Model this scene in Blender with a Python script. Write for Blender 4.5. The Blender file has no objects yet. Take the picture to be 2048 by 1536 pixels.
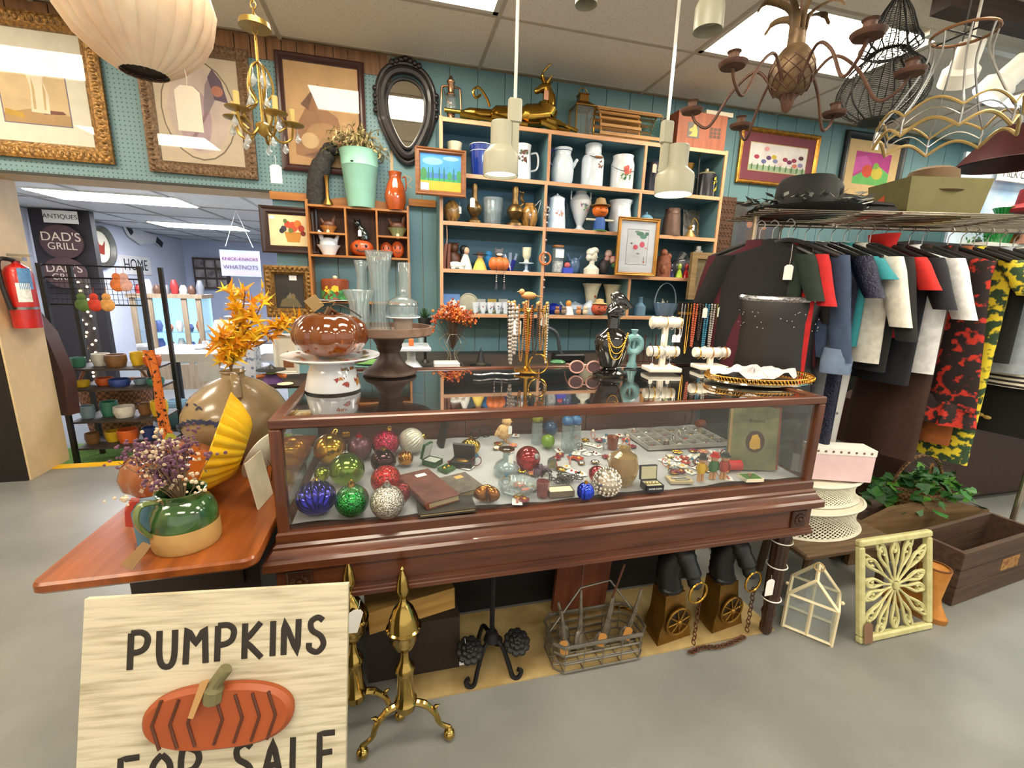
import bpy, math, random
from math import sin, cos, pi, radians as rad
from mathutils import Vector, Matrix, Euler
random.seed(11)
sc = bpy.context.scene
col = sc.collection
V = Vector
# ---------------------------------------------------------------- camera, world, exposure
EYE = 1.38
FPX = 884.6
def _rot(yaw, pitch, roll):
    cy, sy, cp, sp, cr, sr = cos(yaw), sin(yaw), cos(pitch), sin(pitch), cos(roll), sin(roll)
    return (Matrix(((cr, -sr, 0), (sr, cr, 0), (0, 0, 1))) @ Matrix(((1, 0, 0), (0, cp, -sp), (0, sp, cp)))
            @ Matrix(((1, 0, 0), (0, 0, -1), (0, 1, 0))) @ Matrix(((cy, sy, 0), (-sy, cy, 0), (0, 0, 1))))
RC = _rot(-.2568, .2180, .03027)
RT = RC.transposed()
cam = bpy.data.cameras.new('camera')
cam.sensor_width = 36
cam.lens = FPX / 2048 * 36
cam.clip_start = .02
camo = bpy.data.objects.new('camera', cam)
col.objects.link(camo)
camo.matrix_world = Matrix.Translation((0, 0, EYE)) @ (RT @ Matrix(((1, 0, 0), (0, -1, 0), (0, 0, -1)))).to_4x4()
sc.camera = camo
w = bpy.data.worlds.new('world')
sc.world = w
w.use_nodes = True
w.node_tree.nodes['Background'].inputs[0].default_value = (1, .93, .83, 1)
w.node_tree.nodes['Background'].inputs[1].default_value = .95
sc.view_settings.view_transform = 'Standard'
sc.view_settings.look = 'None'
sc.view_settings.gamma = 1
sc.view_settings.use_curve_mapping = False
sc.view_settings.exposure = .38
LAMP_MAIN = 17.0      # ceiling fixtures of the shop
LAMP_BACK = 36.0     # fluorescent strips of the back room
sc.cycles.max_bounces = 7
sc.cycles.transparent_max_bounces = 18
sc.cycles.caustics_reflective = False
sc.cycles.caustics_refractive = False
sc.cycles.sample_clamp_indirect = 6
def ray(x, y):
    return RT @ V(((x - 1024) / FPX, (y - 768) / FPX, 1))
def AY(x, y, Y):      # the point of the place at depth Y seen at a photo position
    d = ray(x, y); return d * (Y / d.y) + V((0, 0, EYE))
def AZ(x, y, z):
    d = ray(x, y); return d * ((z - EYE) / d.z) + V((0, 0, EYE))
def AX(x, y, X):
    d = ray(x, y); return d * (X / d.x) + V((0, 0, EYE))
def PXM(p):           # metres per photo pixel near a point
    return (RC @ (V(p) - V((0, 0, EYE)))).z / FPX
# ---------------------------------------------------------------- materials
def lin(c):
    return tuple(((x / 255) / 12.92 if x / 255 <= .04045 else ((x / 255 + .055) / 1.055) ** 2.4) for x in c[:3]) + (1,)
_mc = {}
def pm(c, rough=.5, metal=0., var=.12, scale=14., bump=0., coat=0., stretch=(1, 1, 1), emit=0., trans=0., c2=None, spec=.5, detail=3., lo=.35, hi=.65, sub=0.):
    """procedural Principled material: noise between two tones, optional bump"""
    k = (tuple(c), rough, metal, var, scale, bump, coat, tuple(stretch), emit, trans, None if c2 is None else tuple(c2), spec, detail, lo, hi, sub)
    if k in _mc: return _mc[k]
    m = bpy.data.materials.new('surface'); m.use_nodes = True
    nt = m.node_tree; N = nt.nodes; L = nt.links
    b = N['Principled BSDF']
    a = lin(c)
    if c2 is None:
        d = tuple(max(0, x * (1 - var)) for x in a[:3]) + (1,); e = tuple(min(1, x * (1 + var)) for x in a[:3]) + (1,)
    else: d, e = a, lin(c2)
    tc = N.new('ShaderNodeTexCoord'); mp = N.new('ShaderNodeMapping'); mp.inputs['Scale'].default_value = stretch
    no = N.new('ShaderNodeTexNoise'); no.inputs['Scale'].default_value = scale; no.inputs['Detail'].default_value = detail
    cr = N.new('ShaderNodeValToRGB')
    cr.color_ramp.elements[0].position = lo; cr.color_ramp.elements[1].position = hi
    cr.color_ramp.elements[0].color = d; cr.color_ramp.elements[1].color = e
    L.new(tc.outputs['Object'], mp.inputs[0]); L.new(mp.outputs[0], no.inputs['Vector']); L.new(no.outputs['Fac'], cr.inputs[0]); L.new(cr.outputs[0], b.inputs['Base Color'])
    b.inputs['Roughness'].default_value = rough; b.inputs['Metallic'].default_value = metal
    b.inputs['Specular IOR Level'].default_value = spec
    if coat: b.inputs['Coat Weight'].default_value = coat; b.inputs['Coat Roughness'].default_value = .08
    if trans: b.inputs['Transmission Weight'].default_value = trans
    if sub: b.inputs['Subsurface Weight'].default_value = sub; b.inputs['Subsurface Scale'].default_value = .02
    if emit: L.new(cr.outputs[0], b.inputs['Emission Color']); b.inputs['Emission Strength'].default_value = emit
    if bump:
        bn = N.new('ShaderNodeBump'); bn.inputs['Strength'].default_value = bump; bn.inputs['Distance'].default_value = .01
        L.new(no.outputs['Fac'], bn.inputs['Height']); L.new(bn.outputs[0], b.inputs['Normal'])
    _mc[k] = m
    return m
def fl(c, rough=.6): return pm(c, rough, var=.04)
def wood(c1, c2, rough=.4, axis=0, scale=3., coat=0.):
    st = [14, 14, 14]; st[axis] = 1.1
    return pm(c1, rough, c2=c2, scale=scale, stretch=tuple(st), detail=5, bump=.04, coat=coat, lo=.3, hi=.7)
def glass(tint=(240, 245, 245), body=.08, rough=.03, edge=.9, c=None):
    """thin clear glass: see-through with a Fresnel gloss and a little body colour"""
    k = ('g', tint, body, rough, edge, c)
    if k in _mc: return _mc[k]
    m = bpy.data.materials.new('glass'); m.use_nodes = True
    N = m.node_tree.nodes; L = m.node_tree.links; N.remove(N['Principled BSDF'])
    t = N.new('ShaderNodeBsdfTransparent'); t.inputs[0].default_value = lin(tint)
    g = N.new('ShaderNodeBsdfGlossy'); g.inputs['Roughness'].default_value = rough
    d = N.new('ShaderNodeBsdfPrincipled'); d.inputs['Base Color'].default_value = lin(c or tint); d.inputs['Roughness'].default_value = .15
    fr = N.new('ShaderNodeFresnel'); ge = N.new('ShaderNodeNewGeometry'); mr = N.new('ShaderNodeMapRange'); mr.inputs[3].default_value = 1.5; mr.inputs[4].default_value = 1 / 1.5
    L.new(ge.outputs['Backfacing'], mr.inputs[0]); L.new(mr.outputs[0], fr.inputs[0])
    mu = N.new('ShaderNodeMath'); mu.operation = 'MULTIPLY'; mu.inputs[1].default_value = edge
    m1 = N.new('ShaderNodeMixShader'); m1.inputs[0].default_value = body
    m2 = N.new('ShaderNodeMixShader')
    L.new(t.outputs[0], m1.inputs[1]); L.new(d.outputs[0], m1.inputs[2])
    L.new(fr.outputs[0], mu.inputs[0]); L.new(mu.outputs[0], m2.inputs[0]); L.new(m1.outputs[0], m2.inputs[1]); L.new(g.outputs[0], m2.inputs[2])
    L.new(m2.outputs[0], N['Material Output'].inputs[0])
    _mc[k] = m
    return m
def lamp_mat(c, s):
    k = ('e', c, s)
    if k in _mc: return _mc[k]
    m = bpy.data.materials.new('lamp'); m.use_nodes = True
    b = m.node_tree.nodes['Principled BSDF']
    b.inputs['Base Color'].default_value = lin(c); b.inputs['Emission Color'].default_value = lin(c); b.inputs['Emission Strength'].default_value = s
    _mc[k] = m
    return m
def pattern(base, spot, scale, size=.35, rough=.6, kind='voronoi', stretch=(1, 1, 1), spot2=None, metal=0., bump=0.):
    """cloth / glaze print: spots (voronoi), checks or stripes over a base colour"""
    k = ('p', base, spot, scale, size, rough, kind, stretch, spot2, metal, bump)
    if k in _mc: return _mc[k]
    m = bpy.data.materials.new('print'); m.use_nodes = True
    N = m.node_tree.nodes; L = m.node_tree.links; b = N['Principled BSDF']; b.inputs['Roughness'].default_value = rough; b.inputs['Metallic'].default_value = metal
    tc = N.new('ShaderNodeTexCoord'); mp = N.new('ShaderNodeMapping'); mp.inputs['Scale'].default_value = stretch
    L.new(tc.outputs['Object'], mp.inputs[0])
    if kind == 'stripe':
        t = N.new('ShaderNodeTexWave'); t.inputs['Scale'].default_value = scale; t.bands_direction = 'Z'; t.inputs['Distortion'].default_value = .6; out = t.outputs['Fac']
    elif kind == 'noise':
        t = N.new('ShaderNodeTexNoise'); t.inputs['Scale'].default_value = scale; t.inputs['Detail'].default_value = 2; out = t.outputs['Fac']
    elif kind == 'weave':
        t = N.new('ShaderNodeTexChecker'); t.inputs['Scale'].default_value = scale; out = t.outputs['Fac']
    else:
        t = N.new('ShaderNodeTexVoronoi'); t.inputs['Scale'].default_value = scale; out = t.outputs['Distance']
    L.new(mp.outputs[0], t.inputs['Vector'])
    cr = N.new('ShaderNodeValToRGB'); cr.color_ramp.elements[0].position = size - .04; cr.color_ramp.elements[1].position = size + .04
    cr.color_ramp.elements[0].color = lin(spot); cr.color_ramp.elements[1].color = lin(base)
    L.new(out, cr.inputs[0]); src = cr.outputs[0]
    if spot2 and kind == 'voronoi':
        mx = N.new('ShaderNodeMix'); mx.data_type = 'RGBA'; c2 = N.new('ShaderNodeValToRGB')
        c2.color_ramp.elements[0].position = .45; c2.color_ramp.elements[1].position = .5
        sp = N.new('ShaderNodeSeparateColor'); L.new(t.outputs['Color'], sp.inputs[0]); L.new(sp.outputs[0], c2.inputs[0])
        c2.color_ramp.elements[0].color = lin(spot); c2.color_ramp.elements[1].color = lin(spot2)
        cr.color_ramp.elements[0].color = (1, 1, 1, 1); cr.color_ramp.elements[1].color = (0, 0, 0, 1)
        L.new(cr.outputs[0], mx.inputs['Factor']); mx.inputs['A'].default_value = lin(base); L.new(c2.outputs[0], mx.inputs['B']); src = mx.outputs['Result']
    L.new(src, b.inputs['Base Color'])
    if bump:
        bn = N.new('ShaderNodeBump'); bn.inputs['Strength'].default_value = bump; bn.inputs['Distance'].default_value = .01
        L.new(out, bn.inputs['Height']); L.new(bn.outputs[0], b.inputs['Normal'])
    _mc[k] = m
    return m
# ---------------------------------------------------------------- mesh builder
class M:
    def __init__(s): s.v = []; s.f = []; s.m = []; s.mi = 0
    def _add(s, vs, fs):
        o = len(s.v); s.v += [V(p) for p in vs]
        for f in fs: s.f.append([i + o for i in f]); s.m.append(s.mi)
        return s
    def mark(s): return len(s.v)
    def xf(s, mat, a=0):
        for i in range(a, len(s.v)): s.v[i] = mat @ s.v[i]
        return s
    def bx(s, x0, x1, y0, y1, z0, z1):
        return s._add([(x0, y0, z0), (x1, y0, z0), (x1, y1, z0), (x0, y1, z0), (x0, y0, z1), (x1, y0, z1), (x1, y1, z1), (x0, y1, z1)],
                      [(3, 2, 1, 0), (4, 5, 6, 7), (0, 1, 5, 4), (1, 2, 6, 5), (2, 3, 7, 6), (3, 0, 4, 7)])
    def box(s, c, d, r=None):
        a = s.mark(); s.bx(-d[0] / 2, d[0] / 2, -d[1] / 2, d[1] / 2, -d[2] / 2, d[2] / 2)
        return s.xf(Matrix.Translation(c) @ (Euler(r).to_matrix().to_4x4() if r else Matrix()), a)
    def rbox(s, c, d, b, r=None):
        """box with chamfered upright edges and top/bottom"""
        x, y, z = d[0] / 2, d[1] / 2, d[2] / 2; a = s.mark()
        def ring(i, zz): return [(x - i, -y + b + 0 * i, zz), (x - i, y - b, zz), (x - b, y - i, zz), (-x + b, y - i, zz), (-x + i, y - b, zz), (-x + i, -y + b, zz), (-x + b, -y + i, zz), (x - b, -y + i, zz)]
        rs = [ring(b, -z), ring(0, -z + b), ring(0, z - b), ring(b, z)]
        fs = [tuple(range(7, -1, -1)), tuple(24 + i for i in range(8))]
        for k in range(3):
            for i in range(8): j = (i + 1) % 8; fs.append((k * 8 + i, k * 8 + j, k * 8 + 8 + j, k * 8 + 8 + i))
        s._add([p for q in rs for p in q], fs)
        return s.xf(Matrix.Translation(c) @ (Euler(r).to_matrix().to_4x4() if r else Matrix()), a)
    def lathe(s, prof, n=24, o=(0, 0, 0), ribs=0, amp=0., phase=0., cap=True, sx=1., sy=1., twist=0.):
        vs = []; fs = []; o = V(o); k = len(prof)
        for j, (r, z) in enumerate(prof):
            for i in range(n):
                a = 2 * pi * i / n + phase; t = a + twist * j
                rr = r * (1 + amp * (abs(cos(ribs * t / 2)) - .6)) if ribs else r
                vs.append((o.x + rr * cos(a) * sx, o.y + rr * sin(a) * sy, o.z + z))
        for j in range(k - 1):
            for i in range(n): q = (i + 1) % n; fs.append((j * n + i, j * n + q, j * n + n + q, j * n + n + i))
        if cap:
            if prof[0][0] > 1e-5: fs.append(tuple(range(n - 1, -1, -1)))
            if prof[-1][0] > 1e-5: fs.append(tuple((k - 1) * n + i for i in range(n)))
        return s._add(vs, fs)
    def ball(s, c, r, n=14, k=8, **kw):
        if not hasattr(r, '__len__'): r = (r, r, r)
        a = s.mark(); s.lathe([(max(1e-6, sin(pi * j / k)), -cos(pi * j / k)) for j in range(k + 1)], n, cap=False, **kw)
        return s.xf(Matrix.Translation(c) @ Matrix.Diagonal((r[0], r[1], r[2], 1)), a)
    def tube(s, pts, r, n=6, closed=False, flat=1.):
        P = [V(p) for p in pts]; k = len(P)
        if not hasattr(r, '__len__'): r = [r] * k
        up = None; vs = []; fs = []
        for i in range(k):
            t = (P[(i + 1) % k] - P[i - 1]) if closed else (P[min(i + 1, k - 1)] - P[max(i - 1, 0)])
            if t.length < 1e-9: t = V((0, 0, 1))
            t.normalize()
            if up is None: up = V((0, 0, 1)) if abs(t.z) < .9 else V((1, 0, 0))
            sd = t.cross(up)
            if sd.length < 1e-6: sd = t.orthogonal()
            sd.normalize(); up = sd.cross(t); up.normalize()
            for j in range(n): a = 2 * pi * j / n; vs.append(P[i] + sd * (r[i] * cos(a)) + up * (r[i] * flat * sin(a)))
        for i in range(k if closed else k - 1):
            q = (i + 1) % k
            for j in range(n): h = (j + 1) % n; fs.append((i * n + j, i * n + h, q * n + h, q * n + j))
        if not closed: fs += [tuple(range(n - 1, -1, -1)), tuple((k - 1) * n + j for j in range(n))]
        return s._add(vs, fs)
    def ring(s, c, R, r, n=24, k=6, axis='z', sx=1., sy=1.):
        f = {'z': lambda a: (R * sx * cos(a), R * sy * sin(a), 0), 'y': lambda a: (R * sx * cos(a), 0, R * sy * sin(a)), 'x': lambda a: (0, R * sx * cos(a), R * sy * sin(a))}[axis]
        return s.tube([V(c) + V(f(2 * pi * i / n)) for i in range(n)], r, k, closed=True)
    def poly(s, pts, d, fwd=(0, -1, 0)):
        """outline (x,z) in the XZ plane extruded from y=0 to y=-d (d may be 0 for print)"""
        n = len(pts); vs = [(p[0], 0, p[1]) for p in pts] + [(p[0], -d, p[1]) for p in pts]
        if d == 0: return s._add(vs[:n], [tuple(range(n))])
        ar = sum(pts[i][0] * pts[(i + 1) % n][1] - pts[(i + 1) % n][0] * pts[i][1] for i in range(n))
        r = list(range(n)) if ar < 0 else list(range(n - 1, -1, -1))
        return s._add(vs, [tuple(r), tuple(n + i for i in reversed(r))] + [(i, (i + 1) % n, n + (i + 1) % n, n + i) if ar > 0 else (n + i, n + (i + 1) % n, (i + 1) % n, i) for i in range(n)])
    def grid(s, fn, nu, nv):
        return s._add([fn(i / nu, j / nv) for j in range(nv + 1) for i in range(nu + 1)],
                      [(j * (nu + 1) + i, j * (nu + 1) + i + 1, (j + 1) * (nu + 1) + i + 1, (j + 1) * (nu + 1) + i) for j in range(nv) for i in range(nu)])
    def build(s, name, mat, parent=None, smooth=35, loc=None, rot=None):
        me = bpy.data.meshes.new(name); me.from_pydata([tuple(p) for p in s.v], [], s.f)
        for q in (mat if isinstance(mat, (list, tuple)) else [mat]): me.materials.append(q)
        if isinstance(mat, (list, tuple)): me.polygons.foreach_set('material_index', s.m)
        if smooth:
            me.polygons.foreach_set('use_smooth', [True] * len(me.polygons))
            me.set_sharp_from_angle(angle=rad(smooth))
        me.update()
        o = bpy.data.objects.new(name, me); col.objects.link(o)
        if parent: o.parent = parent
        if loc is not None: o.location = loc
        if rot is not None: o.rotation_euler = rot
        return o
def tag(o, label, cat, group=None):
    o['label'] = label; o['category'] = cat
    if group: o['group'] = group
    return o
def thing(name, label, cat, loc=(0, 0, 0), rz=0., group=None, rot=None):
    o = bpy.data.objects.new(name, None); o.empty_display_size = .05; col.objects.link(o)
    o.location = loc; o.rotation_euler = rot or (0, 0, rz)
    return tag(o, label, cat, group)
def struct(o): o['kind'] = 'structure'; return o
def stuff(o): o['kind'] = 'stuff'; return o
def dup(root, loc=None, rot=None, label=None, group=None, parent=None, scale=None):
    r = root.copy(); col.objects.link(r)
    if parent is not None: r.parent = parent
    if loc is not None: r.location = loc
    if rot is not None: r.rotation_euler = rot
    if scale is not None: r.scale = (scale,) * 3 if not hasattr(scale, '__len__') else scale
    if label: r['label'] = label
    if group: r['group'] = group
    for ch in list(root.children): dup(ch, parent=r)
    return r
def spline(pts, k=6):
    """Catmull-Rom through the points"""
    P = [V(p) for p in pts]; out = []
    for i in range(len(P) - 1):
        a, b, c, d = P[max(i - 1, 0)], P[i], P[i + 1], P[min(i + 2, len(P) - 1)]
        for j in range(k):
            t = j / k
            out.append(.5 * ((2 * b) + (c - a) * t + (2 * a - 5 * b + 4 * c - d) * t * t + (3 * b - a - 3 * c + d) * t ** 3))
    out.append(P[-1]); return out
def text_mesh(txt, size, mat, parent, loc, rot=(pi / 2, 0, 0), depth=.0006, name='lettering', sx=1., align='CENTER'):
    cu = bpy.data.curves.new('t', 'FONT'); cu.body = txt; cu.size = size; cu.extrude = depth; cu.align_x = align; cu.align_y = 'CENTER'
    t = bpy.data.objects.new('t', cu); col.objects.link(t)
    me = bpy.data.meshes.new_from_object(t.evaluated_get(bpy.context.evaluated_depsgraph_get()))
    bpy.data.objects.remove(t); bpy.data.curves.remove(cu)
    me.materials.clear(); me.materials.append(mat)
    o = bpy.data.objects.new(name, me); col.objects.link(o); o.parent = parent; o.location = loc; o.rotation_euler = rot; o.scale = (sx, 1, 1)
    return o
def price_tag(parent, p, size=.03, c=(240, 238, 232), name='price_tag', rot=(0, 0, 0), string=.03):
    """clipped-corner paper tag on a string, hanging from p (parent space)"""
    s = size; m = M(); a = m.mark()
    m.poly([(-.32 * s, -1.2 * s), (.32 * s, -1.2 * s), (.32 * s, -.15 * s), (.16 * s, 0), (-.16 * s, 0), (-.32 * s, -.15 * s)], .0012)
    m.xf(Matrix.Translation((0, 0, -string)), a)
    m.tube([(0, 0, 0), (.002, 0, -string * .6), (0, 0, -string - .1 * s)], .0007, 4)
    return m.build(name, fl(c, .8), parent, loc=p, rot=rot)
# common finishes
WHITE = pm((232, 230, 222), .35, var=.03); CREAM = pm((226, 214, 180), .4, var=.05); BLACK = pm((22, 22, 23), .45, var=.2)
BRASS = pm((196, 150, 62), .2, 1., var=.15, scale=6); OLDBRASS = pm((150, 112, 58), .38, 1., var=.3, scale=8)
GOLD = pm((184, 132, 56), .35, .8, var=.3, scale=30, bump=.3); STEEL = pm((170, 170, 168), .3, 1., var=.1)
PORC = pm((226, 230, 236), .12, var=.02, coat=.6); ENAMEL = pm((214, 226, 240), .12, var=.03, coat=.6); PAPER = fl((236, 234, 228), .85)
CLEAR = glass((244, 248, 248), .10, .05); CUT = glass((232, 240, 242), .13, .05, 1.7)
MAHOG = wood((64, 30, 16), (98, 52, 28), .3, 0, 3., .3); OAK = wood((150, 96, 44), (188, 130, 66), .42, 0)
# ---------------------------------------------------------------- the setting
WY = 3.5; CZ = 2.87; XW = 5.7; XL0 = -3.3
TEAL = pm((100, 136, 142), .55, var=.05, scale=3); TEALD = pm((78, 112, 120), .6, var=.08, scale=3)
floorm = pm((116, 117, 114), .28, c2=(134, 135, 131), scale=2.2, detail=6, bump=.02)
struct(M().bx(XL0, XW, -3.2, 3.68, -.2, 0).build('floor', floorm, smooth=0))
struct(M().bx(XL0, .2, 3.68, 3.76, -.2, .004).build('trim_1', fl((226, 176, 20), .5), smooth=0))
# ceiling: suspended tiles on a T-bar grid
PXT, PYT, GX, GY = 1.28, .615, .605, 2.84
ceil = struct(M().bx(XL0, XW, -3.2, WY + .02, CZ + .05, CZ + .1).build('ceiling', fl((150, 140, 125)), smooth=0))
tilem = pattern((236, 228, 216), (164, 148, 132), 75, .16, .9)
gm = M()
for k in range(-3, 5): gm.bx(GX + k * PXT - .012, GX + k * PXT + .012, -3.2, WY, CZ - .004, CZ + .05)
for k in range(-9, 2): gm.bx(XL0, XW, GY + k * PYT - .012, GY + k * PYT + .012, CZ - .0035, CZ + .05)
gm.build('grid_bars', fl((186, 174, 158)), ceil, smooth=0)
tm = None
LIT = {(i, j) for i in (-3, -1, 1, 3) for j in (-1, -4, -7)}
for i in range(-4, 4):
    for j in range(-9, 2):
        x0, x1 = max(XL0, GX + i * PXT + .012), min(XW, GX + (i + 1) * PXT - .012); y0 = GY + j * PYT + .012; y1 = min(WY, GY + (j + 1) * PYT - .012)
        if x1 - x0 < .1 or y1 - y0 < .1: continue
        if (i, j) in LIT and i > -4:
            f = thing('ceiling_light', {(1, -1): 'recessed glowing ceiling fixture right above the pineapple chandelier', (-1, -1): 'recessed glowing ceiling fixture seen in the horse collar mirror', (3, -1): 'recessed glowing ceiling fixture by the right wall'}.get((i, j), 'recessed fluorescent ceiling fixture with glowing frosted lens'), 'light', ((x0 + x1) / 2, (y0 + y1) / 2, CZ), group='recessed ceiling fixtures')
            hx, hy = (x1 - x0) / 2, (y1 - y0) / 2; fr = M()
            for a, b, c, d in ((-hx, hx, -hy, -hy + .03), (-hx, hx, hy - .03, hy), (-hx, -hx + .03, -hy, hy), (hx - .03, hx, -hy, hy)): fr.bx(a, b, c, d, -.004, .04)
            fr.build('frame', fl((214, 208, 196)), f, smooth=0)
            M().bx(-hx + .03, hx - .03, -hy + .03, hy - .03, .004, .012).build('lens', lamp_mat((255, 243, 220), LAMP_MAIN), f, smooth=0)
            continue
        t = M().bx(x0, x1, y0, y1, CZ, CZ + .02).build('tile', tilem, ceil, smooth=0)
# walls
OX0, OX1, OZ = -2.43, -.80, 1.99     # the opening to the back room
wb = M().bx(XL0, OX0, WY + .02, WY + .37, 0, CZ + .05).bx(OX0, OX1, WY + .02, WY + .37, OZ, CZ + .05).bx(OX1, XW, WY + .02, WY + .37, -.2, CZ + .05)
wall = struct(wb.build('wall_back', fl((206, 180, 140)), smooth=0))
def pegboard():
    m = bpy.data.materials.new('pegboard'); m.use_nodes = True; N = m.node_tree.nodes; L = m.node_tree.links; b = N['Principled BSDF']; b.inputs['Roughness'].default_value = .55
    tc = N.new('ShaderNodeTexCoord'); sx = N.new('ShaderNodeSeparateXYZ'); L.new(tc.outputs['Object'], sx.inputs[0])
    ds = []
    for ax in ('X', 'Z'):
        d = N.new('ShaderNodeMath'); d.operation = 'DIVIDE'; d.inputs[1].default_value = .0254; L.new(sx.outputs[ax], d.inputs[0])
        fr = N.new('ShaderNodeMath'); fr.operation = 'FRACT'; L.new(d.outputs[0], fr.inputs[0])
        su = N.new('ShaderNodeMath'); su.operation = 'SUBTRACT'; su.inputs[1].default_value = .5; L.new(fr.outputs[0], su.inputs[0])
        po = N.new('ShaderNodeMath'); po.operation = 'POWER'; po.inputs[1].default_value = 2; L.new(su.outputs[0], po.inputs[0]); ds.append(po)
    ad = N.new('ShaderNodeMath'); L.new(ds[0].outputs[0], ad.inputs[0]); L.new(ds[1].outputs[0], ad.inputs[1])
    cr = N.new('ShaderNodeValToRGB'); cr.color_ramp.elements[0].position = .022; cr.color_ramp.elements[1].position = .035
    cr.color_ramp.elements[0].color = lin((54, 78, 78)); cr.color_ramp.elements[1].color = lin((104, 136, 142))
    L.new(ad.outputs[0], cr.inputs[0]); L.new(cr.outputs[0], b.inputs['Base Color']); return m
M().bx(XL0, -.02, WY, WY + .02, OZ - .03, 2.74).build('pegboard', pegboard(), wall, smooth=0)
M().bx(XL0, -.8, WY - .004, WY + .002, OZ - .045, OZ - .028).build('edge_strip', fl((40, 40, 38)), wall, smooth=0)
brownp = wood((104, 72, 46), (140, 100, 66), .6, 2)
x = XL0
while x < -.06:
    wd = random.choice((.09, .11, .14, .2)); x1 = min(-.02, x + wd)
    M().bx(x + .003, x1 - .003, WY - .006, WY + .02, 2.74, CZ).build('plank', brownp, wall, smooth=0); x = x1
x = -.8; i = 0
while x < XW - .01:
    x1 = min(XW, x + .2)
    M().bx(x + .0025, x1 - .0025, WY + .002, WY + .02, -.2 if x > -.02 or 1 else 0, CZ if x > -.03 else OZ - .03).build('panel_board', TEAL, wall, smooth=0); x = x1
struct(M().bx(XL0 - .1, XL0, -3.2, WY, 0, CZ).build('wall_left', fl((200, 176, 140)), smooth=0))
wr = struct(M().bx(XW + .02, XW + .1, -1.0, WY, 0, CZ).build('wall_right', TEALD, smooth=0))
y = -1.0
while y < WY - .01:
    M().bx(XW, XW + .02, y + .003, min(WY, y + .3) - .003, 0, CZ).build('panel_board', pm((96, 150, 172), .55, var=.05, scale=3), wr, smooth=0); y += .3  # bluish lamplight is put into the colour of these boards
# black board leaning flat on the wall end left of the doorway, beige jamb lining
M().bx(OX0 - .01, OX0 + .002, WY, WY + .37, 0, OZ).build('jamb', fl((214, 188, 146), .5), wall, smooth=0)
M().bx(XL0 + .02, OX0 - .012, WY - .012, WY + .018, 0, 1.05).build('dado_board', pm((24, 23, 24), .4), wall, smooth=0)
M().bx(OX0, OX1, WY + .02, WY + .37, OZ - .03, OZ).build('soffit', fl((204, 180, 144), .6), wall, smooth=0)
# back room, one step down
BZ, BC, BX0, BX1, BY = -.18, 2.2, -4.75, 1.2, 12.2
LIL = pm((200, 204, 216), .7, var=.03, scale=2)
struct(M().bx(BX0, BX1, 3.76, BY, BZ - .05, BZ).build('floor_back_room', pm((120, 124, 126), .35, var=.06, scale=2), smooth=0))
struct(M().bx(BX0 - .1, BX0, 3.9, BY, BZ, BC).build('wall_back_room_left', LIL, smooth=0))
struct(M().bx(BX0, BX1, BY, BY + .1, BZ, BC).build('wall_back_room_far', pm((176, 184, 206), .7, var=.03, scale=2), smooth=0))
struct(M().bx(BX1, BX1 + .1, 3.9, BY, BZ, BC).build('wall_back_room_right', LIL, smooth=0))
bc = struct(M().bx(BX0, BX1, 3.88, BY, BC + .03, BC + .08).build('ceiling_back_room', fl((150, 150, 146)), smooth=0))
g = M()
for k in range(8): g.bx(BX0 + k * .8 - .012, BX0 + k * .8 + .012, 3.88, BY, BC - .002, BC + .04)
for k in range(8): g.bx(BX0, BX1, 4.2 + k * 1.15 - .012, 4.2 + k * 1.15 + .012, BC - .0015, BC + .04)
g.build('grid_bars', fl((150, 148, 144)), bc, smooth=0)
M().bx(BX0, BX1, 3.88, BY, BC + .01, BC + .03).build('tile_field', fl((196, 196, 194)), bc, smooth=0)
for (xa, xb, ya, yb, lb) in ((-3.62, -2.3, 5.85, 6.45, 'bright fluorescent ceiling panel of the back room nearest the doorway'), (-3.75, -2.5, 8.5, 9.15, 'bright fluorescent ceiling panel of the back room over the display cabinet'), (-1.3, -.1, 5.85, 6.45, 'fluorescent ceiling panel of the back room behind the teal wall')):
    f = thing('ceiling_light', lb, 'light', ((xa + xb) / 2, (ya + yb) / 2, BC))
    hx, hy = (xb - xa) / 2, (yb - ya) / 2
    M().bx(-hx, hx, -hy, hy, -.012, -.006).build('lens', lamp_mat((244, 246, 255), LAMP_BACK), f, smooth=0)
    M().bx(-hx - .02, hx + .02, -hy - .02, hy + .02, -.006, .009).build('frame', WHITE, f, smooth=0)
struct(M().bx(-2.9, -1.0, 3.78, 4.75, BZ, BZ + .012).build('floor_mat', pm((70, 110, 40), .9, c2=(110, 150, 60), scale=60, bump=.6), smooth=0))
# ---------------------------------------------------------------- glass counter
CX0, CX1, CY0, CY1, CT = -.332, 1.498, 1.213, 1.93, 1.024
CFZ = .70                                    # floor of the glass case
ct = thing('glass_counter', 'long antique mahogany counter case with glass top and front', 'display case', ((CX0 + CX1) / 2, (CY0 + CY1) / 2, 0))
ox, oy = (CX0 + CX1) / 2, (CY0 + CY1) / 2
hx, hy = (CX1 - CX0) / 2, (CY1 - CY0) / 2
WX, WYM, WZ = MAHOG, wood((64, 30, 16), (98, 52, 28), .3, 1, 3., .3), wood((64, 30, 16), (98, 52, 28), .3, 2, 3., .3)
def rail(name, x0, x1, y0, y1, z0, z1, mat, e=.004):
    m = M(); m.rbox(((x0 + x1) / 2, (y0 + y1) / 2, (z0 + z1) / 2), (x1 - x0, y1 - y0, z1 - z0), e); return m.build(name, mat, ct)
for yy in (-hy, hy - .035): rail('top_rail', -hx, hx, yy, yy + .035, CT - .028, CT, WX)
for xx in (-hx, hx - .035): rail('top_rail', xx, xx + .035, -hy + .035, hy - .035, CT - .028, CT, WYM)
for xx in (-hx, hx - .03):
    for yy in (-hy, hy - .03): rail('corner_post', xx, xx + .03, yy, yy + .03, .66, CT - .028, WZ)
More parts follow.
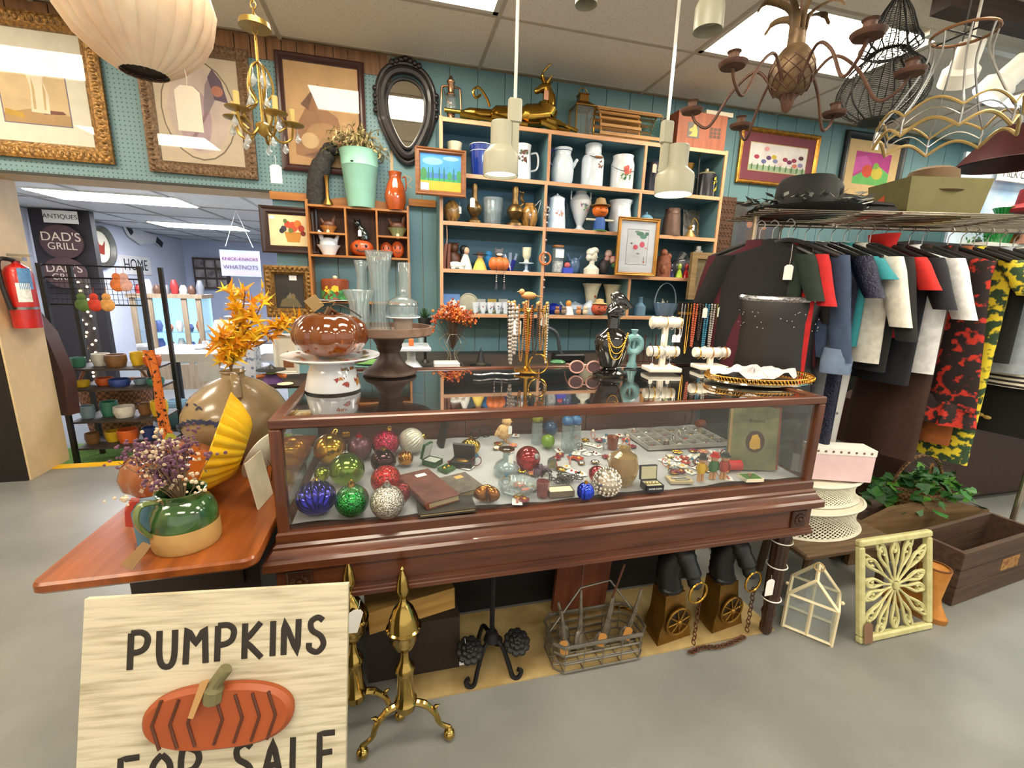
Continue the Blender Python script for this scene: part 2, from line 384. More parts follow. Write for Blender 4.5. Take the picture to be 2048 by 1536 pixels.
PANE = glass((250, 252, 252), .008, .0, 1.0)
M().bx(-hx + .033, hx - .033, -hy + .033, hy - .033, CT - .012, CT - .006).build('glass_top', glass((246, 250, 250), .008, .0, 1.9), ct, smooth=0)
M().bx(-hx + .03, hx - .03, -hy + .012, -hy + .016, .695, CT - .03).build('glass_front', PANE, ct, smooth=0)
for xx in (-hx + .012, hx - .016): M().bx(xx, xx + .004, -hy + .03, hy - .03, .695, CT - .03).build('glass_side', PANE, ct, smooth=0)
# moulded plinth: profile (out, z) carried round front and sides
prof = [(-.02, .70), (0, .70), (.004, .694), (.004, .668), (.012, .662), (.012, .654), (.020, .644), (.024, .636), (.030, .634), (.036, .626), (.036, .604), (.018, .598), (.010, .590), (.010, .522), (.014, .520), (.014, .512), (.018, .510), (.018, .502), (.022, .500), (.022, .488), (-.02, .488)]
m = M(); n = len(prof); vs = []
for (sx, sy) in ((-1, 1), (-1, -1), (1, -1), (1, 1)):
    for (o, z) in prof: vs.append((sx * (hx + o), sy * (hy + (o if sy < 0 else 0)), z))
fs = [(k * n + i, k * n + i + 1, (k + 1) * n + i + 1, (k + 1) * n + i) for k in range(3) for i in range(n - 1)]
m._add(vs, [tuple(reversed(f)) for f in fs]); m.build('moulded_base', WX, ct, smooth=25)
M().bx(-hx + .018, hx - .018, -hy + .018, hy, .488, CFZ).build('carcass', wood((58, 28, 16), (84, 44, 24), .4), ct, smooth=0)
# fielded back doors
for k in range(3):
    a = -hx + .03 + k * (2 * hx - .06) / 3; b = a + (2 * hx - .06) / 3 - .004
    d = M().bx(a, b, hy - .022, hy - .008, CFZ, CT - .03)
    for q in (.0, .055, .19, .235): d.bx(a, b, hy - .028, hy - .02, CFZ + q, CFZ + q + .022)
    for q in (a, b - .03): d.bx(q, q + .03, hy - .029, hy - .02, CFZ, CT - .03)
    d.build('back_door', WX, ct, smooth=0)
# turned fluted legs
leg = [(.032, .488), (.034, .47), (.030, .462), (.036, .452), (.036, .44), (.031, .432), (.030, .2), (.027, .185), (.032, .175), (.032, .160), (.024, .15), (.021, .12), (.027, .10), (.022, .085), (.020, .05), (.024, .035), (.022, .012), (.014, 0)]
for sx in (-1, 1):
    for sy in (-1, 1): M().lathe(leg[::-1], 24, ribs=12, amp=.10).build('leg', wood((40, 20, 12), (64, 34, 20), .35, 2), ct, loc=(sx * (hx - .045), sy * (hy - .045), 0))
for sx in (-1, 1):
    ro = M(); ro.rbox((0, 0, 0), (.066, .012, .07), .004)
    for k in range(10): ro.ball((.017 * cos(k * pi / 5), -.008, .017 * sin(k * pi / 5)), (.007, .004, .007), 6, 4)
    ro.ball((0, -.009, 0), (.008, .005, .008), 8, 5)
    ro.build('rosette', wood((46, 24, 14), (74, 40, 22), .35), ct, loc=(sx * (hx - .05), -hy - .014, .556))
# grey cloth lining, draped in folds
def cl(u, v):
    return (-hx + .03 + u * (2 * hx - .06), -hy + .03 + v * (2 * hy - .075), CFZ + .004 + .004 * abs(sin(u * 37 + v * 9)) + (.004 * sin(u * 23 + 1) * max(0, 1 - v * 9)))
M().grid(cl, 90, 24).build('lining_cloth', pm((168, 166, 166), .85, var=.12, scale=5), ct)
# ---------------------------------------------------------------- shelving unit on the back wall
SY = 3.22; SX0, SX1 = AY(879, 300, SY).x, AY(1457, 300, SY).x
row = [AY(879, 232, SY).z, (AY(1094, 362, SY).z + AY(1440, 394, SY).z) / 2, (AY(890, 441, SY).z + AY(1417, 476, SY).z) / 2, (AY(888, 537, SY).z + AY(1381, 556, SY).z) / 2, (AY(888, 627, SY).z + AY(1217, 631, SY).z) / 2]
DV = [AY(1094, 360, SY).x, AY(1284, 375, SY).x]
SH = row
su = thing('wall_shelf_unit', 'large teal wall shelving with pine edge strips and pigeonhole bays', 'shelf', ((SX0 + SX1) / 2, (SY + WY) / 2, row[4] - .02))
sox = V(su.location); PINE = wood((186, 134, 96), (214, 164, 122), .5); PINEZ = wood((186, 134, 96), (214, 164, 122), .5, 2); SHT = pm((96, 134, 144), .6, var=.05, scale=4)
th = .022
def sub(name, x0, x1, y0, y1, z0, z1, mat): return M().bx(x0 - sox.x, x1 - sox.x, y0 - sox.y, y1 - sox.y, z0 - sox.z, z1 - sox.z).build(name, mat, su, smooth=0)
for k, z in enumerate(row):
    sub('shelf_board', SX0 + .001, SX1 - .001, SY + .012, WY - .012, z - th, z - .0005, SHT)
    sub('edge_strip', SX0 + .001, SX1 - .001, SY, SY + .0118, z - th - .004, z, PINE)
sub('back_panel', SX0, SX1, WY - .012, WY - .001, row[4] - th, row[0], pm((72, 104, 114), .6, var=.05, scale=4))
for xx in (SX0, SX1 - th):
    sub('side_panel', xx, xx + th, SY + .012, WY - .013, row[4] - .03, row[0] + .004, SHT); sub('edge_strip', xx - .001, xx + th, SY - .001, SY + .0119, row[4] - .03, row[0] + .004, PINEZ)
for dx in DV:
    for k in range(4):
        z0, z1 = row[k + 1], row[k] - th
        xx = dx - (.012 if k else 0) - (.01 * k if dx == DV[1] and k > 1 else 0)
        if dx == DV[1] and k == 2: continue
        sub('divider', xx, xx + .018, SY + .012, WY - .013, z0, z1, SHT); sub('edge_strip', xx - .001, xx + .019, SY + .0005, SY + .0119, z0, z1 - .004, PINEZ)
# dark low cabinet below the shelving (its top carries the stock behind the counter)
BCZ = .86
lc = thing('back_cabinet', 'long dark teal low cabinet behind the glass counter', 'cabinet', (1.4, 3.1, 0))
M().bx(-1.55, 1.5, -.36, .38, 0, BCZ - .03).build('body', pm((44, 66, 68), .6), lc, smooth=0)
M().bx(-1.57, 1.52, -.39, .39, BCZ - .03, BCZ).build('worktop', wood((48, 40, 34), (70, 58, 46), .5), lc, smooth=0)
for k in range(4): M().bx(-1.5 + k * .75, -.82 + k * .75, -.372, -.36, .06, BCZ - .08).build('door', pm((52, 78, 80), .6), lc, smooth=0)
# ---------------------------------------------------------------- helpers for vessels
def cup(prof, wall=.9):
    """closes an open vessel: outer profile, then back down the inside"""
    r, z = prof[-1]; h = z
    return prof + [(r * .97, z + h * .006), (r * wall, z)] + [(max(.004, q * wall - .002), y) for q, y in reversed(prof[1:-1]) if y > h * .12] + [(.0001, max(h * .1, .004))]
def sc_(prof, R, h): return [(r * R, z * h) for r, z in prof]
def vessel(name, label, cat, p, h, R, prof, mat, n=24, rz=0., group=None, open_=True, part='body', **kw):
    t = thing(name, label, cat, p, rz, group)
    q = sc_(prof, R, h)
    M().lathe(cup(q) if open_ else q, n, **kw).build(part, mat, t)
    return t
def ear(t, R, z0, z1, out, r, mat, side=1, name='handle', top=1.):
    """loop handle on the +x (side=1) or -x side"""
    pts = spline([(side * R * .92, 0, z0), (side * (R + out * .8), 0, z0 + (z1 - z0) * .15), (side * (R + out), 0, z0 + (z1 - z0) * .62), (side * (R + out * .7), 0, z1), (side * R * top * .9, 0, z1 - (z1 - z0) * .06)], 5)
    return M().tube(pts, r, 7).build(name, mat, t)
def T(x, y): return AZ(x, y, CT + .0006)
# cake stand with the amber glass pumpkin
p = T(667, 776); k = PXM(p)
t = thing('cake_stand', 'white ceramic pedestal cake stand printed with red autumn leaves', 'cake stand', p)
R = 91 * k
M().lathe([(.001, .0), (52 * k, 0), (52 * k, .004), (50 * k, .02), (45 * k, .06), (38 * k, .088), (36 * k, .094), (.001, .094)], 40).build('pedestal', PORC, t)
M().lathe([(.001, .094), (40 * k, .094), (R * .8, .099), (R, .112), (R, .116), (R * .82, .108), (R * .5, .105), (.001, .105)], 48).build('plate', PORC, t)
leafs = M()
random.seed(3)
for q in range(26):
    a = rad(random.uniform(-75, 5)); z = random.uniform(.02, .075); rr = (52 - (z / .094) ** 1.3 * 15) * k + .0012; s = random.uniform(.006, .013); a0 = random.uniform(0, 6)
    leafs.mi = random.choice((0, 0, 1, 2)); c = V((rr * cos(a), rr * sin(a), z)); u = V((-sin(a), cos(a), 0)); w_ = V((.25 * cos(a) * -1, .25 * sin(a) * -1, 1)).normalized()
    leafs._add([c + (u * cos(a0 + j * 2 * pi / 7) + w_ * sin(a0 + j * 2 * pi / 7)) * s * (1 if j % 2 else .5) for j in range(7)], [tuple(range(7))])
for q in range(30):
    a = random.uniform(0, 6.28); rr = R * random.uniform(.6, .9); s = random.uniform(.008, .016); leafs.mi = random.choice((0, 1, 2)); c = V((rr * cos(a), rr * sin(a), .1085 + (.004 if rr > R * .78 else .001)))
    leafs._add([c + V((cos(j * 2 * pi / 7 + a), sin(j * 2 * pi / 7 + a), 0)) * s * (1 if j % 2 else .5) for j in range(7)], [tuple(range(7))])
stuff(leafs.build('leaf_print', [fl((150, 44, 24), .3), fl((176, 112, 40), .3), fl((110, 92, 30), .3)], t, smooth=0))
amber = pm((98, 44, 8), .06, c2=(140, 70, 14), scale=3, coat=1., trans=.35)
g = thing('glass_pumpkin', 'shiny amber brown glass pumpkin on the white cake stand', 'pumpkin', p + V((0, 0, .1135)))
RP = 68 * k
M().lathe([(.001, .012), (RP * .45, 0), (RP * .8, .018), (RP * .98, .05), (RP, .075), (RP * .92, .105), (RP * .7, .128), (RP * .4, .137), (RP * .18, .13), (.001, .126)], 72, ribs=8, amp=.13).build('body', amber, g)
M().tube([(0, 0, .12), (.004, 0, .14), (.012, .0, .15)], [.022, .017, .019], 10).build('stem', pm((58, 26, 8), .1, coat=1.), g)
tgm = M().poly([(-.03, 0), (0, .03), (.03, 0), (.004, -.03)], .0015).build('kraft_tag', fl((178, 150, 104), .9), g, loc=(-.04, -.02, .17), rot=(.35, .2, .1))
M().tube(spline([(0, 0, .15), (.02, 0, .175), (-.01, -.02, .172), (-.03, -.02, .172)], 5), .0012, 5).build('twine', fl((190, 160, 110)), g)
M().tube(spline([(-.02, 0, .15), (.03, -.01, .165), (.07, -.01, .148), (.1, 0, .125)], 4), .0022, 5).build('vine_tendril', fl((60, 44, 30)), g)
# wooden pedestal tray
p = T(780, 745); k = PXM(p); TRAYZ = AY(770, 662, p.y).z
t = thing('pedestal_tray', 'dark brown turned wood pedestal tray with a raised rim', 'stand', p); h = TRAYZ - CT; R = 84 * k
bw = wood((58, 42, 36), (84, 64, 54), .5, 2)
M().lathe([(.001, 0), (52 * k, 0), (52 * k, .006), (47 * k, .016), (34 * k, .03), (22 * k, h * .38), (20 * k, h * .5), (25 * k, h * .62), (24 * k, h * .66), (33 * k, h * .86), (40 * k, h * .93), (.001, h * .93)], 36).build('stem', bw, t)
M().lathe([(.001, h * .92), (R * .97, h * .92), (R, h * .95), (R, h * 1.12), (R * .96, h * 1.12), (R * .955, h), (.001, h)], 48).build('tray_top', wood((96, 74, 62), (128, 102, 86), .6), t)
TP = p; TZ = TRAYZ
def tray(x, yb=None): return V((AY(x, 640, TP.y).x, TP.y, TZ + .0006))
def trv(name, label, x, yt, w_, prof, dy=0., mat=CUT, **kw):
    b = tray(x) + V((0, dy, 0)); kk = PXM(b); return vessel(name, label, 'glass', b, AY(x, yt, b.y).z - b.z, w_ * kk / 2, prof, mat, **kw)
trv('cut_glass_vase', 'flared cut glass basket vase with scalloped rim on the wooden tray', 722, 580, 58, [(.02, 0), (.6, 0), (.62, .1), (.58, .4), (.66, .7), (1, .96), (.98, 1)], -.05, ribs=10, amp=.12, n=40)
trv('bud_vase', 'slim clear glass bud vase with flared lip and beaded neck on the wooden tray', 724, 522, 26, [(.1, 0), (1.1, 0), (1.0, .1), (.9, .4), (.85, .55), (.7, .6), (.75, .68), (.62, .75), (.9, .95), (1, 1)], .07, ribs=6, amp=.06, n=30)
trv('swung_glass_vase', 'tall wide ribbed clear glass vase flaring to a jagged rim', 762, 503, 52, [(.1, 0), (.78, 0), (.72, .05), (.66, .1), (.6, .4), (.7, .75), (.92, .95), (1, 1)], -.01, ribs=14, amp=.1, n=56)
trv('glass_cylinder', 'plain tall clear glass cylinder vase on the back of the wooden tray', 812, 526, 24, [(.02, 0), (1, 0), (1, .5), (1, 1)], .075, mat=CLEAR)
b = tray(806) + V((0, -.02, 0)); kk = PXM(b)
t = thing('covered_candy_dish', 'lidded clear glass candy dish with a pointed knob on a small white saucer', 'dish', b)
M().lathe(cup(sc_([(.02, 0), (.9, 0), (1, .2), (1.1, 1)], 18 * kk, .055)), 24).build('foot_cup', glass((235, 225, 215), .35, .1), t)
M().lathe([(.001, .056), (34 * kk, .056), (34 * kk, .06), (.001, .0605)], 32).build('saucer', PORC, t)
M().lathe(cup([(.001, .061), (27 * kk, .061), (29 * kk, .075), (29 * kk, .1)]), 32, ribs=16, amp=.05).build('bowl', CUT, t)
M().lathe([(29 * kk, .101), (30 * kk, .104), (26 * kk, .12), (14 * kk, .133), (6 * kk, .138), (4 * kk, .144), (7 * kk, .152), (5 * kk, .162), (.0005, .172)], 32, ribs=16, amp=.04).build('lid', CUT, t)
# jewellery tree with bird and strings of beads
p = T(1052, 742); k = PXM(p)
t = thing('necklace_stand', 'gilt jewellery tree with peg rack and a little wooden bird on top', 'jewelry stand', p)
hz = AY(1050, 618, p.y).z - p.z
M().lathe([(.001, 0), (.055, 0), (.055, .008), (.02, .014), (.008, .022), (.006, hz), (.001, hz)], 24).build('post', BRASS, t)
M().ring((0, 0, hz - .004), .07, .004, 28).tube([(-.07, 0, hz - .004), (.07, 0, hz - .004)], .004).tube([(0, -.07, hz - .004), (0, .07, hz - .004)], .004).build('hoop', BRASS, t)
for q in range(9):
    pg = M(); a = q * 2 * pi / 9; pg.tube([(.07 * cos(a), .07 * sin(a), hz - .004), (.082 * cos(a), .082 * sin(a), hz + .022)], .0035); pg.ball((.083 * cos(a), .083 * sin(a), hz + .026), .007, 8, 6)
    pg.build('peg', pm((206, 150, 92), .3, .3), t)
bd = M(); bd.ball((0, 0, hz + .055), (.034, .015, .016), 14, 8); bd.ball((-.03, 0, hz + .07), .0125, 10, 7); bd.tube([(-.04, 0, hz + .071), (-.05, 0, hz + .069)], [.004, .0005]); bd.tube([(.025, 0, hz + .055), (.062, 0, hz + .05)], [.01, .004], 6, flat=.4); bd.tube([(0, 0, hz), (0, 0, hz + .045)], .003)
bd.build('bird', wood((176, 120, 70), (206, 150, 96), .5), t)
def strand(parent, p0, p1, L, rb, mat, gap=1.9, sag=0, name='bead_strand', loc=None):
    """string of beads hanging in a long loop from p0 to p1"""
    m = M(); P0, P1 = V(p0), V(p1); pts = []
    nseg = 40
    for i in range(nseg + 1):
        u = i / nseg; q = P0.lerp(P1, u); q.z -= L * (1 - (2 * abs(u - .5)) ** 2.6); pts.append(q)
    acc = 0; step = rb * gap
    for i in range(nseg):
        d = (pts[i + 1] - pts[i]).length
        while acc < d: m.ball(pts[i].lerp(pts[i + 1], acc / d), rb, 6, 4); acc += step
        acc -= d
    m.tube(pts, rb * .25, 4)
    return m.build(name, mat, parent)
pear = pm((196, 188, 182), .2, .5); bronz = pm((170, 122, 76), .3, .6); amberb = pm((150, 84, 34), .25); silv = pm((196, 196, 200), .22, .9); dkb = pm((70, 56, 50), .3, .4)
specs = [(200, .16, .0085, pear), (215, .13, .008, pear), (236, .15, .004, bronz), (255, .13, .005, amberb), (275, .14, .0045, dkb), (295, .12, .0045, bronz), (318, .15, .003, BRASS), (340, .16, .006, silv), (185, .12, .006, dkb), (352, .13, .0035, silv)]
for q, (a, L, rb, mt) in enumerate(specs):
    A = rad(a); c0 = V((.083 * cos(A), .083 * sin(A), hz + .018)); tg = V((-sin(A), cos(A), 0)) * .012
    n_ = thing('necklace', {.0085: 'string of large silver pearls', .008: 'string of dull silver pearls'}.get(rb, ('short' if q > 5 else 'long') + ' beaded necklace in ' + ('bronze' if mt is bronz else 'amber' if mt is amberb else 'dark brown' if mt is dkb else 'brass chain' if mt is BRASS else 'silver')) + ' hanging from the jewellery tree', 'necklace', p, group='necklaces on the jewellery tree')
    strand(n_, c0 - tg, c0 + tg, L * 1.5, rb, mt)
price_tag(t, (-.06, -.055, hz - .01), .05)
price_tag(t, (.085, -.02, hz + .01), .045, rot=(0, .4, .3))
# bangle and chain lying at the foot
tag(M().ring((0, 0, .0), .04, .003, 28, axis='y').build('bangle', BRASS, loc=p + V((.03, -.075, .0435))), 'thin gold bangle standing on edge at the foot of the jewellery tree', 'bracelet')
tag(M().tube(spline([(0, 0, .004), (-.05, -.01, .004), (-.1, .01, .004), (-.16, -.012, .004), (-.19, 0, .004)], 6), .0035, 6).build('bracelet', silv, loc=p + V((-.05, -.07, .0008))), 'loose silver bracelet lying flat on the glass counter top', 'bracelet')
# black glossy bust
p = T(1219, 748); k = PXM(p)
t = thing('display_bust', 'glossy black jewellery bust with turbaned head wearing gold chains', 'bust', p)
gb = pm((14, 12, 13), .1, var=.2, coat=1.); h = AY(1219, 592, p.y).z - p.z
M().lathe([(.001, 0), (.075, 0), (.078, .008), (.06, .016), (.034, .024), (.03, .03), (.001, .03)], 32, sy=.7).build('base', gb, t)
M().lathe([(.02, .028), (.045, .035), (.07, h * .3), (.078, h * .42), (.07, h * .5), (.045, h * .56), (.028, h * .6), (.026, h * .7), (.03, h * .76), (.001, h * .78)], 36, sy=.62).build('torso', gb, t)
hd = M(); hd.ball((.005, 0, h * .82), (.04, .034, .035), 18, 12)
for q in range(7): hd.tube(spline([(-.04 + .004 * q, -.03, h * .80 + .005 * q), (-.01, -.036 + .008 * q, h * .86 + .008 * q), (.035, -.02 + .006 * q, h * .84 + .01 * q), (.06 + .004 * q, .0, h * .86)], 5), [.004] * 5 + [.008] * 6 + [.005] * 5, 6)
hd.build('turban_head', gb, t)
for q, (L, rb, off) in enumerate(((.11, .003, .0), (.06, .004, .006), (.085, .0022, .003))):
    n_ = thing('chain_necklace', ('long thin gold chain', 'short chunky gold chain', 'medium fine gold chain')[q] + ' worn by the black bust', 'necklace', p)
    strand(n_, (-.045, -.042 - off, h * .55), (.045, -.042 - off, h * .55), L, rb, BRASS)
# sunglasses
p = T(1170, 746); t = thing('sunglasses', 'pink transparent frame sunglasses lying on the counter glass', 'glasses', p, rad(-12))
pk = pm((214, 160, 146), .2, coat=.4)
for s in (-1, 1):
    M().ring((s * .037, 0, .026), .03, .0042, 28, axis='y', sy=.85).build('rim', pk, t); M().lathe([(.001, 0), (.028, .0005), (.028, .0015), (.001, .002)], 24, sy=.85).build('lens', glass((150, 110, 110), .25), t, loc=(s * .037, -.001, .026), rot=(pi / 2, 0, 0))
    M().tube(spline([(s * .066, .0, .034), (s * .07, .03, .033), (s * .068, .1, .02), (s * .066, .125, .005)], 4), .0028, 6).build('temple_arm', pk, t)
M().tube([(-.01, 0, .034), (0, -.002, .037), (.01, 0, .034)], .003).build('bridge', pk, t)
# bracelet bars
def bracelet_stand(x, y, zs, wid, label, base_w):
    p = T(x, y); t = thing('bracelet_stand', label, 'jewelry stand', p, rad(-8)); wm = pm((238, 230, 214), .6, var=.03)
    M().rbox((0, 0, .011), (base_w, .1, .02), .004).build('base', wm, t); M().bx(-.012, .012, -.008, .008, .02, max(zs)).build('post', wm, t)
    for z in zs:
        M().lathe([(.001, 0), (.021, 0), (.023, .003), (.023, wid - .003), (.021, wid), (.001, wid)], 24).build('padded_bar', wm, t, loc=(-wid / 2, 0, z), rot=(0, pi / 2, 0))
    random.seed(int(x))
    for z in zs:
        for q in range(5):
            xx = -wid / 2 + wid * (q + .5) / 5 + random.uniform(-.006, .006); mt = random.choice((BRASS, silv, dkb, bronz, pm((210, 202, 190), .2)))
            b = M().ring((0, 0, 0), .0262 + random.uniform(0, .003), random.choice((.0018, .0025, .003)), 22, axis='x').build('bracelet', mt, loc=p + Euler((0, 0, rad(-8))).to_matrix() @ V((xx, 0, z - .002)))
            b.rotation_euler = (0, 0, rad(-8)); tag(b, 'thin %s bracelet around the white padded bar%s' % ({id(BRASS): 'gold', id(silv): 'silver', id(dkb): 'dark bead', id(bronz): 'bronze'}.get(id(mt), 'pearl white'), ' of the two-bar stand' if len(zs) > 1 else ' beside the mirror tray'), 'bracelet', 'bracelets on the padded bars')
    return t
z1 = AY(1322, 645, T(1322, 742).y).z - CT; z2 = AY(1322, 703, T(1322, 742).y).z - CT
a = bracelet_stand(1322, 742, (z2, z1), .14, 'white two-bar bracelet display stand on the counter', .15)
for dx, z in ((-.02, z1), (.03, z1), (.05, z1), (.02, z2), (-.06, z2)): price_tag(a, (dx, -.03, z - .02), .028)
a = bracelet_stand(1418, 738, (AY(1418, 705, T(1418, 738).y).z - CT,), .17, 'white single-bar bracelet display stand beside the gilt mirror tray', .14)
price_tag(a, (-.05, -.03, .03), .025)
# necklace board
p = T(1420, 727); h = AY(1420, 606, p.y).z - CT; kk = PXM(p)
t = thing('necklace_board', 'upright black velvet necklace board hung with beads', 'jewelry stand', p + V((0, .02, 0)), rad(-6))
M().bx(-75 * kk, 75 * kk, 0, .012, .006, h).build('panel', pm((16, 13, 14), .95), t, smooth=0); M().bx(-78 * kk, 78 * kk, -.05, .05, 0, .008).build('foot', BLACK, t, smooth=0)
M().bx(-75 * kk, 75 * kk, -.006, .0, h * .8, h * .84).build('brass_rail', OLDBRASS, t, smooth=0)
cols = [(silv, .003), (BRASS, .0028), (pm((190, 90, 60), .3), .006), (dkb, .006), (pm((60, 130, 160), .25), .0055), (pear, .006), (pm((120, 170, 60), .3), .004), (pm((200, 180, 120), .3, .6), .0026), (bronz, .003), (pm((130, 50, 60), .3), .005), (BRASS, .0035), (pm((220, 214, 200), .3), .005)]
nm = ['fine silver chain', 'fine gold chain', 'coral bead necklace', 'dark stone necklace', 'turquoise bead necklace', 'cream pearl necklace', 'bright green chain with a cage charm', 'pale gold chain', 'bronze chain', 'wine red bead necklace', 'rope gold chain', 'white shell necklace']
for q, (mt, rb) in enumerate(cols):
    n_ = thing('necklace', nm[q] + ' draped on the black velvet board', 'necklace', p + V((0, .02, 0)), rad(-6), 'necklaces on the velvet board')
    xx = (-68 + 12.4 * q) * kk; strand(n_, (xx - .006, -.012, h * .97), (xx + .01, -.012, h * .97), h * (.55 + .37 * ((q * 37) % 10) / 10), rb, mt)
for dx, z in ((-.06, .95), (.05, .9), (.09, .8), (.02, .97)): price_tag(t, (dx, -.02, h * z), .04, string=.01)
# gilt mirror tray with crumpled tissue
p = T(1517, 760); kk = PXM(p)
t = thing('mirror_tray', 'oval gilt filigree vanity tray with mirror base', 'tray', p, rad(-4))
Rt = 112 * kk
M().lathe([(.001, 0), (Rt * .97, 0), (Rt, .004), (Rt * .985, .01), (.001, .01)], 56, sy=.62).build('mirror_base', pm((200, 190, 170), .08, 1.), t)
fg = M()
for q in range(90):
    a = 2 * pi * q / 90; fg.ring((Rt * .975 * cos(a), Rt * .605 * sin(a), .018), .0075, .0014, 8, 4, axis='x')
for z in (.0105, .0275): fg.tube([(Rt * .975 * cos(2 * pi * i / 60), Rt * .605 * sin(2 * pi * i / 60), z) for i in range(60)], .0024, 5, closed=True)
fg.build('filigree_rim', pm((190, 138, 58), .3, .9, var=.2), t)
def tis(u, v):
    a, r = u * 2 * pi, v * .88; return (Rt * r * cos(a) * .9 - .03, Rt * .55 * r * sin(a), .034 - .012 * v + .013 * sin(a * 5 + r * 9) * v + .008 * sin(a * 11 + 3 * r))
tag(M().grid(tis, 48, 8).build('lace_cloth', pm((190, 186, 188), .5, var=.1), loc=p + V((0, 0, .012)), rot=(0, 0, rad(-4))), 'crumpled white translucent cloth heaped in the gilt mirror tray', 'cloth')
# sky-blue ring vase behind the bust
p = V(AY(1269, 668, 1.84)); p.z = CT + .0006; h = AY(1269, 607, 1.84).z - CT
t = thing('ring_vase', 'pale turquoise glazed flask vase with a round window through it', 'vase', p)
tq = pm((128, 170, 178), .2, c2=(96, 140, 140), scale=16, coat=.5)
M().ring((0, 0, .105), .036, .017, 32, 10, axis='y').build('ring_body', tq, t); M().lathe(cup([(.001, .13), (.012, .138), (.012, .16), (.018, .175)]), 18).build('neck', tq, t)
M().lathe([(.001, 0), (.026, 0), (.026, .006), (.016, .03), (.017, .072), (.001, .075)], 20).build('foot', tq, t)
p = T(1115, 726); tag(M().lathe([(.001, 0), (.028, 0), (.03, .006), (.02, .014), (.001, .016)], 16, sx=1.3).build('brooch_box', pm((70, 120, 84), .2), loc=p), 'small green enamel trinket box with gold ends on the counter', 'trinket box')
# ---------------------------------------------------------------- inside the glass case
CF = CFZ + .0105
def CP(x, y): return AZ(x, y, CF)
def bauble(x, y, rp, name, label, mat, ribs=0, amp=0., squash=1., cap=BRASS, twist=0., tilt=None, group='glass baubles in the case'):
    rm = rp * .0015
    for _ in range(6):
        p = AZ(x, y, CF + rm * squash); rm = rp * PXM(p)
    t = thing(name, label, 'ornament', p - V((0, 0, rm * squash)), rot=None, group=group)
    n = ribs * 6 if ribs else 32
    m = M(); m.ball((0, 0, 0), (rm, rm, rm * squash), n, 16, ribs=ribs, amp=amp, twist=twist)
    R_ = Euler(tilt or (0, 0, 0)).to_matrix().to_4x4(); m.xf(R_)
    b = m.build('globe', mat, t, loc=(0, 0, rm * squash * (1.0 if not tilt else 1.02)))
    if cap:
        c = M(); c.lathe([(.001, rm * squash * .97), (rm * .24, rm * squash * .95), (rm * .22, rm * squash * 1.13), (.001, rm * squash * 1.15)], 14); c.ring((0, 0, rm * squash * 1.22), rm * .11, rm * .03, 12, 5, axis='y'); c.xf(R_)
        c.build('cap', cap, t, loc=(0, 0, rm * squash))
    return t
def merc(c, c2=None, scale=40, rough=.12, metal=.85, bump=.15):
    if scale > 30: scale *= 4; bump = .6
    return pm(c, rough, metal, c2=c2 or tuple(min(255, int(x * 1.5 + 20)) for x in c), scale=scale, bump=bump, coat=.6, lo=.4, hi=.6)
TB = (-.5, .3, 0); TC = (-.9, -.2, 0)
bauble(660, 898, 31, 'ribbed_bauble', 'large gold glass bauble with fine horizontal ribs', merc((150, 100, 6), (214, 160, 20), 6), tilt=TB)
bauble(692, 866, 14, 'gold_bauble', 'small smooth gold bauble at the back of the case', merc((160, 110, 10), (214, 150, 20), 6))
bauble(719, 896, 24, 'mauve_bauble', 'frosted mauve bauble with a red cap', pm((104, 62, 70), .3, .4), cap=pm((190, 26, 20), .15, .5))
bauble(771, 887, 27, 'crackle_bauble', 'magenta crackled mercury glass bauble', merc((120, 4, 34), (214, 30, 84), 45), tilt=TB)
bauble(823, 882, 25, 'ribbed_bauble', 'pearl white bauble with twisted vertical ribs', pm((214, 206, 190), .28, .35, var=.06), ribs=24, amp=.1, twist=.06, tilt=(0, 1.2, 0))
bauble(767, 922, 25, 'wine_bauble', 'smooth dark wine red glass bauble', merc((40, 4, 14), (64, 8, 22), 4, .06))
bauble(811, 917, 15, 'gold_bauble', 'small amber gold bauble with ribbed sides beside the green ring box', merc((150, 86, 10), (200, 130, 20), 10), ribs=10, amp=.1, tilt=TC)
bauble(694, 940, 34, 'green_bauble', 'big clear green and gold swirled glass bauble with a silver cap', merc((58, 74, 24), (120, 150, 30), 5, .08, .7), cap=STEEL, tilt=TC)
bauble(644, 948, 15, 'lime_bauble', 'small lime green bauble tucked behind the cobalt one', merc((90, 110, 20), (160, 176, 40), 10), cap=None)
bauble(632, 996, 37, 'melon_bauble', 'cobalt blue melon ribbed glass bauble with a gold cap', merc((12, 12, 90), (26, 24, 170), 4, .1), ribs=14, amp=.14, squash=.92, tilt=TC)
bauble(704, 1001, 33, 'crackle_bauble', 'emerald green crackled mercury glass bauble', merc((10, 60, 22), (40, 150, 66), 55))
bauble(772, 960, 30, 'crackle_bauble', 'bright red crackled bauble behind the silver one', merc((120, 6, 6), (214, 36, 26), 50), cap=None)
bauble(800, 990, 19, 'cone_bauble', 'dark red pine-cone textured bauble beside the old brown book', merc((90, 4, 10), (170, 20, 30), 60), squash=1.4, cap=None, tilt=(0, .5, 0))
bauble(775, 1004, 34, 'crackle_bauble', 'silver crackled mercury glass bauble', merc((120, 116, 104), (206, 204, 194), 60), cap=STEEL)
bauble(941, 893, 19, 'melon_bauble', 'gold glass pumpkin bauble behind the brass rimmed decanter', merc((140, 104, 16), (196, 158, 40), 6), ribs=9, amp=.18, squash=.85)
bauble(1056, 917, 25, 'red_bauble', 'smooth ruby red glass ball with a jewelled cap', merc((130, 4, 16), (170, 10, 26), 3, .05, .7), cap=STEEL, tilt=(-.2, 1.1, -1.3))
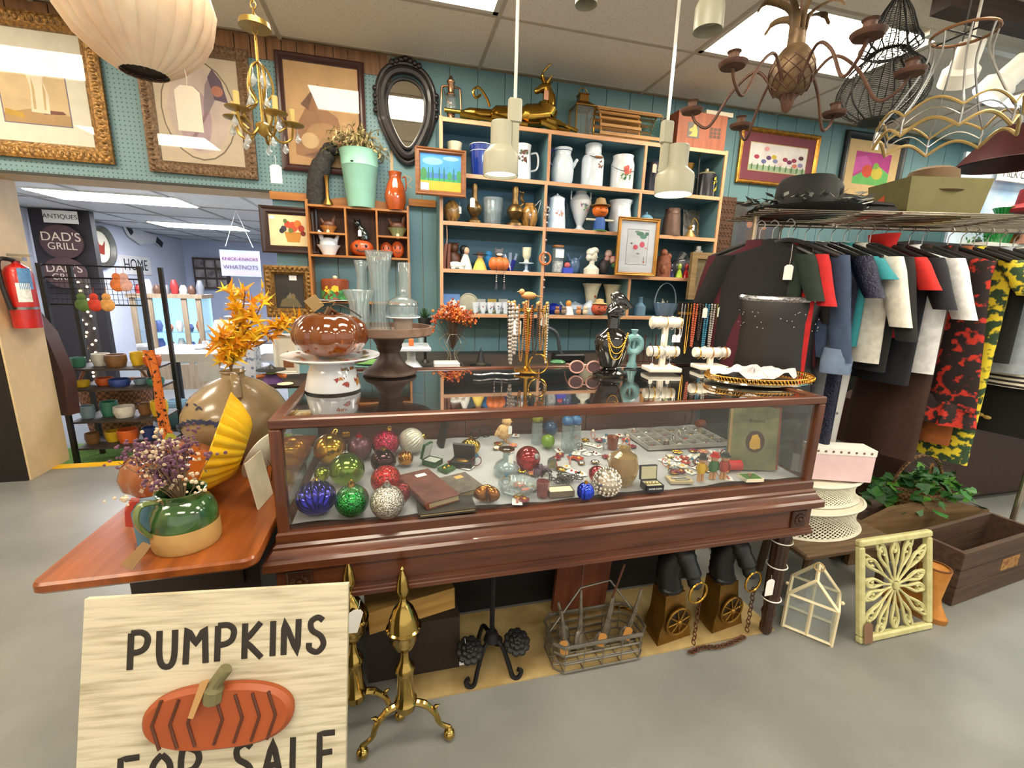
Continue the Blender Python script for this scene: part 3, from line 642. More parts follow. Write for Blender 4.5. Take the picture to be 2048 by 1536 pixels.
bauble(1171, 983, 17, 'blue_bauble', 'electric blue ribbed acorn bauble by the case front', merc((8, 30, 150), (30, 70, 214), 12), ribs=10, amp=.12, squash=1.1)
bauble(1194, 948, 17, 'red_bauble', 'small cherry red bauble behind the beaded silver one', merc((150, 10, 20), (200, 20, 36), 5), cap=None)
# beaded silver ball
t = bauble(1214, 964, 27, 'beaded_bauble', 'silver bauble covered in rows of raised beads', pm((188, 178, 162), .2, .8), cap=None)
rm = t.children[0].dimensions.z / 2; m = M()
for j in range(1, 9):
    z = cos(pi * j / 9); r = sin(pi * j / 9); nn = max(5, int(20 * r))
    for i in range(nn): a = 2 * pi * (i + .5 * (j % 2)) / nn; m.ball((rm * r * cos(a), rm * r * sin(a), rm * z), rm * .13, 5, 4)
m.build('beads', pm((206, 198, 184), .18, .8), t, loc=(0, 0, rm))
# amber heart
p = CP(974, 1004); k = PXM(p); m = M()
def heart(u, v):
    a = u * 2 * pi; x = 16 * sin(a) ** 3; y = 13 * cos(a) - 5 * cos(2 * a) - 2 * cos(3 * a) - cos(4 * a); s = sin(pi * v); return (x * s * 1.7 * k, y * s * 1.25 * k, 19 * k - 18 * k * cos(pi * v))
m.grid(heart, 36, 10); tag(m.build('heart_bauble', merc((150, 84, 6), (206, 132, 16), 5), loc=p, rot=(0, 0, rad(160))), 'amber gold glass heart ornament by the case front', 'ornament', 'glass baubles in the case')
# old books lying flat
def book(corners_px, z0, th, cover, label, pages=(196, 172, 128), name='old_book', spine=True, extra=None):
    P = [AZ(x, y, z0 + th) for x, y in corners_px]; c = sum(P, V()) / 4; u = (P[1] - P[0]); u.z = 0; ang = math.atan2(u.y, u.x); wd = ((P[1] - P[0]).length + (P[2] - P[3]).length) / 2; dp = ((P[3] - P[0]).length + (P[2] - P[1]).length) / 2
    t = thing(name, label, 'book', (c.x, c.y, z0), ang)
    M().bx(-wd / 2, wd / 2, -dp / 2, dp / 2, 0, .003).bx(-wd / 2, wd / 2, -dp / 2, dp / 2, th - .003, th).build('cover', cover, t, smooth=0)
    M().bx(-wd / 2 + .004, wd / 2 - .004, -dp / 2 + .004, dp / 2 - .004, .003, th - .003).build('pages', pattern(pages, tuple(int(q * .8) for q in pages), 220, .5, .9, 'stripe'), t, smooth=0)
    if spine: M().lathe([(.001, 0), (th / 2, 0), (th / 2, dp), (.001, dp)], 14, sx=.5).build('spine', cover, t, loc=(-wd / 2, dp / 2, th / 2), rot=(pi / 2, 0, 0))
    return t, wd, dp
leather = pm((88, 44, 34), .6, c2=(112, 60, 48), scale=30, bump=.1)
b0, _, _ = book([(830, 1030), (950, 1016), (945, 990), (840, 1000)], CF, .012, pm((44, 38, 30), .7), 'flat dark book under the large brown book', spine=False)
b1, wd, dp = book([(840, 1010), (905, 992), (872, 936), (808, 946)], CF + .0126, .022, leather, 'large old brown leather book with a white price sticker')
M().bx(-.018, .018, -.011, .011, 0, .0006).build('price_sticker', PAPER, b1, loc=(.01, dp * .33, .022), smooth=0)
b2, wd, dp = book([(905, 990), (962, 975), (940, 944), (886, 952)], CF + .001, .02, pm((86, 76, 68), .7, c2=(110, 98, 88), scale=40, bump=.15), 'smaller grey cloth book with an orange sticker')
M().bx(-.014, .014, -.011, .011, 0, .0006).build('price_sticker', fl((226, 160, 90), .8), b2, loc=(.01, dp * .3, .02), smooth=0)
# standing old book at the right end
p0, p1 = CP(1482, 952), CP(1578, 956); 
t = thing('old_book', 'large worn green cloth book standing up with a gilt medallion on the cover', 'book', (p0 + p1) / 2 + V((0, .06, 0)), math.atan2(p1.y - p0.y, p1.x - p0.x), None)
W_ = (p1 - p0).length; H_ = AY(1540, 818, ((p0 + p1) / 2).y + .07).z - CF; H_ = min(H_, CT - .03 - CF - .012)
gr = pm((96, 98, 70), .8, c2=(120, 118, 84), scale=18, bump=.1); m = M()
m.bx(-W_ / 2, W_ / 2, 0, .004, 0, H_).bx(-W_ / 2, W_ / 2, .034, .038, 0, H_); m.build('cover', gr, t, smooth=0, rot=(-.14, 0, 0), loc=(0, 0, .002))
M().bx(-W_ / 2 + .004, W_ / 2 - .003, .004, .034, .004, H_ - .004).build('pages', fl((170, 140, 100), .9), t, smooth=0, rot=(-.14, 0, 0), loc=(0, 0, .002))
M().lathe([(.001, 0), (.021, 0), (.021, H_), (.001, H_)], 14, sx=.45).build('spine', pm((120, 58, 34), .6), t, rot=(-.14, 0, 0), loc=(W_ / 2, .019, .002))
m = M(); m.poly([(.036 * cos(i * pi / 12), H_ * .46 + .042 * sin(i * pi / 12)) for i in range(24)], .001); m.build('medallion', pm((66, 38, 28), .6), t, rot=(-.14, 0, 0), loc=(0, -.0002, .002))
m = M(); m.poly([(-.022, H_ * .44), (-.012, H_ * .56), (.006, H_ * .58), (.018, H_ * .5), (.02, H_ * .36), (-.004, H_ * .33), (-.02, H_ * .36)], .001); m.build('gilt_figure', pm((196, 150, 50), .4), t, rot=(-.14, 0, 0), loc=(0, -.0014, .002))
text_mesh('Poems', .022, fl((60, 52, 36)), t, (0, -.0022 + .14 * 0 + .0226, H_ * .8), rot=(pi / 2 - .14, 0, 0), depth=.0003)
# chick figurine
p = CP(1008, 886); k = PXM(p); t = thing('chick_figurine', 'fluffy yellow chick figurine with a paper tag', 'figurine', p, rad(20))
fz = pm((196, 150, 96), .9, c2=(226, 188, 136), scale=80, bump=.5)
M().ball((0, 0, 24 * k), (17 * k, 13 * k, 16 * k), 16, 10).ball((5 * k, 0, 44 * k), (10 * k, 9.5 * k, 9.5 * k), 14, 9).tube([(-12 * k, 0, 24 * k), (-22 * k, 0, 20 * k)], [8 * k, 2 * k]).build('body', fz, t)
M().tube([(13 * k, 0, 43 * k), (20 * k, 0, 41 * k)], [3 * k, .3 * k]).build('beak', fl((222, 140, 50)), t)
m = M()
for s in (-1, 1): m.tube([(2 * k, s * 5 * k, 12 * k), (3 * k, s * 5 * k, 1.2 * k), (10 * k, s * 5 * k, 1 * k)], 1.2 * k, 5)
m.build('feet', fl((214, 140, 60)), t)
price_tag(t, (4 * k, -14 * k, 40 * k), .03, string=.002)
# open jewel boxes
def openbox(x, y, w_, d, h, lidc, inc, label, ang=0., lid_ang=100, name='jewel_box'):
    p = CP(x, y); t = thing(name, label, 'box', p, ang); oc = pm(lidc, .5, var=.08); ic = pm(inc, .8, var=.05)
    M().bx(-w_ / 2, w_ / 2, -d / 2, d / 2, 0, h * .8).bx(-w_ / 2, -w_ / 2 + .002, -d / 2, d / 2, h * .8, h).bx(w_ / 2 - .002, w_ / 2, -d / 2, d / 2, h * .8, h).bx(-w_ / 2, w_ / 2, -d / 2, -d / 2 + .002, h * .8, h).bx(-w_ / 2, w_ / 2, d / 2 - .002, d / 2, h * .8, h).build('box_base', oc, t, smooth=0)
    M().bx(-w_ / 2 + .002, w_ / 2 - .002, -d / 2 + .002, d / 2 - .002, h * .8, h * .86).build('pad', ic, t, smooth=0)
    if lid_ang > 160: return t
    l = M(); l.bx(-w_ / 2, w_ / 2, 0, d, -h * .5, 0); lo_ = l.build('lid', oc, t, smooth=0, loc=(0, d / 2, h), rot=(rad(lid_ang), 0, 0))
    M().bx(-w_ / 2 + .003, w_ / 2 - .003, .003, d - .003, 0, .0008).build('lid_lining', ic, lo_, smooth=0)
    return t
t = openbox(1303, 978, .062, .05, .024, (24, 26, 40), (206, 196, 160), 'open navy jewel box with cream lining and printed lid card', rad(-4), 82)
for q in range(4): M().ball((-.02 + q * .013, 0, .024), (.006, .008, .004), 8, 5).build('stone_earring', pm((214, 190, 130), .2, .6), t)
text_mesh('ANNE KLEIN', .0085, PAPER, t, (0, -.0254, .012), depth=.0002)
openbox(865, 928, .05, .06, .02, (40, 78, 40), (196, 196, 190), 'open green leatherette ring box with a white lining', rad(50), 105)
t = openbox(893, 940, .05, .045, .012, (60, 92, 44), (50, 92, 44), 'small green tray box with two gold clip earrings', rad(40), 170)
for q in (-.011, .011): M().ball((q, 0, .013), (.009, .009, .005), 10, 6).build('gold_earring', BRASS, t)
t = openbox(925, 930, .085, .06, .02, (24, 20, 20), (40, 36, 34), 'black open case holding an oval gold brooch', rad(-25), 110); M().ball((0, 0, .019), (.026, .014, .005), 18, 7).build('oval_brooch', GOLD, t)
t = openbox(1120, 988, .085, .045, .02, (112, 96, 76), (232, 222, 190), 'tan pen box with its lid off showing a cream pad', rad(-3), 175)
t = openbox(1500, 958, .07, .055, .012, (214, 206, 180), (70, 110, 40), 'shallow cream box lined with green felt holding a key charm', rad(-6), 179)
M().tube([(-.01, -.012, .0135), (.004, .01, .0135)], .003).ring((.007, .014, .0135), .006, .002, 12).build('key_charm', pm((190, 140, 110), .3, .7), t)
t = openbox(1358, 962, .085, .05, .01, (186, 170, 140), (206, 178, 130), 'tan tray box with silver pins', rad(-10), 179); M().tube([(-.03, 0, .012), (.03, .008, .013)], .004).tube([(-.02, -.012, .012), (.034, -.01, .012)], .003).build('silver_pins', STEEL, t)
# upright narrow case leaning at the back
p = CP(885, 905); tag(M().bx(-.015, .0, -.03, .03, 0, .17).build('slim_case', pm((30, 26, 24), .5), loc=p + V((.005, .08, 0)), rot=(0, .22, .2), smooth=0), 'tall slim black jewellery case lid standing open at the back', 'box')
# decanter with brass rim, glass dish, little mug
p = CP(1012, 948); k = PXM(p); t = thing('perfume_decanter', 'clear glass decanter with a wide brass rim and price tag', 'decanter', p)
M().lathe(cup([(.001, 0), (24 * k, 0), (25 * k, 14 * k), (20 * k, 24 * k), (8 * k, 32 * k), (7 * k, 44 * k), (11 * k, 50 * k)]), 28).build('bottle', CUT, t); M().lathe([(10 * k, 50 * k), (16 * k, 52 * k), (16 * k, 54 * k), (9 * k, 54 * k)], 24, cap=False).build('rim', BRASS, t); price_tag(t, (6 * k, -12 * k, 46 * k), .03, string=.002)
p = CP(1085, 990); k = PXM(p); t = vessel('red_cut_tumbler', 'tiny ruby flashed cut glass tumbler', 'glass', p, 30 * k, 13 * k, [(.02, 0), (.85, 0), (.95, .5), (1, 1)], glass((190, 120, 120), .35, .08), ribs=12, amp=.1, n=36)
p = CP(1035, 982); k = PXM(p); vessel('pressed_glass_dish', 'low pressed glass dish filled with clear beads', 'dish', p, 18 * k, 40 * k, [(.02, 0), (.7, 0), (.85, .4), (1, 1)], CUT, ribs=20, amp=.06, n=40)
p = V(AZ(1249, 972, CF)); k = PXM(p); vessel('champagne_glass_vase', 'bulbous champagne tinted crackle glass vase with short neck', 'vase', p + V((0, .02, 0)), 78 * k, 30 * k, [(.1, 0), (.6, 0), (.9, .25), (1, .5), (.85, .78), (.4, .9), (.4, 1)], glass((226, 206, 166), .3, .08, 1.3, (214, 186, 130)), ribs=8, amp=.06, n=40)
# ribbed salt shakers with blue glass balls on top
for x, y, s, lb in ((1132, 902, 1., 'taller ribbed clear glass cruet with a sky blue glass ball stopper'), (1149, 899, .97, 'ribbed clear glass cruet with a sky blue glass ball stopper beside its taller mate'), (1073, 886, .8, 'ribbed clear glass cruet with a yellow green stopper and tag')):
    p = CP(x, y); k = PXM(p); t = thing('glass_cruet', lb, 'cruet', p); hh = 54 * k * s
    M().lathe(cup([(.001, 0), (10.5 * k, 0), (11 * k, hh * .5), (10 * k, hh)]), 28, ribs=14, amp=.08).build('bottle', CUT, t)
    M().ball((0, 0, hh + 9 * k), (12 * k, 12 * k, 10 * k), 18, 10).build('stopper', glass((70, 150, 210) if x > 1100 else (190, 190, 60), .35, .05, 1.2), t)
bauble(1101, 856, 15, 'glass_ball', 'deep sky blue glass ball behind the cruets', glass((50, 100, 150), .45, .05, 1.2), cap=None)
bauble(1096, 882, 14, 'glass_ball', 'lime green glass ball beside the ribbed cruets', glass((150, 190, 40), .45, .05, 1.2), cap=None)
# spectacles, purple bow, arch frame, chains, little trophy
p = CP(962, 874); t = thing('spectacles', 'pair of dark folded spectacles with round lenses', 'glasses', p, rad(10))
for s in (-1, 1): M().ring((s * .026, 0, .018), .022, .0028, 22, axis='y').build('rim', BLACK, t)
M().tube([(-.05, 0, .02), (-.02, .05, .004), (.04, .06, .004)], .0025).build('temple_arm', BLACK, t)
p = CP(1085, 952); m = M()
for q in range(9): m.tube(spline([(0, 0, .01), (.02 * cos(q), .02 * sin(q), .025 + .004 * (q % 3)), (.035 * cos(q + .4), .03 * sin(q + .4), .008)], 4), [.006, .008, .01, .01, .01, .009, .008, .006, .003], 6, flat=.3)
tag(m.build('satin_bow', pm((60, 16, 50), .35), loc=p), 'crumpled purple satin ribbon bow beside the ruby ball', 'ribbon')
p = CP(1103, 938); t = thing('arch_frame', 'tiny arched silver picture frame', 'frame', p, rad(-5)); M().poly([(-.018, 0), (.018, 0), (.018, .03)] + [(.018 * cos(i * pi / 8), .03 + .018 * sin(i * pi / 8)) for i in range(1, 8)] + [(-.018, .03)], .006).build('frame', STEEL, t); M().poly([(-.011, .006), (.011, .006), (.011, .03)] + [(.011 * cos(i * pi / 8), .03 + .011 * sin(i * pi / 8)) for i in range(1, 8)] + [(-.011, .03)], .001).build('photo', pm((150, 130, 90), .5, c2=(80, 100, 70), scale=60), t, loc=(0, -.006, 0))
p = CP(1130, 962); random.seed(5); m = M()
for q in range(26): a = random.uniform(0, 6.3); m.ring((random.gauss(0, .022), random.gauss(0, .016), .008 + random.random() * .012), random.uniform(.008, .013), .0022, 12, 5, axis=random.choice('xyz'))
stuff(tag(m.build('chain_pile', pm((90, 86, 84), .35, .7), loc=p), 'tangled pile of dark silver chains', 'chain'))
# compartment tray full of small jewellery
pa, pb, pc, pd = CP(1270, 903), CP(1445, 893), CP(1420, 862), CP(1262, 866); c = (pa + pb + pc + pd) / 4; W_, D_ = (pb - pa).length * .94, (pd - pa).length * .9
t = thing('compartment_tray', 'silver grey divided jewellery tray at the back of the case', 'tray', c, math.atan2((pb - pa).y, (pb - pa).x))
M().bx(-W_ / 2, W_ / 2, -D_ / 2, D_ / 2, 0, .004).build('bottom', pm((60, 58, 60), .8), t, smooth=0); m = M()
for i in range(7): xx = -W_ / 2 + i * W_ / 6; m.bx(xx - .0018, xx + .0018, -D_ / 2, D_ / 2, .004, .022)
for j in range(5): yy = -D_ / 2 + j * D_ / 4; m.bx(-W_ / 2, W_ / 2, yy - .0018, yy + .0018, .004, .022)
m.build('dividers', pm((176, 172, 164), .5), t, smooth=0)
random.seed(21)
tcol = [('gold', BRASS), ('silver', silv), ('red', pm((176, 60, 40), .3, .2)), ('pink', pm((200, 120, 100), .3)), ('wine', pm((120, 40, 50), .3)), ('cream', pm((216, 206, 190), .3))]
def trinket(p, kind, s, group, label):
    cn, cm = random.choice(tcol)
    t = thing('jewellery_piece', cn + ' ' + label, 'jewelry', p, random.uniform(0, 6), group)
    if kind == 'card':
        M().bx(-.55 * s, .55 * s, -.4 * s, .4 * s, 0, .0008).build('card', PAPER, t, smooth=0); m = M()
        for dx in (-.2, .2): m.ball((dx * s, 0, .004), (.12 * s, .12 * s, .004), 7, 5)
        m.build('earrings', cm, t)
    elif kind == 'brooch':
        m = M()
        for q in range(6): a = q * pi / 3; m.ball((.3 * s * cos(a), .3 * s * sin(a), .005), (.2 * s, .2 * s, .0045), 6, 4)
        m.build('petals', cm, t); M().ball((0, 0, .007), (.16 * s, .16 * s, .005), 7, 5).build('stone', random.choice((pm((226, 214, 190), .15), pm((150, 20, 30), .1), pm((220, 170, 60), .2))), t)
    elif kind == 'ring':
        M().ring((0, 0, .45 * s), .4 * s, .002, 16, 5, axis='y').build('band', cm, t); M().ball((0, 0, .9 * s), .16 * s, 7, 5).build('stone', random.choice((pm((226, 214, 190), .1), pm((60, 110, 140), .1))), t)
    else:
        M().ball((0, 0, .007), (.42 * s, .3 * s, .0065), 12, 6).build('cameo', cm, t); M().ring((0, 0, .005), .4 * s, .0025, 20, 5, sy=.75).build('setting', BRASS, t)
    return t
lb = {'card': 'earring pair on a white card among loose jewellery', 'brooch': 'flower cluster brooch among loose jewellery', 'ring': 'ring standing up among the loose jewellery', 'cameo': 'oval cameo brooch among the loose jewellery'}
for i in range(6):
    for j in range(4):
        u, v_ = (i + .5) / 6 - .5, (j + .5) / 4 - .5; q = Matrix.Rotation(t.rotation_euler.z, 3, 'Z') @ V((u * W_, v_ * D_, .0046)); kd = ('brooch', 'card', 'cameo', 'ring')[(i * 3 + j) % 4]
        trinket(c + q, kd, .03, 'jewellery in the divided tray', {'card': 'earring card', 'brooch': 'small flower brooch', 'ring': 'small ring', 'cameo': 'small cameo'}[kd] + ' lying in the divided silver grey tray')
spots = []
for (x0, x1, y0, y1, n_) in ((1150, 1265, 872, 930, 34), (1325, 1480, 903, 940, 34), (1330, 1385, 930, 948, 5), (1010, 1075, 960, 1010, 9), (1150, 1260, 925, 945, 6), (1440, 1475, 940, 962, 3), (1035, 1110, 930, 956, 6), (1105, 1165, 900, 952, 9), (900, 960, 905, 935, 4), (985, 1050, 870, 905, 6)):
    for q in range(n_ * 4):
        if sum(1 for s_ in spots if s_[2] == (x0, y0)) >= n_: break
        x, y = random.uniform(x0, x1), random.uniform(y0, y1)
        if all((x - a) ** 2 + ((y - b) * 1.7) ** 2 > 13 ** 2 for a, b, _ in spots): spots.append((x, y, (x0, y0)))
for i, (x, y, _) in enumerate(spots):
    kd = ('card', 'brooch', 'cameo', 'card', 'ring', 'brooch')[i % 6]; trinket(CP(x, y), kd, .036 + .012 * random.random(), 'loose jewellery in the case', lb[kd])
# three painted wooden puppets and the red spool
for i, (x, y, hat, coat, lb_) in enumerate(((1400, 962, (40, 36, 34), (214, 168, 30), 'small painted wooden figure in yellow coat and dark hat'), (1424, 958, (190, 40, 30), (60, 110, 60), 'small painted wooden figure in green coat and red cap'), (1445, 958, (44, 50, 44), (170, 52, 36), 'small painted wooden figure in red vest and bowler hat'))):
    p = CP(x, y); k = PXM(p); t = thing('wooden_figure', lb_, 'figurine', p + V((0, .0, 0)), rad(-8), 'painted wooden figures'); 
    m = M()
    for s in (-1, 1): m.tube([(s * 4 * k, 0, 0), (s * 3.6 * k, 0, 18 * k)], [3.2 * k, 3 * k], 8)
    m.build('legs', fl((200, 146, 96)), t); M().lathe([(.001, 17 * k), (8 * k, 17 * k), (9 * k, 28 * k), (6 * k, 38 * k), (.001, 39 * k)], 16, sy=.7).build('coat', fl(coat, .4), t)
    m = M()
    for s in (-1, 1): m.tube([(s * 7 * k, 0, 36 * k), (s * 11 * k, -2 * k, 26 * k), (s * 7 * k, -5 * k, 22 * k)], 2.4 * k, 6)
    m.build('arms', fl(tuple(int(q * .8) for q in coat), .4), t)
    M().ball((0, 0, 45 * k), (7.5 * k, 7 * k, 7.5 * k), 14, 9).ball((0, -7 * k, 44 * k), 1.8 * k, 6, 4).build('head', fl((214, 160, 120)), t); M().lathe([(.001, 48 * k), (10 * k, 48 * k), (10 * k, 49.5 * k), (6.5 * k, 50 * k), (6 * k, 56 * k), (.001, 57 * k)], 16).build('hat', fl(hat), t)
p = CP(1464, 940); k = PXM(p); tag(M().lathe([(.001, 0), (11 * k, 0), (11 * k, 2 * k), (10 * k, 3 * k), (10 * k, 25 * k), (11 * k, 26 * k), (11 * k, 28 * k), (.001, 28 * k)], 20, ribs=20, amp=.04).build('red_cylinder', pm((190, 30, 24), .5), loc=p + V((-14 * k, 0, 11 * k)), rot=(0, pi / 2, -.15)), 'red ribbed cylinder lying beside the painted wooden figures', 'cylinder')
p = CP(1235, 902); k = PXM(p); vessel('amber_shot_cup', 'small amber brown cup among the jewellery', 'cup', p + V((-.01, .03, 0)), 26 * k, 12 * k, [(.02, 0), (.8, 0), (1, 1)], pm((120, 52, 16), .15, coat=.6))
p = CP(1398, 872); t = thing('wooden_mallet', 'little wooden gavel standing by the divided tray', 'gavel', p); M().bx(-.006, .006, -.006, .006, 0, .05).build('handle', fl((190, 170, 140)), t, smooth=0); M().lathe([(.001, 0), (.016, 0), (.018, .004), (.018, .034), (.016, .038), (.001, .038)], 16).build('head', pm((116, 52, 30), .4), t, loc=(-.019, 0, .062), rot=(0, pi / 2, 0))
# ---------------------------------------------------------------- side table left of the counter
TZL = .70
t = thing('side_table', 'orange pine side table with a dark base against the counter end', 'table', (-.585, 1.58, 0))
PINEO = wood((110, 52, 18), (150, 80, 30), .3, 1, 2.6, .25)
m = M(); n = 8; out = []
for (cx, cy, a0) in ((.205, .45, 0), (-.195, .45, 90), (-.205, -.465, 180), (.195, -.445, 270)):
    rr = .02 if a0 != 270 else .035
    for i in range(n + 1): a = rad(a0 + 90 * i / n); out.append((cx + rr * cos(a), cy + rr * sin(a)))
prf = [(.985, -.03), (1, -.022), (1, -.006), (.99, 0)]
for s_, z in prf: m._add([(x * s_, y * s_, TZL + z) for x, y in out], [])
N_ = len(out); m.f = [[k * N_ + i, k * N_ + (i + 1) % N_, (k + 1) * N_ + (i + 1) % N_, (k + 1) * N_ + i] for k in range(3) for i in range(N_)] + [list(range(3 * N_, 4 * N_)), list(range(N_ - 1, -1, -1))]; m.m = [0] * len(m.f)
m.build('table_top', PINEO, t)
dk = wood((26, 16, 12), (42, 26, 18), .4)
M().bx(-.14, .18, -.3, .42, .08, TZL - .031).build('dark_base', dk, t, smooth=0)
M().bx(-.1, .14, -.312, -.3, .52, .64).build('drawer', wood((34, 20, 14), (52, 32, 22), .4), t, smooth=0)
for sx in (-.12, .16):
    for sy in (-.28, .4): M().lathe([(.018, 0), (.022, .03), (.018, .08), (.001, .081)], 12).build('foot', dk, t, loc=(sx, sy, 0))
def L_(x, y): return AZ(x, y, TZL + .0008)
# big stoneware jug with yellow autumn leaves
p = V((-.61, 1.86, TZL + .0008)); k = PXM(p); R = 93 * k
t = thing('stoneware_jug', 'big tan salt-glazed jug with blue slip decoration', 'jug', p); h = AY(462, 742, p.y).z - p.z
stone = pm((124, 104, 74), .25, c2=(146, 126, 94), scale=6, coat=.4)
M().lathe(cup([(.001, 0), (R * .62, 0), (R * .8, h * .1), (R, h * .42), (R * .97, h * .55), (R * .8, h * .72), (R * .5, h * .86), (R * .22, h * .93), (R * .2, h * .97), (R * .24, h)]), 48).build('body', stone, t)
M().tube(spline([(.02, -R * .2, h * .97), (.03, -R * .45, h * .985), (.045, -R * .62, h * .93), (.05, -R * .7, h * .78)], 5), .016, 8, flat=.6).build('handle', stone, t)
m = M(); random.seed(9)
def onjug(a, zz, s, rot):
    zf = zz / h; rr = R * (.8 + .2 * min(1, zf / .42) if zf < .42 else 1 - (max(0, zf - .42) / .42) ** 2 * .45) * 1.03 + .002
    c = V((rr * cos(a), rr * sin(a), zz)); u = V((-sin(a), cos(a), 0)); w_ = V((0, 0, 1))
    m.ball(c, .001, 3, 2); base = c
    pts = [base + (u * (cos(rot) * x - sin(rot) * y) + w_ * (sin(rot) * x + cos(rot) * y)) * s for x, y in ((-1, 0), (-.4, .35), (.4, .3), (1, 0), (.4, -.3), (-.4, -.35))]
    m._add(pts, [tuple(range(6))])
for i in range(40):
    u = i / 40; onjug(rad(-165 + 95 * u), h * (.36 + .2 * sin(u * 2.6)), .014 + .006 * random.random(), random.uniform(-.6, .9))
for i in range(16): onjug(rad(-160 + 30 * random.random()), h * (.16 + .06 * random.random()), .012, random.uniform(-1, 1))
for i in range(8): onjug(rad(-150 + 40 * random.random()), h * (.66 + .05 * random.random()), .012, random.uniform(-1, 1))
stuff(m.build('blue_slip_decoration', pm((48, 60, 92), .25), t, smooth=0))
fol = thing('autumn_leaf_branch', 'spray of bright yellow artificial maple leaves in the stoneware jug', 'foliage', p + V((0, 0, h - .02)))
br = M(); ends = []
def br_(pts): br.tube(spline(pts, 4), .0025, 5)
tips = [((462, 742), (455, 690), (480, 650), (490, 585)), ((462, 742), (475, 690), (500, 650), (530, 600)), ((462, 742), (480, 690), (540, 665), (600, 650)), ((462, 742), (470, 700), (520, 690), (560, 660)), ((462, 742), (455, 720), (450, 700), (455, 690)), ((462, 742), (465, 700), (480, 640), (462, 590))]
for tp in tips:
    pts = [AY(x, y, 1.86 + (.02 * (i % 2))) - V(fol.location) for i, (x, y) in enumerate(tp)]; br_(pts); ends.append(spline(pts, 5))
br.build('twig', fl((96, 66, 30)), fol)
def mleaf(s):
    o = []
    for i in range(5):
        a = rad(-100 + 50 * i); L = (1, .8, 1.1, .8, 1)[i]
        o += [(s * L * sin(a), s * L * cos(a) + .2 * s), (s * .28 * sin(a + rad(25)), s * .28 * cos(a + rad(25)) + .2 * s)]
    return o
random.seed(17); lm = []
for v_ in range(3):
    m = M(); o = mleaf(.05); N_ = len(o); m._add([(x, y + .01, .006 * sin(i * 1.7 + v_)) for i, (x, y) in enumerate(o)] + [(0, .02, .003), (0, -.02, 0)], [(i, (i + 1) % N_, N_) for i in range(N_)]); lm.append(m.build('leaf', pm(((236, 180, 24), (240, 196, 44), (222, 146, 20))[v_], .45, var=.18, scale=30), fol, smooth=0))
cnt = 0
for E_ in ends:
    for i in range(3, len(E_)):
        for q in range(2 if i > 5 else 3):
            src = lm[cnt % 3]; lf = src if cnt < 3 else src.copy()
            if cnt >= 3: col.objects.link(lf); lf.parent = fol
            lf.location = E_[i] + V((random.gauss(0, .012), random.gauss(0, .012), random.gauss(0, .012))); lf.rotation_euler = (random.uniform(.6, 2.2), random.uniform(-.6, .6), random.uniform(-3.1, 3.1)); lf.scale = (random.uniform(.6, 1.15),) * 3; cnt += 1
# green and tan pitcher with dried flowers
p = L_(377, 1082); k = PXM(p); R = 58 * k; h = AY(372, 985, p.y - .02).z - TZL
t = thing('glazed_pitcher', 'squat green glazed stoneware pitcher with an unglazed tan foot', 'pitcher', p)
M().lathe(cup([(.001, 0), (R * .95, 0), (R, .01), (R * .99, h * .3), (R * .97, h * .42)]), 36).build('tan_foot', pm((176, 140, 84), .5, var=.12), t)
M().lathe(cup([(R * .972, h * .40), (R * .98, h * .42), (R * .96, h * .62), (R * .84, h * .78), (R * .66, h * .86), (R * .66, h * .9), (R * .74, h)]), 36).build('green_glaze', pm((30, 60, 30), .12, c2=(66, 104, 52), scale=14, coat=.8), t)
M().tube(spline([(-R * .5, -R * .45, h * .9), (-R * .85, -R * .75, h * .92), (-R * .95, -R * .85, h * .65), (-R * .75, -R * .68, h * .35)], 5), .011, 8, flat=.6).build('handle', pm((96, 110, 60), .2, coat=.6), t)
kt = M().poly([(-.012, 0), (.012, 0), (.016, -.06), (-.016, -.06)], .0015).build('kraft_tag', fl((120, 90, 56), .9), t, loc=(-R * .7, -R * .95, h * .3), rot=(-.9, .3, -.4))
fl_ = thing('dried_flowers', 'bunch of dried purple statice and pale seed heads in the green pitcher', 'flowers', p + V((0, 0, h * .8)))
random.seed(4); st = M(); fz = M()
for i in range(70):
    a = random.uniform(0, 6.3); r = abs(random.gauss(0, .055)); zz = random.uniform(.03, .13); tip = V((r * cos(a) - .03, r * sin(a), zz + h * .2)); st.tube([(0, 0, -.02), tip * .6, tip], .0009, 4)
    for q in range(9):
        fz.mi = 0 if i % 4 else 1; c = tip + V((random.gauss(0, .011), random.gauss(0, .011), random.gauss(0, .009))); fz.ball(c, random.uniform(.003, .0055), 5, 3)
st.build('stems', fl((120, 96, 70)), fl_); stuff(fz.build('florets', [pm((96, 62, 84), .8, var=.3, scale=90), fl((200, 176, 150), .8)], fl_))
pe = M()
for i in range(46):
    a = random.uniform(0, 6.3); r = random.uniform(.02, .085); c = V((r * cos(a) - .02, r * sin(a) - .01, h * .2 + random.uniform(.01, .12))); e = Euler((random.uniform(0, 6), random.uniform(0, 6), 0)).to_matrix(); s = random.uniform(.004, .008)
    pe._add([c + e @ V((x * s, y * s, 0)) for x, y in ((-1, 0), (0, -.8), (1, 0), (.2, .9))], [(0, 1, 2, 3)])
stuff(pe.build('papery_petals', fl((170, 146, 120), .8), fl_))
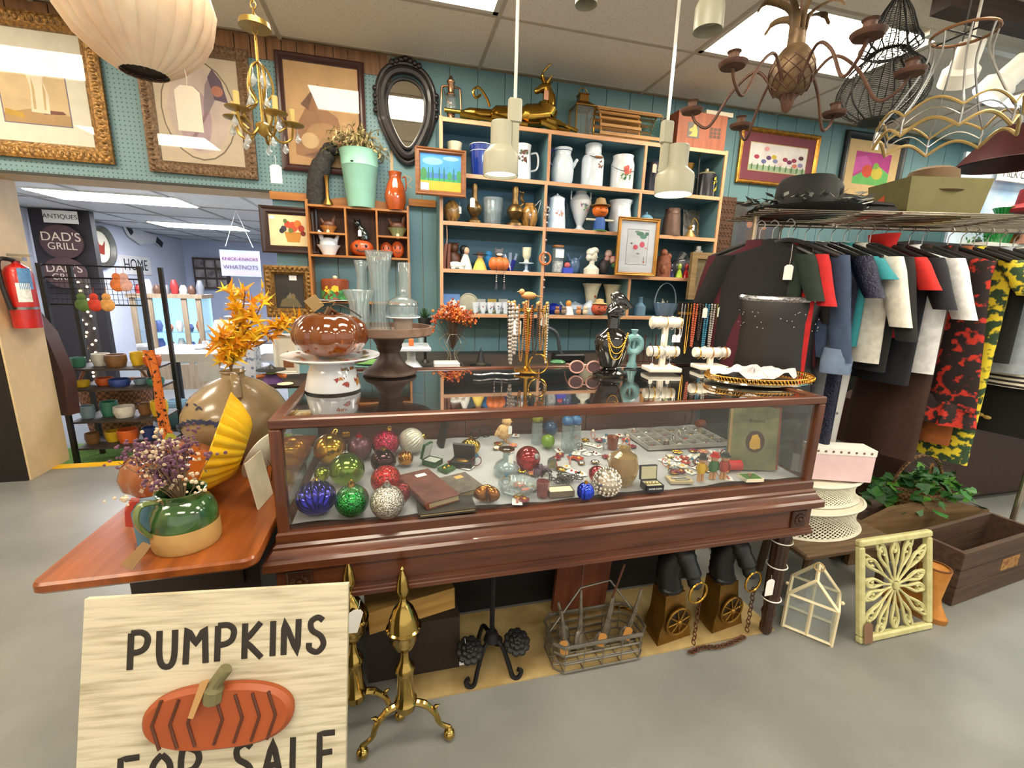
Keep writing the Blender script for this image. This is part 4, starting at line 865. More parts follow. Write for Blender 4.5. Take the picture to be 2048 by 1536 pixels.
# blue and red cut-out wooden figure
p = L_(300, 1086); k = PXM(p); t = thing('wooden_cutout_figure', 'thick painted wooden cut-out of a blue trousered child bending over', 'figurine', p, rad(25))
M().poly([(-18 * k, 0), (2 * k, 0), (3 * k, 48 * k), (8 * k, 48 * k), (10 * k, 5 * k), (26 * k, 5 * k), (30 * k, 75 * k), (20 * k, 96 * k), (-8 * k, 98 * k), (-20 * k, 80 * k), (-18 * k, 30 * k)], .028).build('blue_trousers', fl((92, 132, 150), .5), t)
M().poly([(-30 * k, 56 * k), (-18 * k, 50 * k), (-14 * k, 92 * k), (-4 * k, 100 * k), (-16 * k, 104 * k), (-28 * k, 84 * k)], .024).build('red_shirt', fl((168, 52, 34), .5), t, loc=(0, -.002, 0)); M().poly([(-24 * k, 0), (0, 0), (0, 9 * k), (-22 * k, 8 * k)], .034).build('shoe', fl((110, 56, 40), .5), t, loc=(0, .002, 0))
# large brown glazed apple jar
p = L_(338, 985) + V((0, .04, 0)); k = PXM(p); R = 82 * k; h = AY(338, 890, p.y).z - TZL
t = thing('glazed_pumpkin_jar', 'large glossy chestnut brown pumpkin cookie jar with green stem', 'jar', p); br1 = pm((116, 54, 20), .1, c2=(150, 80, 34), scale=6, coat=1.)
M().lathe([(.001, 0), (R * .7, 0), (R * .95, h * .2), (R, h * .45), (R * .9, h * .7), (R * .7, h * .84), (R * .62, h * .86), (.001, h * .86)], 60, ribs=10, amp=.06).build('bowl', br1, t)
M().lathe([(R * .62, h * .865), (R * .6, h * .9), (R * .4, h * .99), (R * .12, h * 1.03), (.001, h * 1.03)], 60, ribs=10, amp=.05).build('lid', br1, t)
M().tube([(0, 0, h * 1.0), (.003, 0, h * 1.12), (.012, 0, h * 1.2)], [.018, .013, .015], 8).build('stem', pm((126, 130, 40), .3), t)
# yellow ruffled platter on a wire easel, leaning
p = L_(455, 995); t = thing('ruffled_bowl', 'bright yellow ruffled sunflower bowl propped on edge with green side handle', 'bowl', p + V((0, .02, 0)), 0)
Rb = .155; ye = pm((226, 160, 16), .3, c2=(240, 196, 40), scale=9, coat=.3)
m = M(); m.lathe([(.001, 0), (Rb * .5, 0), (Rb * .62, .012), (Rb * .85, .05), (Rb * .95, .075), (Rb, .085), (Rb * .97, .086), (Rb * .9, .072), (Rb * .6, .02), (.001, .012)], 156, ribs=26, amp=.09)
RM = Matrix.Rotation(rad(-68), 4, 'Y') @ Matrix.Identity(4); RM = Matrix.Rotation(rad(14), 4, 'Z') @ RM
ob = m.build('bowl', ye, t); ob.matrix_local = Matrix.Translation((.055, .0, .155)) @ RM
m = M().tube(spline([(-Rb * .92, -.05, .07), (-Rb * 1.15, -.03, .08), (-Rb * 1.2, .02, .08), (-Rb * .95, .05, .07)], 5), .008, 7); ob = m.build('handle', pm((40, 84, 36), .3), t); ob.matrix_local = Matrix.Translation((.055, 0, .155)) @ RM
# white plate on wire stand behind it, white card
p2 = p + V((.1, .075, 0)); t = thing('display_plate', 'cream plate held on a wire easel behind the yellow bowl', 'plate', p2)
m = M(); m.lathe([(.001, 0), (.06, 0), (.085, .012), (.086, .015), (.06, .004), (.001, .004)], 40); ob = m.build('plate', pm((222, 210, 188), .3), t); ob.matrix_local = Matrix.Translation((.0, 0, .1)) @ Matrix.Rotation(rad(-25), 4, 'Z') @ Matrix.Rotation(rad(-66), 4, 'Y')
m = M().tube([(.0, -.03, .002), (.012, -.03, .1), (.05, -.03, .002)], .0016).tube([(.0, .03, .002), (.012, .03, .1), (.05, .03, .002)], .0016).tube([(0, -.03, .002), (0, .03, .002)], .0016).tube([(.05, -.03, .002), (.05, .03, .002)], .0016); m.build('wire_easel', pm((96, 70, 44), .4, .7), t)
t = tag(M().bx(-.002, .002, -.05, .06, 0, .15).build('canvas_board', pm((206, 192, 166), .8), loc=L_(530, 1010) + V((-.005, .02, 0)), rot=(0, -.16, -.12), smooth=0), 'unframed canvas board standing on edge against the counter', 'board')
# small fox pot behind the pumpkin jar
p = L_(432, 905); k = PXM(p); t = thing('fox_planter', 'small orange and cream fox face pot at the foot of the stoneware jug', 'pot', p + V((.0, -.02, 0)))
M().lathe(cup([(.001, 0), (.022, 0), (.03, .02), (.03, .045)]), 20).build('pot', pm((206, 196, 170), .4), t); M().ball((0, -.012, .055), (.028, .02, .018), 14, 8).tube([(-.018, -.012, .066), (-.024, -.012, .084)], [.009, .001]).tube([(.018, -.012, .066), (.024, -.012, .084)], [.009, .001]).build('fox_head', fl((196, 92, 48)), t)
# ---------------------------------------------------------------- PUMPKINS FOR SALE sign
A_ = V((-.695, 1.035, .69)); B_ = V((-.15, .97, .69)); yaw = math.atan2(B_.y - A_.y, B_.x - A_.x); W_ = (B_ - A_).length; lean = math.asin(.2 / .72); Hh = .69 / cos(lean)
t = thing('pumpkin_sign', 'whitewashed plywood sign with painted lettering and a wooden pumpkin', 'sign', ((A_.x + B_.x) / 2, (A_.y + B_.y) / 2 - .2, 0.0), rot=(0, 0, yaw))
root = M().bx(-W_ / 2, W_ / 2, .0, .014, 0, Hh).build('board', pm((156, 146, 120), .65, c2=(196, 188, 164), scale=5, stretch=(1.2, 1, 16), detail=6, bump=.12, lo=.3, hi=.55), t, smooth=0, rot=(-lean, 0, 0))
ink = fl((34, 28, 22), .6)
GL = {'P': [[(0, 0), (0, 1)], [(0, 1), (.35, 1), (.55, .85), (.5, .6), (.3, .48), (0, .45)]], 'U': [[(0, 1), (.02, .3), (.15, .03), (.4, .02), (.52, .3), (.52, 1)]], 'M': [[(0, 0), (.02, 1), (.33, .55), (.62, 1), (.68, 0)]], 'K': [[(0, 0), (0, 1)], [(.55, 1), (.02, .5), (.6, 0)]], 'I': [[(0, 0), (0, 1)]], 'N': [[(0, 0), (0, 1), (.5, 0), (.52, 1)]], 'S': [[(.5, .9), (.3, 1), (.06, .88), (.1, .64), (.42, .45), (.52, .2), (.3, 0), (.02, .1), (0, .28)]], 'F': [[(0, 0), (0, 1), (.55, 1.02)], [(0, .55), (.42, .55)]], 'O': [[(.3, 1), (.05, .75), (.05, .25), (.3, 0), (.55, .25), (.55, .75), (.3, 1)]], 'R': [[(0, 0), (0, 1), (.4, 1), (.52, .78), (.35, .55), (0, .5)], [(.2, .5), (.55, 0)]], 'A': [[(0, 0), (.3, 1), (.58, 0)], [(.1, .38), (.5, .38)]], 'L': [[(0, 1), (0, 0), (.5, .02)]], 'E': [[(.5, 1), (0, 1), (0, 0), (.55, 0)], [(0, .5), (.42, .52)]], ' ': []}
def paint(word, x, z, h, adv, slope):
    for ch in word:
        m = M()
        for q in GL[ch]:
            pts = [V((x + a * h * .78, 0, z + b * h)) for a, b in q]
            pts = spline(pts, 4) if ch in 'PUSOR' and len(q) > 2 else [pts[i].lerp(pts[i + 1], j / 4) for i in range(len(pts) - 1) for j in range(4)] + [pts[-1]]
            m.tube(pts, .0066, 8, flat=1.); 
        if m.v:
            for i in range(len(m.v)): m.v[i].y = m.v[i].y * .1 - .0007
            m.build('letter', ink, root)
        wd = max([a for q in GL[ch] for a, b in q] or [.35]) * h * .78; x += wd + adv; z += slope * (wd + adv)
paint('PUMPKINS', -W_ / 2 + .095, Hh - .155, .077, .0235, .02)
paint('FOR SALE', -W_ / 2 + .085, Hh - .425, .085, .024, .03)
ow = pm((146, 68, 28), .5, var=.08, scale=6); cx, cz = .01, Hh - .262
oval = [(cx + .153 * (abs(cos(a)) ** .75) * (1 if cos(a) > 0 else -1), cz + .068 * (abs(sin(a)) ** .9) * (1 if sin(a) > 0 else -1)) for a in [2 * pi * i / 40 for i in range(40)]]
m = M(); m._add([(x, -.001, z) for x, z in oval] + [(cx + (x - cx) * 1.0, -.014, cz + (z - cz) * 1.0) for x, z in oval] + [(cx + (x - cx) * .94, -.024, cz + (z - cz) * .88) for x, z in oval], [tuple(range(80, 120))] + [(k * 40 + i, k * 40 + (i + 1) % 40, k * 40 + 40 + (i + 1) % 40, k * 40 + 40 + i) for k in (0, 1) for i in range(40)])
pumpk = m.build('wooden_pumpkin', ow, root)
m = M()
for i, dx in enumerate((-.115, -.08, -.045, .0, .04, .075, .108)):
    bow = dx * .25; m.tube([(cx + dx - .012 * (1 if dx < 0 else -1) + (.02 if dx < 0 else -.02) * abs(q - .5) * 1.6, -.0242, cz + .05 - .1 * q) for q in [j / 6 for j in range(7)]], .0036, 6)
m.build('painted_rib_lines', fl((78, 36, 14)), pumpk)
M().tube(spline([(cx - .01, -.02, cz + .04), (cx - .004, -.026, cz + .075), (cx + .02, -.03, cz + .11)], 5), [.02] * 5 + [.014] * 5 + [.012], 10).build('stem', pm((110, 104, 70), .8, var=.15), pumpk)
M().poly([(-.008, 0), (.01, .004), (-.02, -.075), (-.03, -.072)], .003).build('kraft_tag', fl((170, 132, 84), .9), pumpk, loc=(cx - .02, -.036, cz + .09))
# ---------------------------------------------------------------- floor mat and things below the counter
struct(M().bx(.0, 1.5, 1.256, 1.62, 0, .006).build('floor_board', pm((186, 162, 110), .8, c2=(150, 124, 76), scale=7, detail=6), smooth=0))
def andiron(p, label, rz=0.):
    t = thing('brass_andiron', label, 'andiron', p, rz, 'brass andirons'); B = pm((180, 152, 84), .14, 1., var=.08, scale=5)
    M().lathe([(.001, .125), (.03, .125), (.032, .135), (.034, .15), (.03, .155), (.027, .17), (.025, .175), (.0245, .25), (.027, .255), (.03, .265), (.027, .275), (.02, .285), (.014, .30), (.012, .315)], 28).build('column', B, t)
    M().lathe([(.012, .315), (.012, .325), (.03, .345), (.042, .375), (.046, .40), (.05, .405), (.05, .409), (.045, .413), (.04, .44), (.028, .47), (.016, .485), (.01, .495), (.009, .505)], 28).build('urn', B, t)
    M().lathe([(.009, .505), (.014, .515), (.0185, .53), (.0185, .535), (.016, .555), (.011, .575), (.006, .587), (.004, .592), (.006, .598), (.001, .604)], 20, ribs=8, amp=.06).build('flame_finial', B, t)
    for s in (-1, 1):
        M().tube(spline([(0, 0, .14), (s * .05, -.01, .135), (s * .085, -.018, .1), (s * .1, -.02, .06), (s * .13, -.025, .042)], 6), [.011] * 8 + [.009] * 9 + [.007] * 8, 8).tube(spline([(s * .075, -.016, .105), (s * .09, -.018, .125), (s * .1, -.02, .128)], 3), [.006] * 4 + [.003] * 3, 6).build('leg', B, t)
        M().ball((s * .128, -.025, .018), .018, 16, 10).lathe([(.007, .032), (.011, .036), (.007, .044)], 10, (s * .128, -.025, 0)).build('ball_foot', B, t)
    M().tube([(0, 0, .14), (0, .12, .13), (0, .2, .12), (0, .2, .0)], .009, 6).build('log_bar', pm((30, 28, 27), .6), t)
    return t
a1 = andiron((-.004, 1.135, 0), 'tall polished brass andiron with urn top and ball feet'); a2 = andiron((AY(706, 1300, 1.2).x, 1.2, 0), 'polished brass andiron with a white price tag half hidden by the sign', .25)
price_tag(a2, (.02, -.05, .50), .06, string=.03, rot=(0, .3, 0))
# log end and dark iron andiron behind
tag(M().box((0, 0, 0), (.3, .1, .085)).build('split_log', wood((150, 110, 50), (186, 146, 76), .7), loc=(.02, 1.42, .265), rot=(0, -.02, .2)), 'squared pale wooden block lying under the counter behind the andirons', 'log')
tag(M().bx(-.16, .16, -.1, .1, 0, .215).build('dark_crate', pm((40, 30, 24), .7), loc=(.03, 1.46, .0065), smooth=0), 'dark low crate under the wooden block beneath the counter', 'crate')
ir = pm((24, 24, 25), .5, .4, var=.2)
t = thing('iron_candelabra', 'black wrought iron candelabra with flower shaped drip pans', 'candelabra', (.30, 1.32, 0))
M().tube([(0, 0, .14), (0, 0, .44)], .009).lathe([(.001, .13), (.03, .14), (.02, .17), (.001, .18)], 12).build('stem', ir, t)
for s, a in ((-1, 0), (1, 0), (-.5, 1), (.6, 1)):
    M().tube(spline([(0, 0, .15), (s * .03, -.02 + a * .1, .13), (s * .055, -.035 + a * .14, .06), (s * .07, -.05 + a * .16, .012), (s * .09, -.055 + a * .16, .012), (s * .1, -.05 + a * .16, .03), (s * .088, -.05 + a * .16, .04)], 5), .0085, 6).build('scroll_leg', ir, t)
for s in (-1, 1):
    a = M(); a.tube(spline([(0, 0, .16), (s * .04, -.02, .12), (s * .08, -.03, .13)], 4), .006)
    a.build('arm', ir, t); f = M()
    for r_, n_, zz, sz in ((.034, 10, 0, .016), (.02, 7, .008, .013), (.008, 5, .014, .009)):
        for i in range(n_): q = 2 * pi * i / n_; f.ball((r_ * cos(q), r_ * sin(q), zz), (sz, sz, .006), 7, 4)
    f.build('flower_pan', ir, t, loc=(s * .085, -.032, .14), rot=(.5, 0, 0))
tgx = price_tag(t, (-.1, -.02, .18), .06, string=.035)
# wire carrier with brass hearth hardware
t = thing('wire_bottle_carrier', 'galvanised wire bottle carrier with a long folding handle', 'basket', (.705, 1.325, .0068)); WR = pm((140, 136, 126), .4, .8, var=.15)
W2, D2 = .185, .085
def rr_(z, g=0.): return [(sx * (W2 + g - (.03 if q else 0)), sy * (D2 + g - (0 if q else .03)), z) for sx, sy, qs in ((1, 1, (0, 1)), (-1, 1, (1, 0)), (-1, -1, (0, 1)), (1, -1, (1, 0))) for q in qs]
M().tube(rr_(.115), .004, 6, closed=True, flat=2.2).build('rim_band', WR, t); m = M()
for z in (.075, .04, .006): m.tube(rr_(z, -.004), .0028, 5, closed=True, flat=1.8)
for i in range(5):
    x = -.15 + i * .075; m.tube([(x, -D2, .115), (x, -D2 + .002, .006), (x, D2 - .002, .006), (x, D2, .115)], .0022, 5)
for y in (-.04, 0, .04): m.tube([(-W2, y, .115), (-W2 + .003, y, .006), (W2 - .003, y, .006), (W2, y, .115)], .0022, 5)
m.build('wire_cage', WR, t)
M().tube([(-W2, 0, .115), (-.06, .02, .27), (.06, .02, .285), (W2, 0, .115)], .004, 6).build('handle', WR, t)
random.seed(8)
for i, (x, y, ln, ax, lb_) in enumerate(((-.13, -.03, .12, -.1, 'shell ended'), (-.06, .0, .16, .15, 'long rust shafted'), (.01, -.02, .15, .2, 'pale'), (.06, .03, .1, .35, 'stubby'), (.12, -.01, .17, .25, 'silvery'), (-.1, .04, .1, -.2, 'bent'))):
    q = thing('cast_door_pull', lb_ + ' old cast metal door pull standing in the wire carrier', 'door pull', (.705 + x, 1.325 + y, .02), rot=(-.15, ax, random.uniform(-.5, .5)), group='door pulls in the wire carrier')
    pw = pm((150, 142, 124), .45, .5, c2=(100, 94, 84), scale=25); M().ball((0, 0, .04), (.026, .012, .042), 12, 8).ring((0, -.008, .045), .015, .004, 16, 5, axis='y', sy=1.5).build('shell_plate', pw, q)
    M().tube(spline([(0, 0, .07), (.004, 0, .07 + ln * .3), (0, 0, .07 + ln)], 4), [.011, .009, .012, .01, .008, .009, .006, .006, .005], 8).build('grip', pw, q)
    if i in (1, 2): M().tube([(0, 0, .07 + ln), (.01, 0, .07 + ln + .14)], .0045, 6).build('rod', pm((92, 56, 40), .5, .3), q)
    if i in (0, 2, 4): price_tag(q, (0, -.02, .1), .045, (196, 140, 70), 'kraft_tag', string=.015)
# horse head andirons with wagon wheels and rings
def horse(x, y, rz, label):
    t = thing('horse_andiron', label, 'andiron', (x, y, .0066), rz, 'horse head andirons'); HB = pm((20, 22, 25), .4, var=.2); BZ_ = pm((120, 88, 40), .35, .8, c2=(146, 110, 52), scale=14)
    m = M(); prof_ = [(-.085, 0), (.085, 0), (.075, .05), (.055, .1), (.05, .2), (-.05, .2), (-.055, .1), (-.075, .05)]
    m._add([(a, -.03 - .02 * (1 - b / .2), b) for a, b in prof_] + [(a * .8, .055, b) for a, b in prof_], [tuple(range(8)), tuple(range(15, 7, -1))] + [(i, 8 + i, 8 + (i + 1) % 8, (i + 1) % 8) for i in range(8)]); m.build('bell_base', BZ_, t, smooth=30)
    wh = M(); wh.ring((0, 0, 0), .057, .0055, 30, 6, axis='y'); wh.ball((0, -.006, 0), (.012, .01, .012), 10, 7)
    for i in range(8): q = i * pi / 4 + .2; wh.tube([(.008 * cos(q), -.003, .008 * sin(q)), (.055 * cos(q), 0, .055 * sin(q))], [.0045, .0032], 6)
    wh.build('wagon_wheel', pm((150, 112, 50), .3, .9), t, loc=(.008, -.052, .088)); M().lathe([(.001, 0), (.052, 0), (.052, .002), (.001, .002)], 24).build('wheel_recess', pm((50, 38, 22), .6), t, loc=(.008, -.0435, .088), rot=(pi / 2 + .1, 0, 0))
    nk = M(); nk.lathe([(.001, .2), (.052, .2), (.054, .212), (.048, .218), (.046, .226), (.001, .228)], 20, sy=.7)
    nk.tube(spline([(0, .01, .215), (-.012, .012, .27), (-.01, .005, .33), (.004, -.02, .385)], 5), [.048] * 5 + [.046] * 5 + [.044] * 5 + [.036], 14); nk.build('neck', HB, t)
    hd = M(); hd.tube(spline([(0, .0, .40), (.006, -.035, .385), (.012, -.075, .335), (.016, -.095, .295), (.018, -.1, .275)], 5), [.03] * 3 + [.04] * 5 + [.034] * 5 + [.026] * 5 + [.02] * 3, 14)
    for s in (-1, 1): hd.tube([(s * .018, .0, .42), (s * .022, .002, .455)], [.013, .002], 7); hd.ball((.01 + s * .027, -.062, .362), .007, 8, 6); hd.ball((.017 + s * .012, -.113, .284), .005, 6, 5)
    mn = M()
    for i in range(7): mn.tube([(-.005, .02, .42 - i * .03), (-.02, .055, .40 - i * .03), (-.015, .058, .37 - i * .03)], [.012, .012, .003], 6)
    hd.build('head', HB, t); mn.build('mane', HB, t)
    M().ring((.02, -.115, .262), .042, .0045, 28, 7, axis='y').build('brass_ring', BRASS, t)
    ch = M(); z = .215; i = 0
    while z > .03: ch.ring((.04, -.108 + .0, z), .0085, .0022, 10, 5, axis='y' if i % 2 else 'x', sy=1.3); z -= .0185; i += 1
    ch.build('chain', pm((92, 60, 40), .5, .6), t)
horse(1.04, 1.345, rad(8), 'black horse head andiron on a brass wagon wheel base beside the wire carrier'); horse(1.30, 1.355, rad(8), 'black horse head andiron on a brass wagon wheel base beside the fluted counter leg')
ch = M(); pts = spline([(1.075, 1.225, .012), (1.13, 1.235, .012), (1.2, 1.225, .012), (1.27, 1.232, .012), (1.33, 1.245, .012)], 5)
for i in range(0, len(pts)): ch.ring(pts[i] + V((0, 0, 0)), .0095, .0026, 10, 5, axis='y' if i % 2 else 'z', sx=1.35)
tag(ch.build('rusty_chain', pm((92, 58, 38), .6, .5)), 'rusty chain lying on the floor between the two horse andirons', 'chain')
tag(M().tube(spline([(0, 0, .012), (-.05, .01, .03), (-.1, 0, .05), (-.11, .0, .09)], 5), .008, 8).build('brass_hook', BRASS, loc=(.97, 1.47, .0066)), 'curved brass hook handle lying behind the wire carrier', 'hook')
tag(M().bx(-.1, .14, -.012, .012, 0, .36).build('picture_board', wood((96, 50, 30), (126, 70, 44), .6, 2), loc=(.72, 1.56, .0066), rot=(.15, 0, -.05), smooth=0), 'reddish brown board leaning under the counter behind the wire carrier', 'board')
tag(M().bx(.1, 1.38, 1.64, 1.84, 0, .44).build('shade_block', pm((20, 15, 13), .8), smooth=0), 'long dark block added as shade under the back of the counter', 'shade block')  # dark block added to stand for the deep shade under the counter
t = thing('corded_tag', 'white tag and cord tied around the fluted counter leg', 'tag', (hx + ox - .045, -hy + oy + .045, .30))
M().ring((0, 0, -.13), .036, .0025, 24).ring((0, 0, .02), .0375, .0025, 24).ring((0, 0, .13), .0405, .0025, 24).build('cord', WHITE, t); price_tag(t, (-.05, -.03, 0), .06, string=.02)
# ---------------------------------------------------------------- stock on the wall shelves
def SP(x, yt, w_, k, dy=.12):
    Y = SY + dy; z = SH[k] + .0006; ym = 300 if k == 0 else (340, 350, 430, 520, 610)[k]
    b = AY(x, ym if k else yt + 40, Y); p = V((b.x, Y, z)); return p, AY(x, yt, Y).z - z, w_ * PXM(p) / 2
def sv(name, label, cat, x, yt, w_, k, prof, mat, dy=.12, **kw):
    p, h, R = SP(x, yt, w_, k, dy); t = vessel(name, label, cat, p, h, R, prof, mat, **kw); return t, h, R
JUG = [(.02, 0), (.8, 0), (.95, .12), (1, .4), (.88, .68), (.68, .82), (.7, .9), (.8, 1)]
CAN = [(.02, 0), (1, 0), (1, .66), (.92, .74), (.72, .8), (.72, .96), (.76, 1)]
TAPER = [(.02, 0), (1, 0), (.95, .3), (.78, .92), (.8, 1)]
BUCK = [(.02, 0), (.78, 0), (.82, .05), (.97, .9), (1, 1)]
PIT = [(.02, 0), (.9, 0), (.95, .1), (.9, .5), (.82, .8), (.9, 1)]
def flowers(t, R, h, z0, z1, a0, a1, cols, n_, s=.01, name='flower_print', lean=0.):
    m = M(); random.seed(n_ * 7 + int(R * 1e4))
    for i in range(n_):
        a = rad(random.uniform(a0, a1)); z = h * random.uniform(z0, z1); rr = R * 1.012 + .001; m.mi = random.randrange(len(cols)); c = V((rr * cos(a), rr * sin(a), z)); u = V((-sin(a), cos(a), 0)); q = s * random.uniform(.5, 1)
        m._add([c + (u * cos(j * pi / 3) + V((0, 0, 1)) * sin(j * pi / 3)) * q * (1 if j % 2 else .6) for j in range(6)], [tuple(range(6))])
    return stuff(m.build(name, [fl(c) for c in cols], t, smooth=0))
# first shelf
sv('cream_mug', 'cream pottery mug standing on a stack at the back of the top bay', 'mug', 909, 286, 30, 1, [(.02, 0), (.7, 0), (.75, .7), (.9, .8), (1, 1)], CREAM, .14)
t, h, R = sv('blue_bucket', 'cobalt blue enamel bucket with white rim bands', 'bucket', 962, 292, 46, 1, BUCK, pm((24, 50, 130), .12, coat=.7), .1)
M().ring((0, 0, h), R * 1.0, .003, 30).ring((0, 0, h * .8), R * .965, .002, 30).build('white_band', PORC, t)
t, h, R = sv('floral_pitcher', 'tall cream pitcher printed with dark red flowers', 'pitcher', 1043, 291, 40, 1, PIT, PORC, .08); ear(t, R, h * .3, h * .82, .05, .007, PORC); flowers(t, R * .9, h, .5, .85, -130, -70, [(110, 40, 50), (70, 84, 50)], 16, .016)
t, h, R = sv('enamel_jug', 'white enamel jug with cobalt blue looped handle', 'jug', 1124, 298, 46, 1, JUG, ENAMEL, .1); ear(t, R * .8, h * .5, h * .95, .03, .007, pm((20, 36, 140), .15), -1); M().tube(spline([(R * .85, 0, h * .5), (R * 1.15, 0, h * .66), (R * 1.35, 0, h * .76)], 4), [.016] * 4 + [.012] * 4 + [.01], 8).build('spout', ENAMEL, t); M().ring((0, 0, h * .93), R * .72, .0025, 26).build('blue_band', fl((40, 60, 110)), t)
t, h, R = sv('milk_can', 'square shouldered white enamel milk can with lid and wooden bail grip', 'milk can', 1184, 292, 44, 1, CAN, ENAMEL, .1)
M().lathe([(R * .75, h), (R * .78, h * 1.01), (R * .7, h * 1.04), (.001, h * 1.06)], 24).ring((0, 0, h * 1.07), .02, .003, 16, axis='y').build('lid', ENAMEL, t); M().tube(spline([(-R * .9, 0, h * .8), (-R * .4, -R * 1., h * .68), (R * .4, -R * 1., h * .68), (R * .9, 0, h * .8)], 5), .0022, 5).build('bail_wire', BLACK, t); M().tube([(-.02, -R * 1.06, h * .675), (.035, -R * 1.06, h * .675)], .008, 8).build('wooden_grip', fl((150, 100, 60)), t); flowers(t, R, h, .45, .6, -80, -50, [(140, 80, 60), (90, 80, 60)], 9, .012)
t, h, R = sv('rose_canister', 'white ceramic canister with a painted pink rose and wire bail', 'canister', 1244, 313, 46, 1, [(.02, 0), (1, 0), (1, .74), (.9, .86), (.86, .92), (.9, 1)], PORC, .1); flowers(t, R, h, .42, .62, -115, -65, [(196, 70, 60), (170, 50, 50), (214, 110, 90)], 14, .02); flowers(t, R, h, .26, .42, -120, -60, [(50, 100, 60), (80, 130, 80)], 12, .014, 'leaf_print'); M().tube(spline([(-R * 1.02, 0, h * .7), (-R * .6, -R * .9, h * .52), (R * .6, -R * .9, h * .52), (R * 1.02, 0, h * .7)], 5), .002, 5).build('bail_wire', BLACK, t)
t, h, R = sv('dark_tole_pitcher', 'dark navy tole pitcher with painted flowers and a pink tag', 'pitcher', 1306, 326, 36, 1, [(.02, 0), (1, 0), (.94, .5), (.7, .9), (.8, 1)], pm((36, 38, 54), .3), .08); flowers(t, R * .95, h, .3, .7, -110, -40, [(150, 100, 90), (180, 170, 160)], 8, .012); price_tag(t, (-R * .5, -R * 1.05, h * .9), .05, (226, 180, 160), string=.005)
t, h, R = sv('brass_candle_cup', 'dull yellow brass cup standing behind the hanging lamp', 'cup', 1376, 328, 22, 1, [(.02, 0), (.7, 0), (.5, .1), (.4, .5), (.7, .8), (1, 1)], OLDBRASS, .12)
t, h, R = sv('black_coffee_pot', 'black enamel coffee pot painted with a yellow flower', 'coffee pot', 1413, 350, 42, 1, [(.02, 0), (1, 0), (.95, .5), (.84, 1)], pm((26, 27, 34), .25), .09); M().lathe([(R * .86, h), (R * .7, h * 1.07), (R * .2, h * 1.1), (R * .16, h * 1.25), (.001, h * 1.26)], 20).build('lid', pm((120, 116, 90), .3), t); flowers(t, R * .97, h, .25, .8, -85, -45, [(196, 180, 40), (160, 150, 40)], 14, .016); ear(t, R, h * .3, h * .85, .03, .005, BLACK, -1); price_tag(t, (R * 1.1, -.02, h), .04)
tag(M().tube([(0, 0, 0), (-.012, 0, .33)], .006, 6).build('black_rod', BLACK, loc=SP(1398, 300, 10, 1, .05)[0]), 'thin black iron rod standing in front of the black coffee pot', 'rod')
# second shelf
t, h, R = sv('gourd_jar', 'round polished brown wooden jar with dark grain streaks', 'jar', 904, 402, 34, 2, [(.1, 0), (.5, 0), (.9, .25), (1, .5), (.9, .75), (.45, .97), (.4, 1)], pm((92, 58, 26), .3, c2=(176, 130, 66), scale=26, stretch=(2, 2, .4), coat=.4), .06); price_tag(t, (R * .8, -R * .6, h * .95), .04)
bz = pm((104, 80, 48), .35, .75, c2=(136, 108, 66), scale=20)
EW = [(.1, 0), (.95, 0), (.9, .06), (.6, .1), (.4, .16), (.7, .22), (1, .36), (.9, .46), (.45, .56), (.36, .72), (.4, .9), (.34, 1)]
t, h, R = sv('bronze_ewer', 'tall bronze lamp ewer with a slender neck and white tag', 'vase', 949, 368, 30, 2, EW, bz, .05); price_tag(t, (-R * .5, -R * 1.3, h * .62), .05, string=.005)
t, h, R = sv('cut_crystal_bowl', 'square shouldered cut crystal vase with a diamond pattern', 'vase', 985, 397, 42, 2, [(.02, 0), (.8, 0), (.85, .1), (.92, .5), (1, 1)], CUT, .07, ribs=16, amp=.06, n=48)
t, h, R = sv('figural_bronze_ewer', 'bronze ewer with a twisting figure climbing its neck', 'vase', 1030, 374, 34, 2, EW, bz, .05); M().tube(spline([(R * .5, -.01, h * .5), (R * .95, -.01, h * .6), (R * .6, -.02, h * .72), (R * .9, 0, h * .82), (R * .45, 0, h * .9)], 5), [.008] * 6 + [.011] * 8 + [.007] * 7, 7).ball((R * .85, -.005, h * .86), .011, 8, 6).build('figure', bz, t)
t, h, R = sv('streaked_vase', 'golden brown vase streaked dark with a string tied round its neck', 'vase', 1059, 408, 34, 2, [(.02, 0), (.7, 0), (.95, .3), (1, .55), (.8, .8), (.62, .88), (.68, 1)], pm((60, 40, 24), .25, c2=(184, 132, 58), scale=22, stretch=(2, 2, .5), coat=.5), .05); M().tube(spline([(R * .7, 0, h * .95), (R * 1.3, 0, h * 1.2), (R * 1.05, 0, h * .7), (R * .9, 0, h * .4)], 4), .0015, 5).build('string', WHITE, t)
t, h, R = sv('enamel_coffee_pot', 'tall tapered white enamel coffee pot with black handle', 'coffee pot', 1113, 398, 38, 2, TAPER, ENAMEL, .08); M().lathe([(R * .8, h), (R * .8, h * 1.02), (R * .4, h * 1.1), (.008, h * 1.13), (.008, h * 1.17), (.001, h * 1.18)], 20).build('lid', ENAMEL, t); ear(t, R * .85, h * .35, h * .85, .022, .005, BLACK); flowers(t, R * .93, h, .4, .6, -120, -60, [(190, 130, 110), (200, 150, 130)], 10, .012)
t, h, R = sv('porcelain_urn', 'tall two-handled porcelain urn vase with a floral medallion', 'vase', 1160, 374, 44, 2, [(.1, 0), (.62, 0), (.6, .04), (.3, .1), (.26, .14), (.55, .3), (.95, .58), (.98, .68), (.7, .8), (.5, .86), (.52, .95), (.75, 1)], PORC, .14)
for s in (-1, 1): ear(t, R * .75, h * .66, h * .94, .016, .006, PORC, s)
flowers(t, R * .93, h, .45, .62, -112, -68, [(96, 70, 130), (190, 100, 130), (80, 130, 90)], 14, .012); M().ring((0, 0, h), R * .76, .004, 24).build('gilt_rim', BRASS, t)
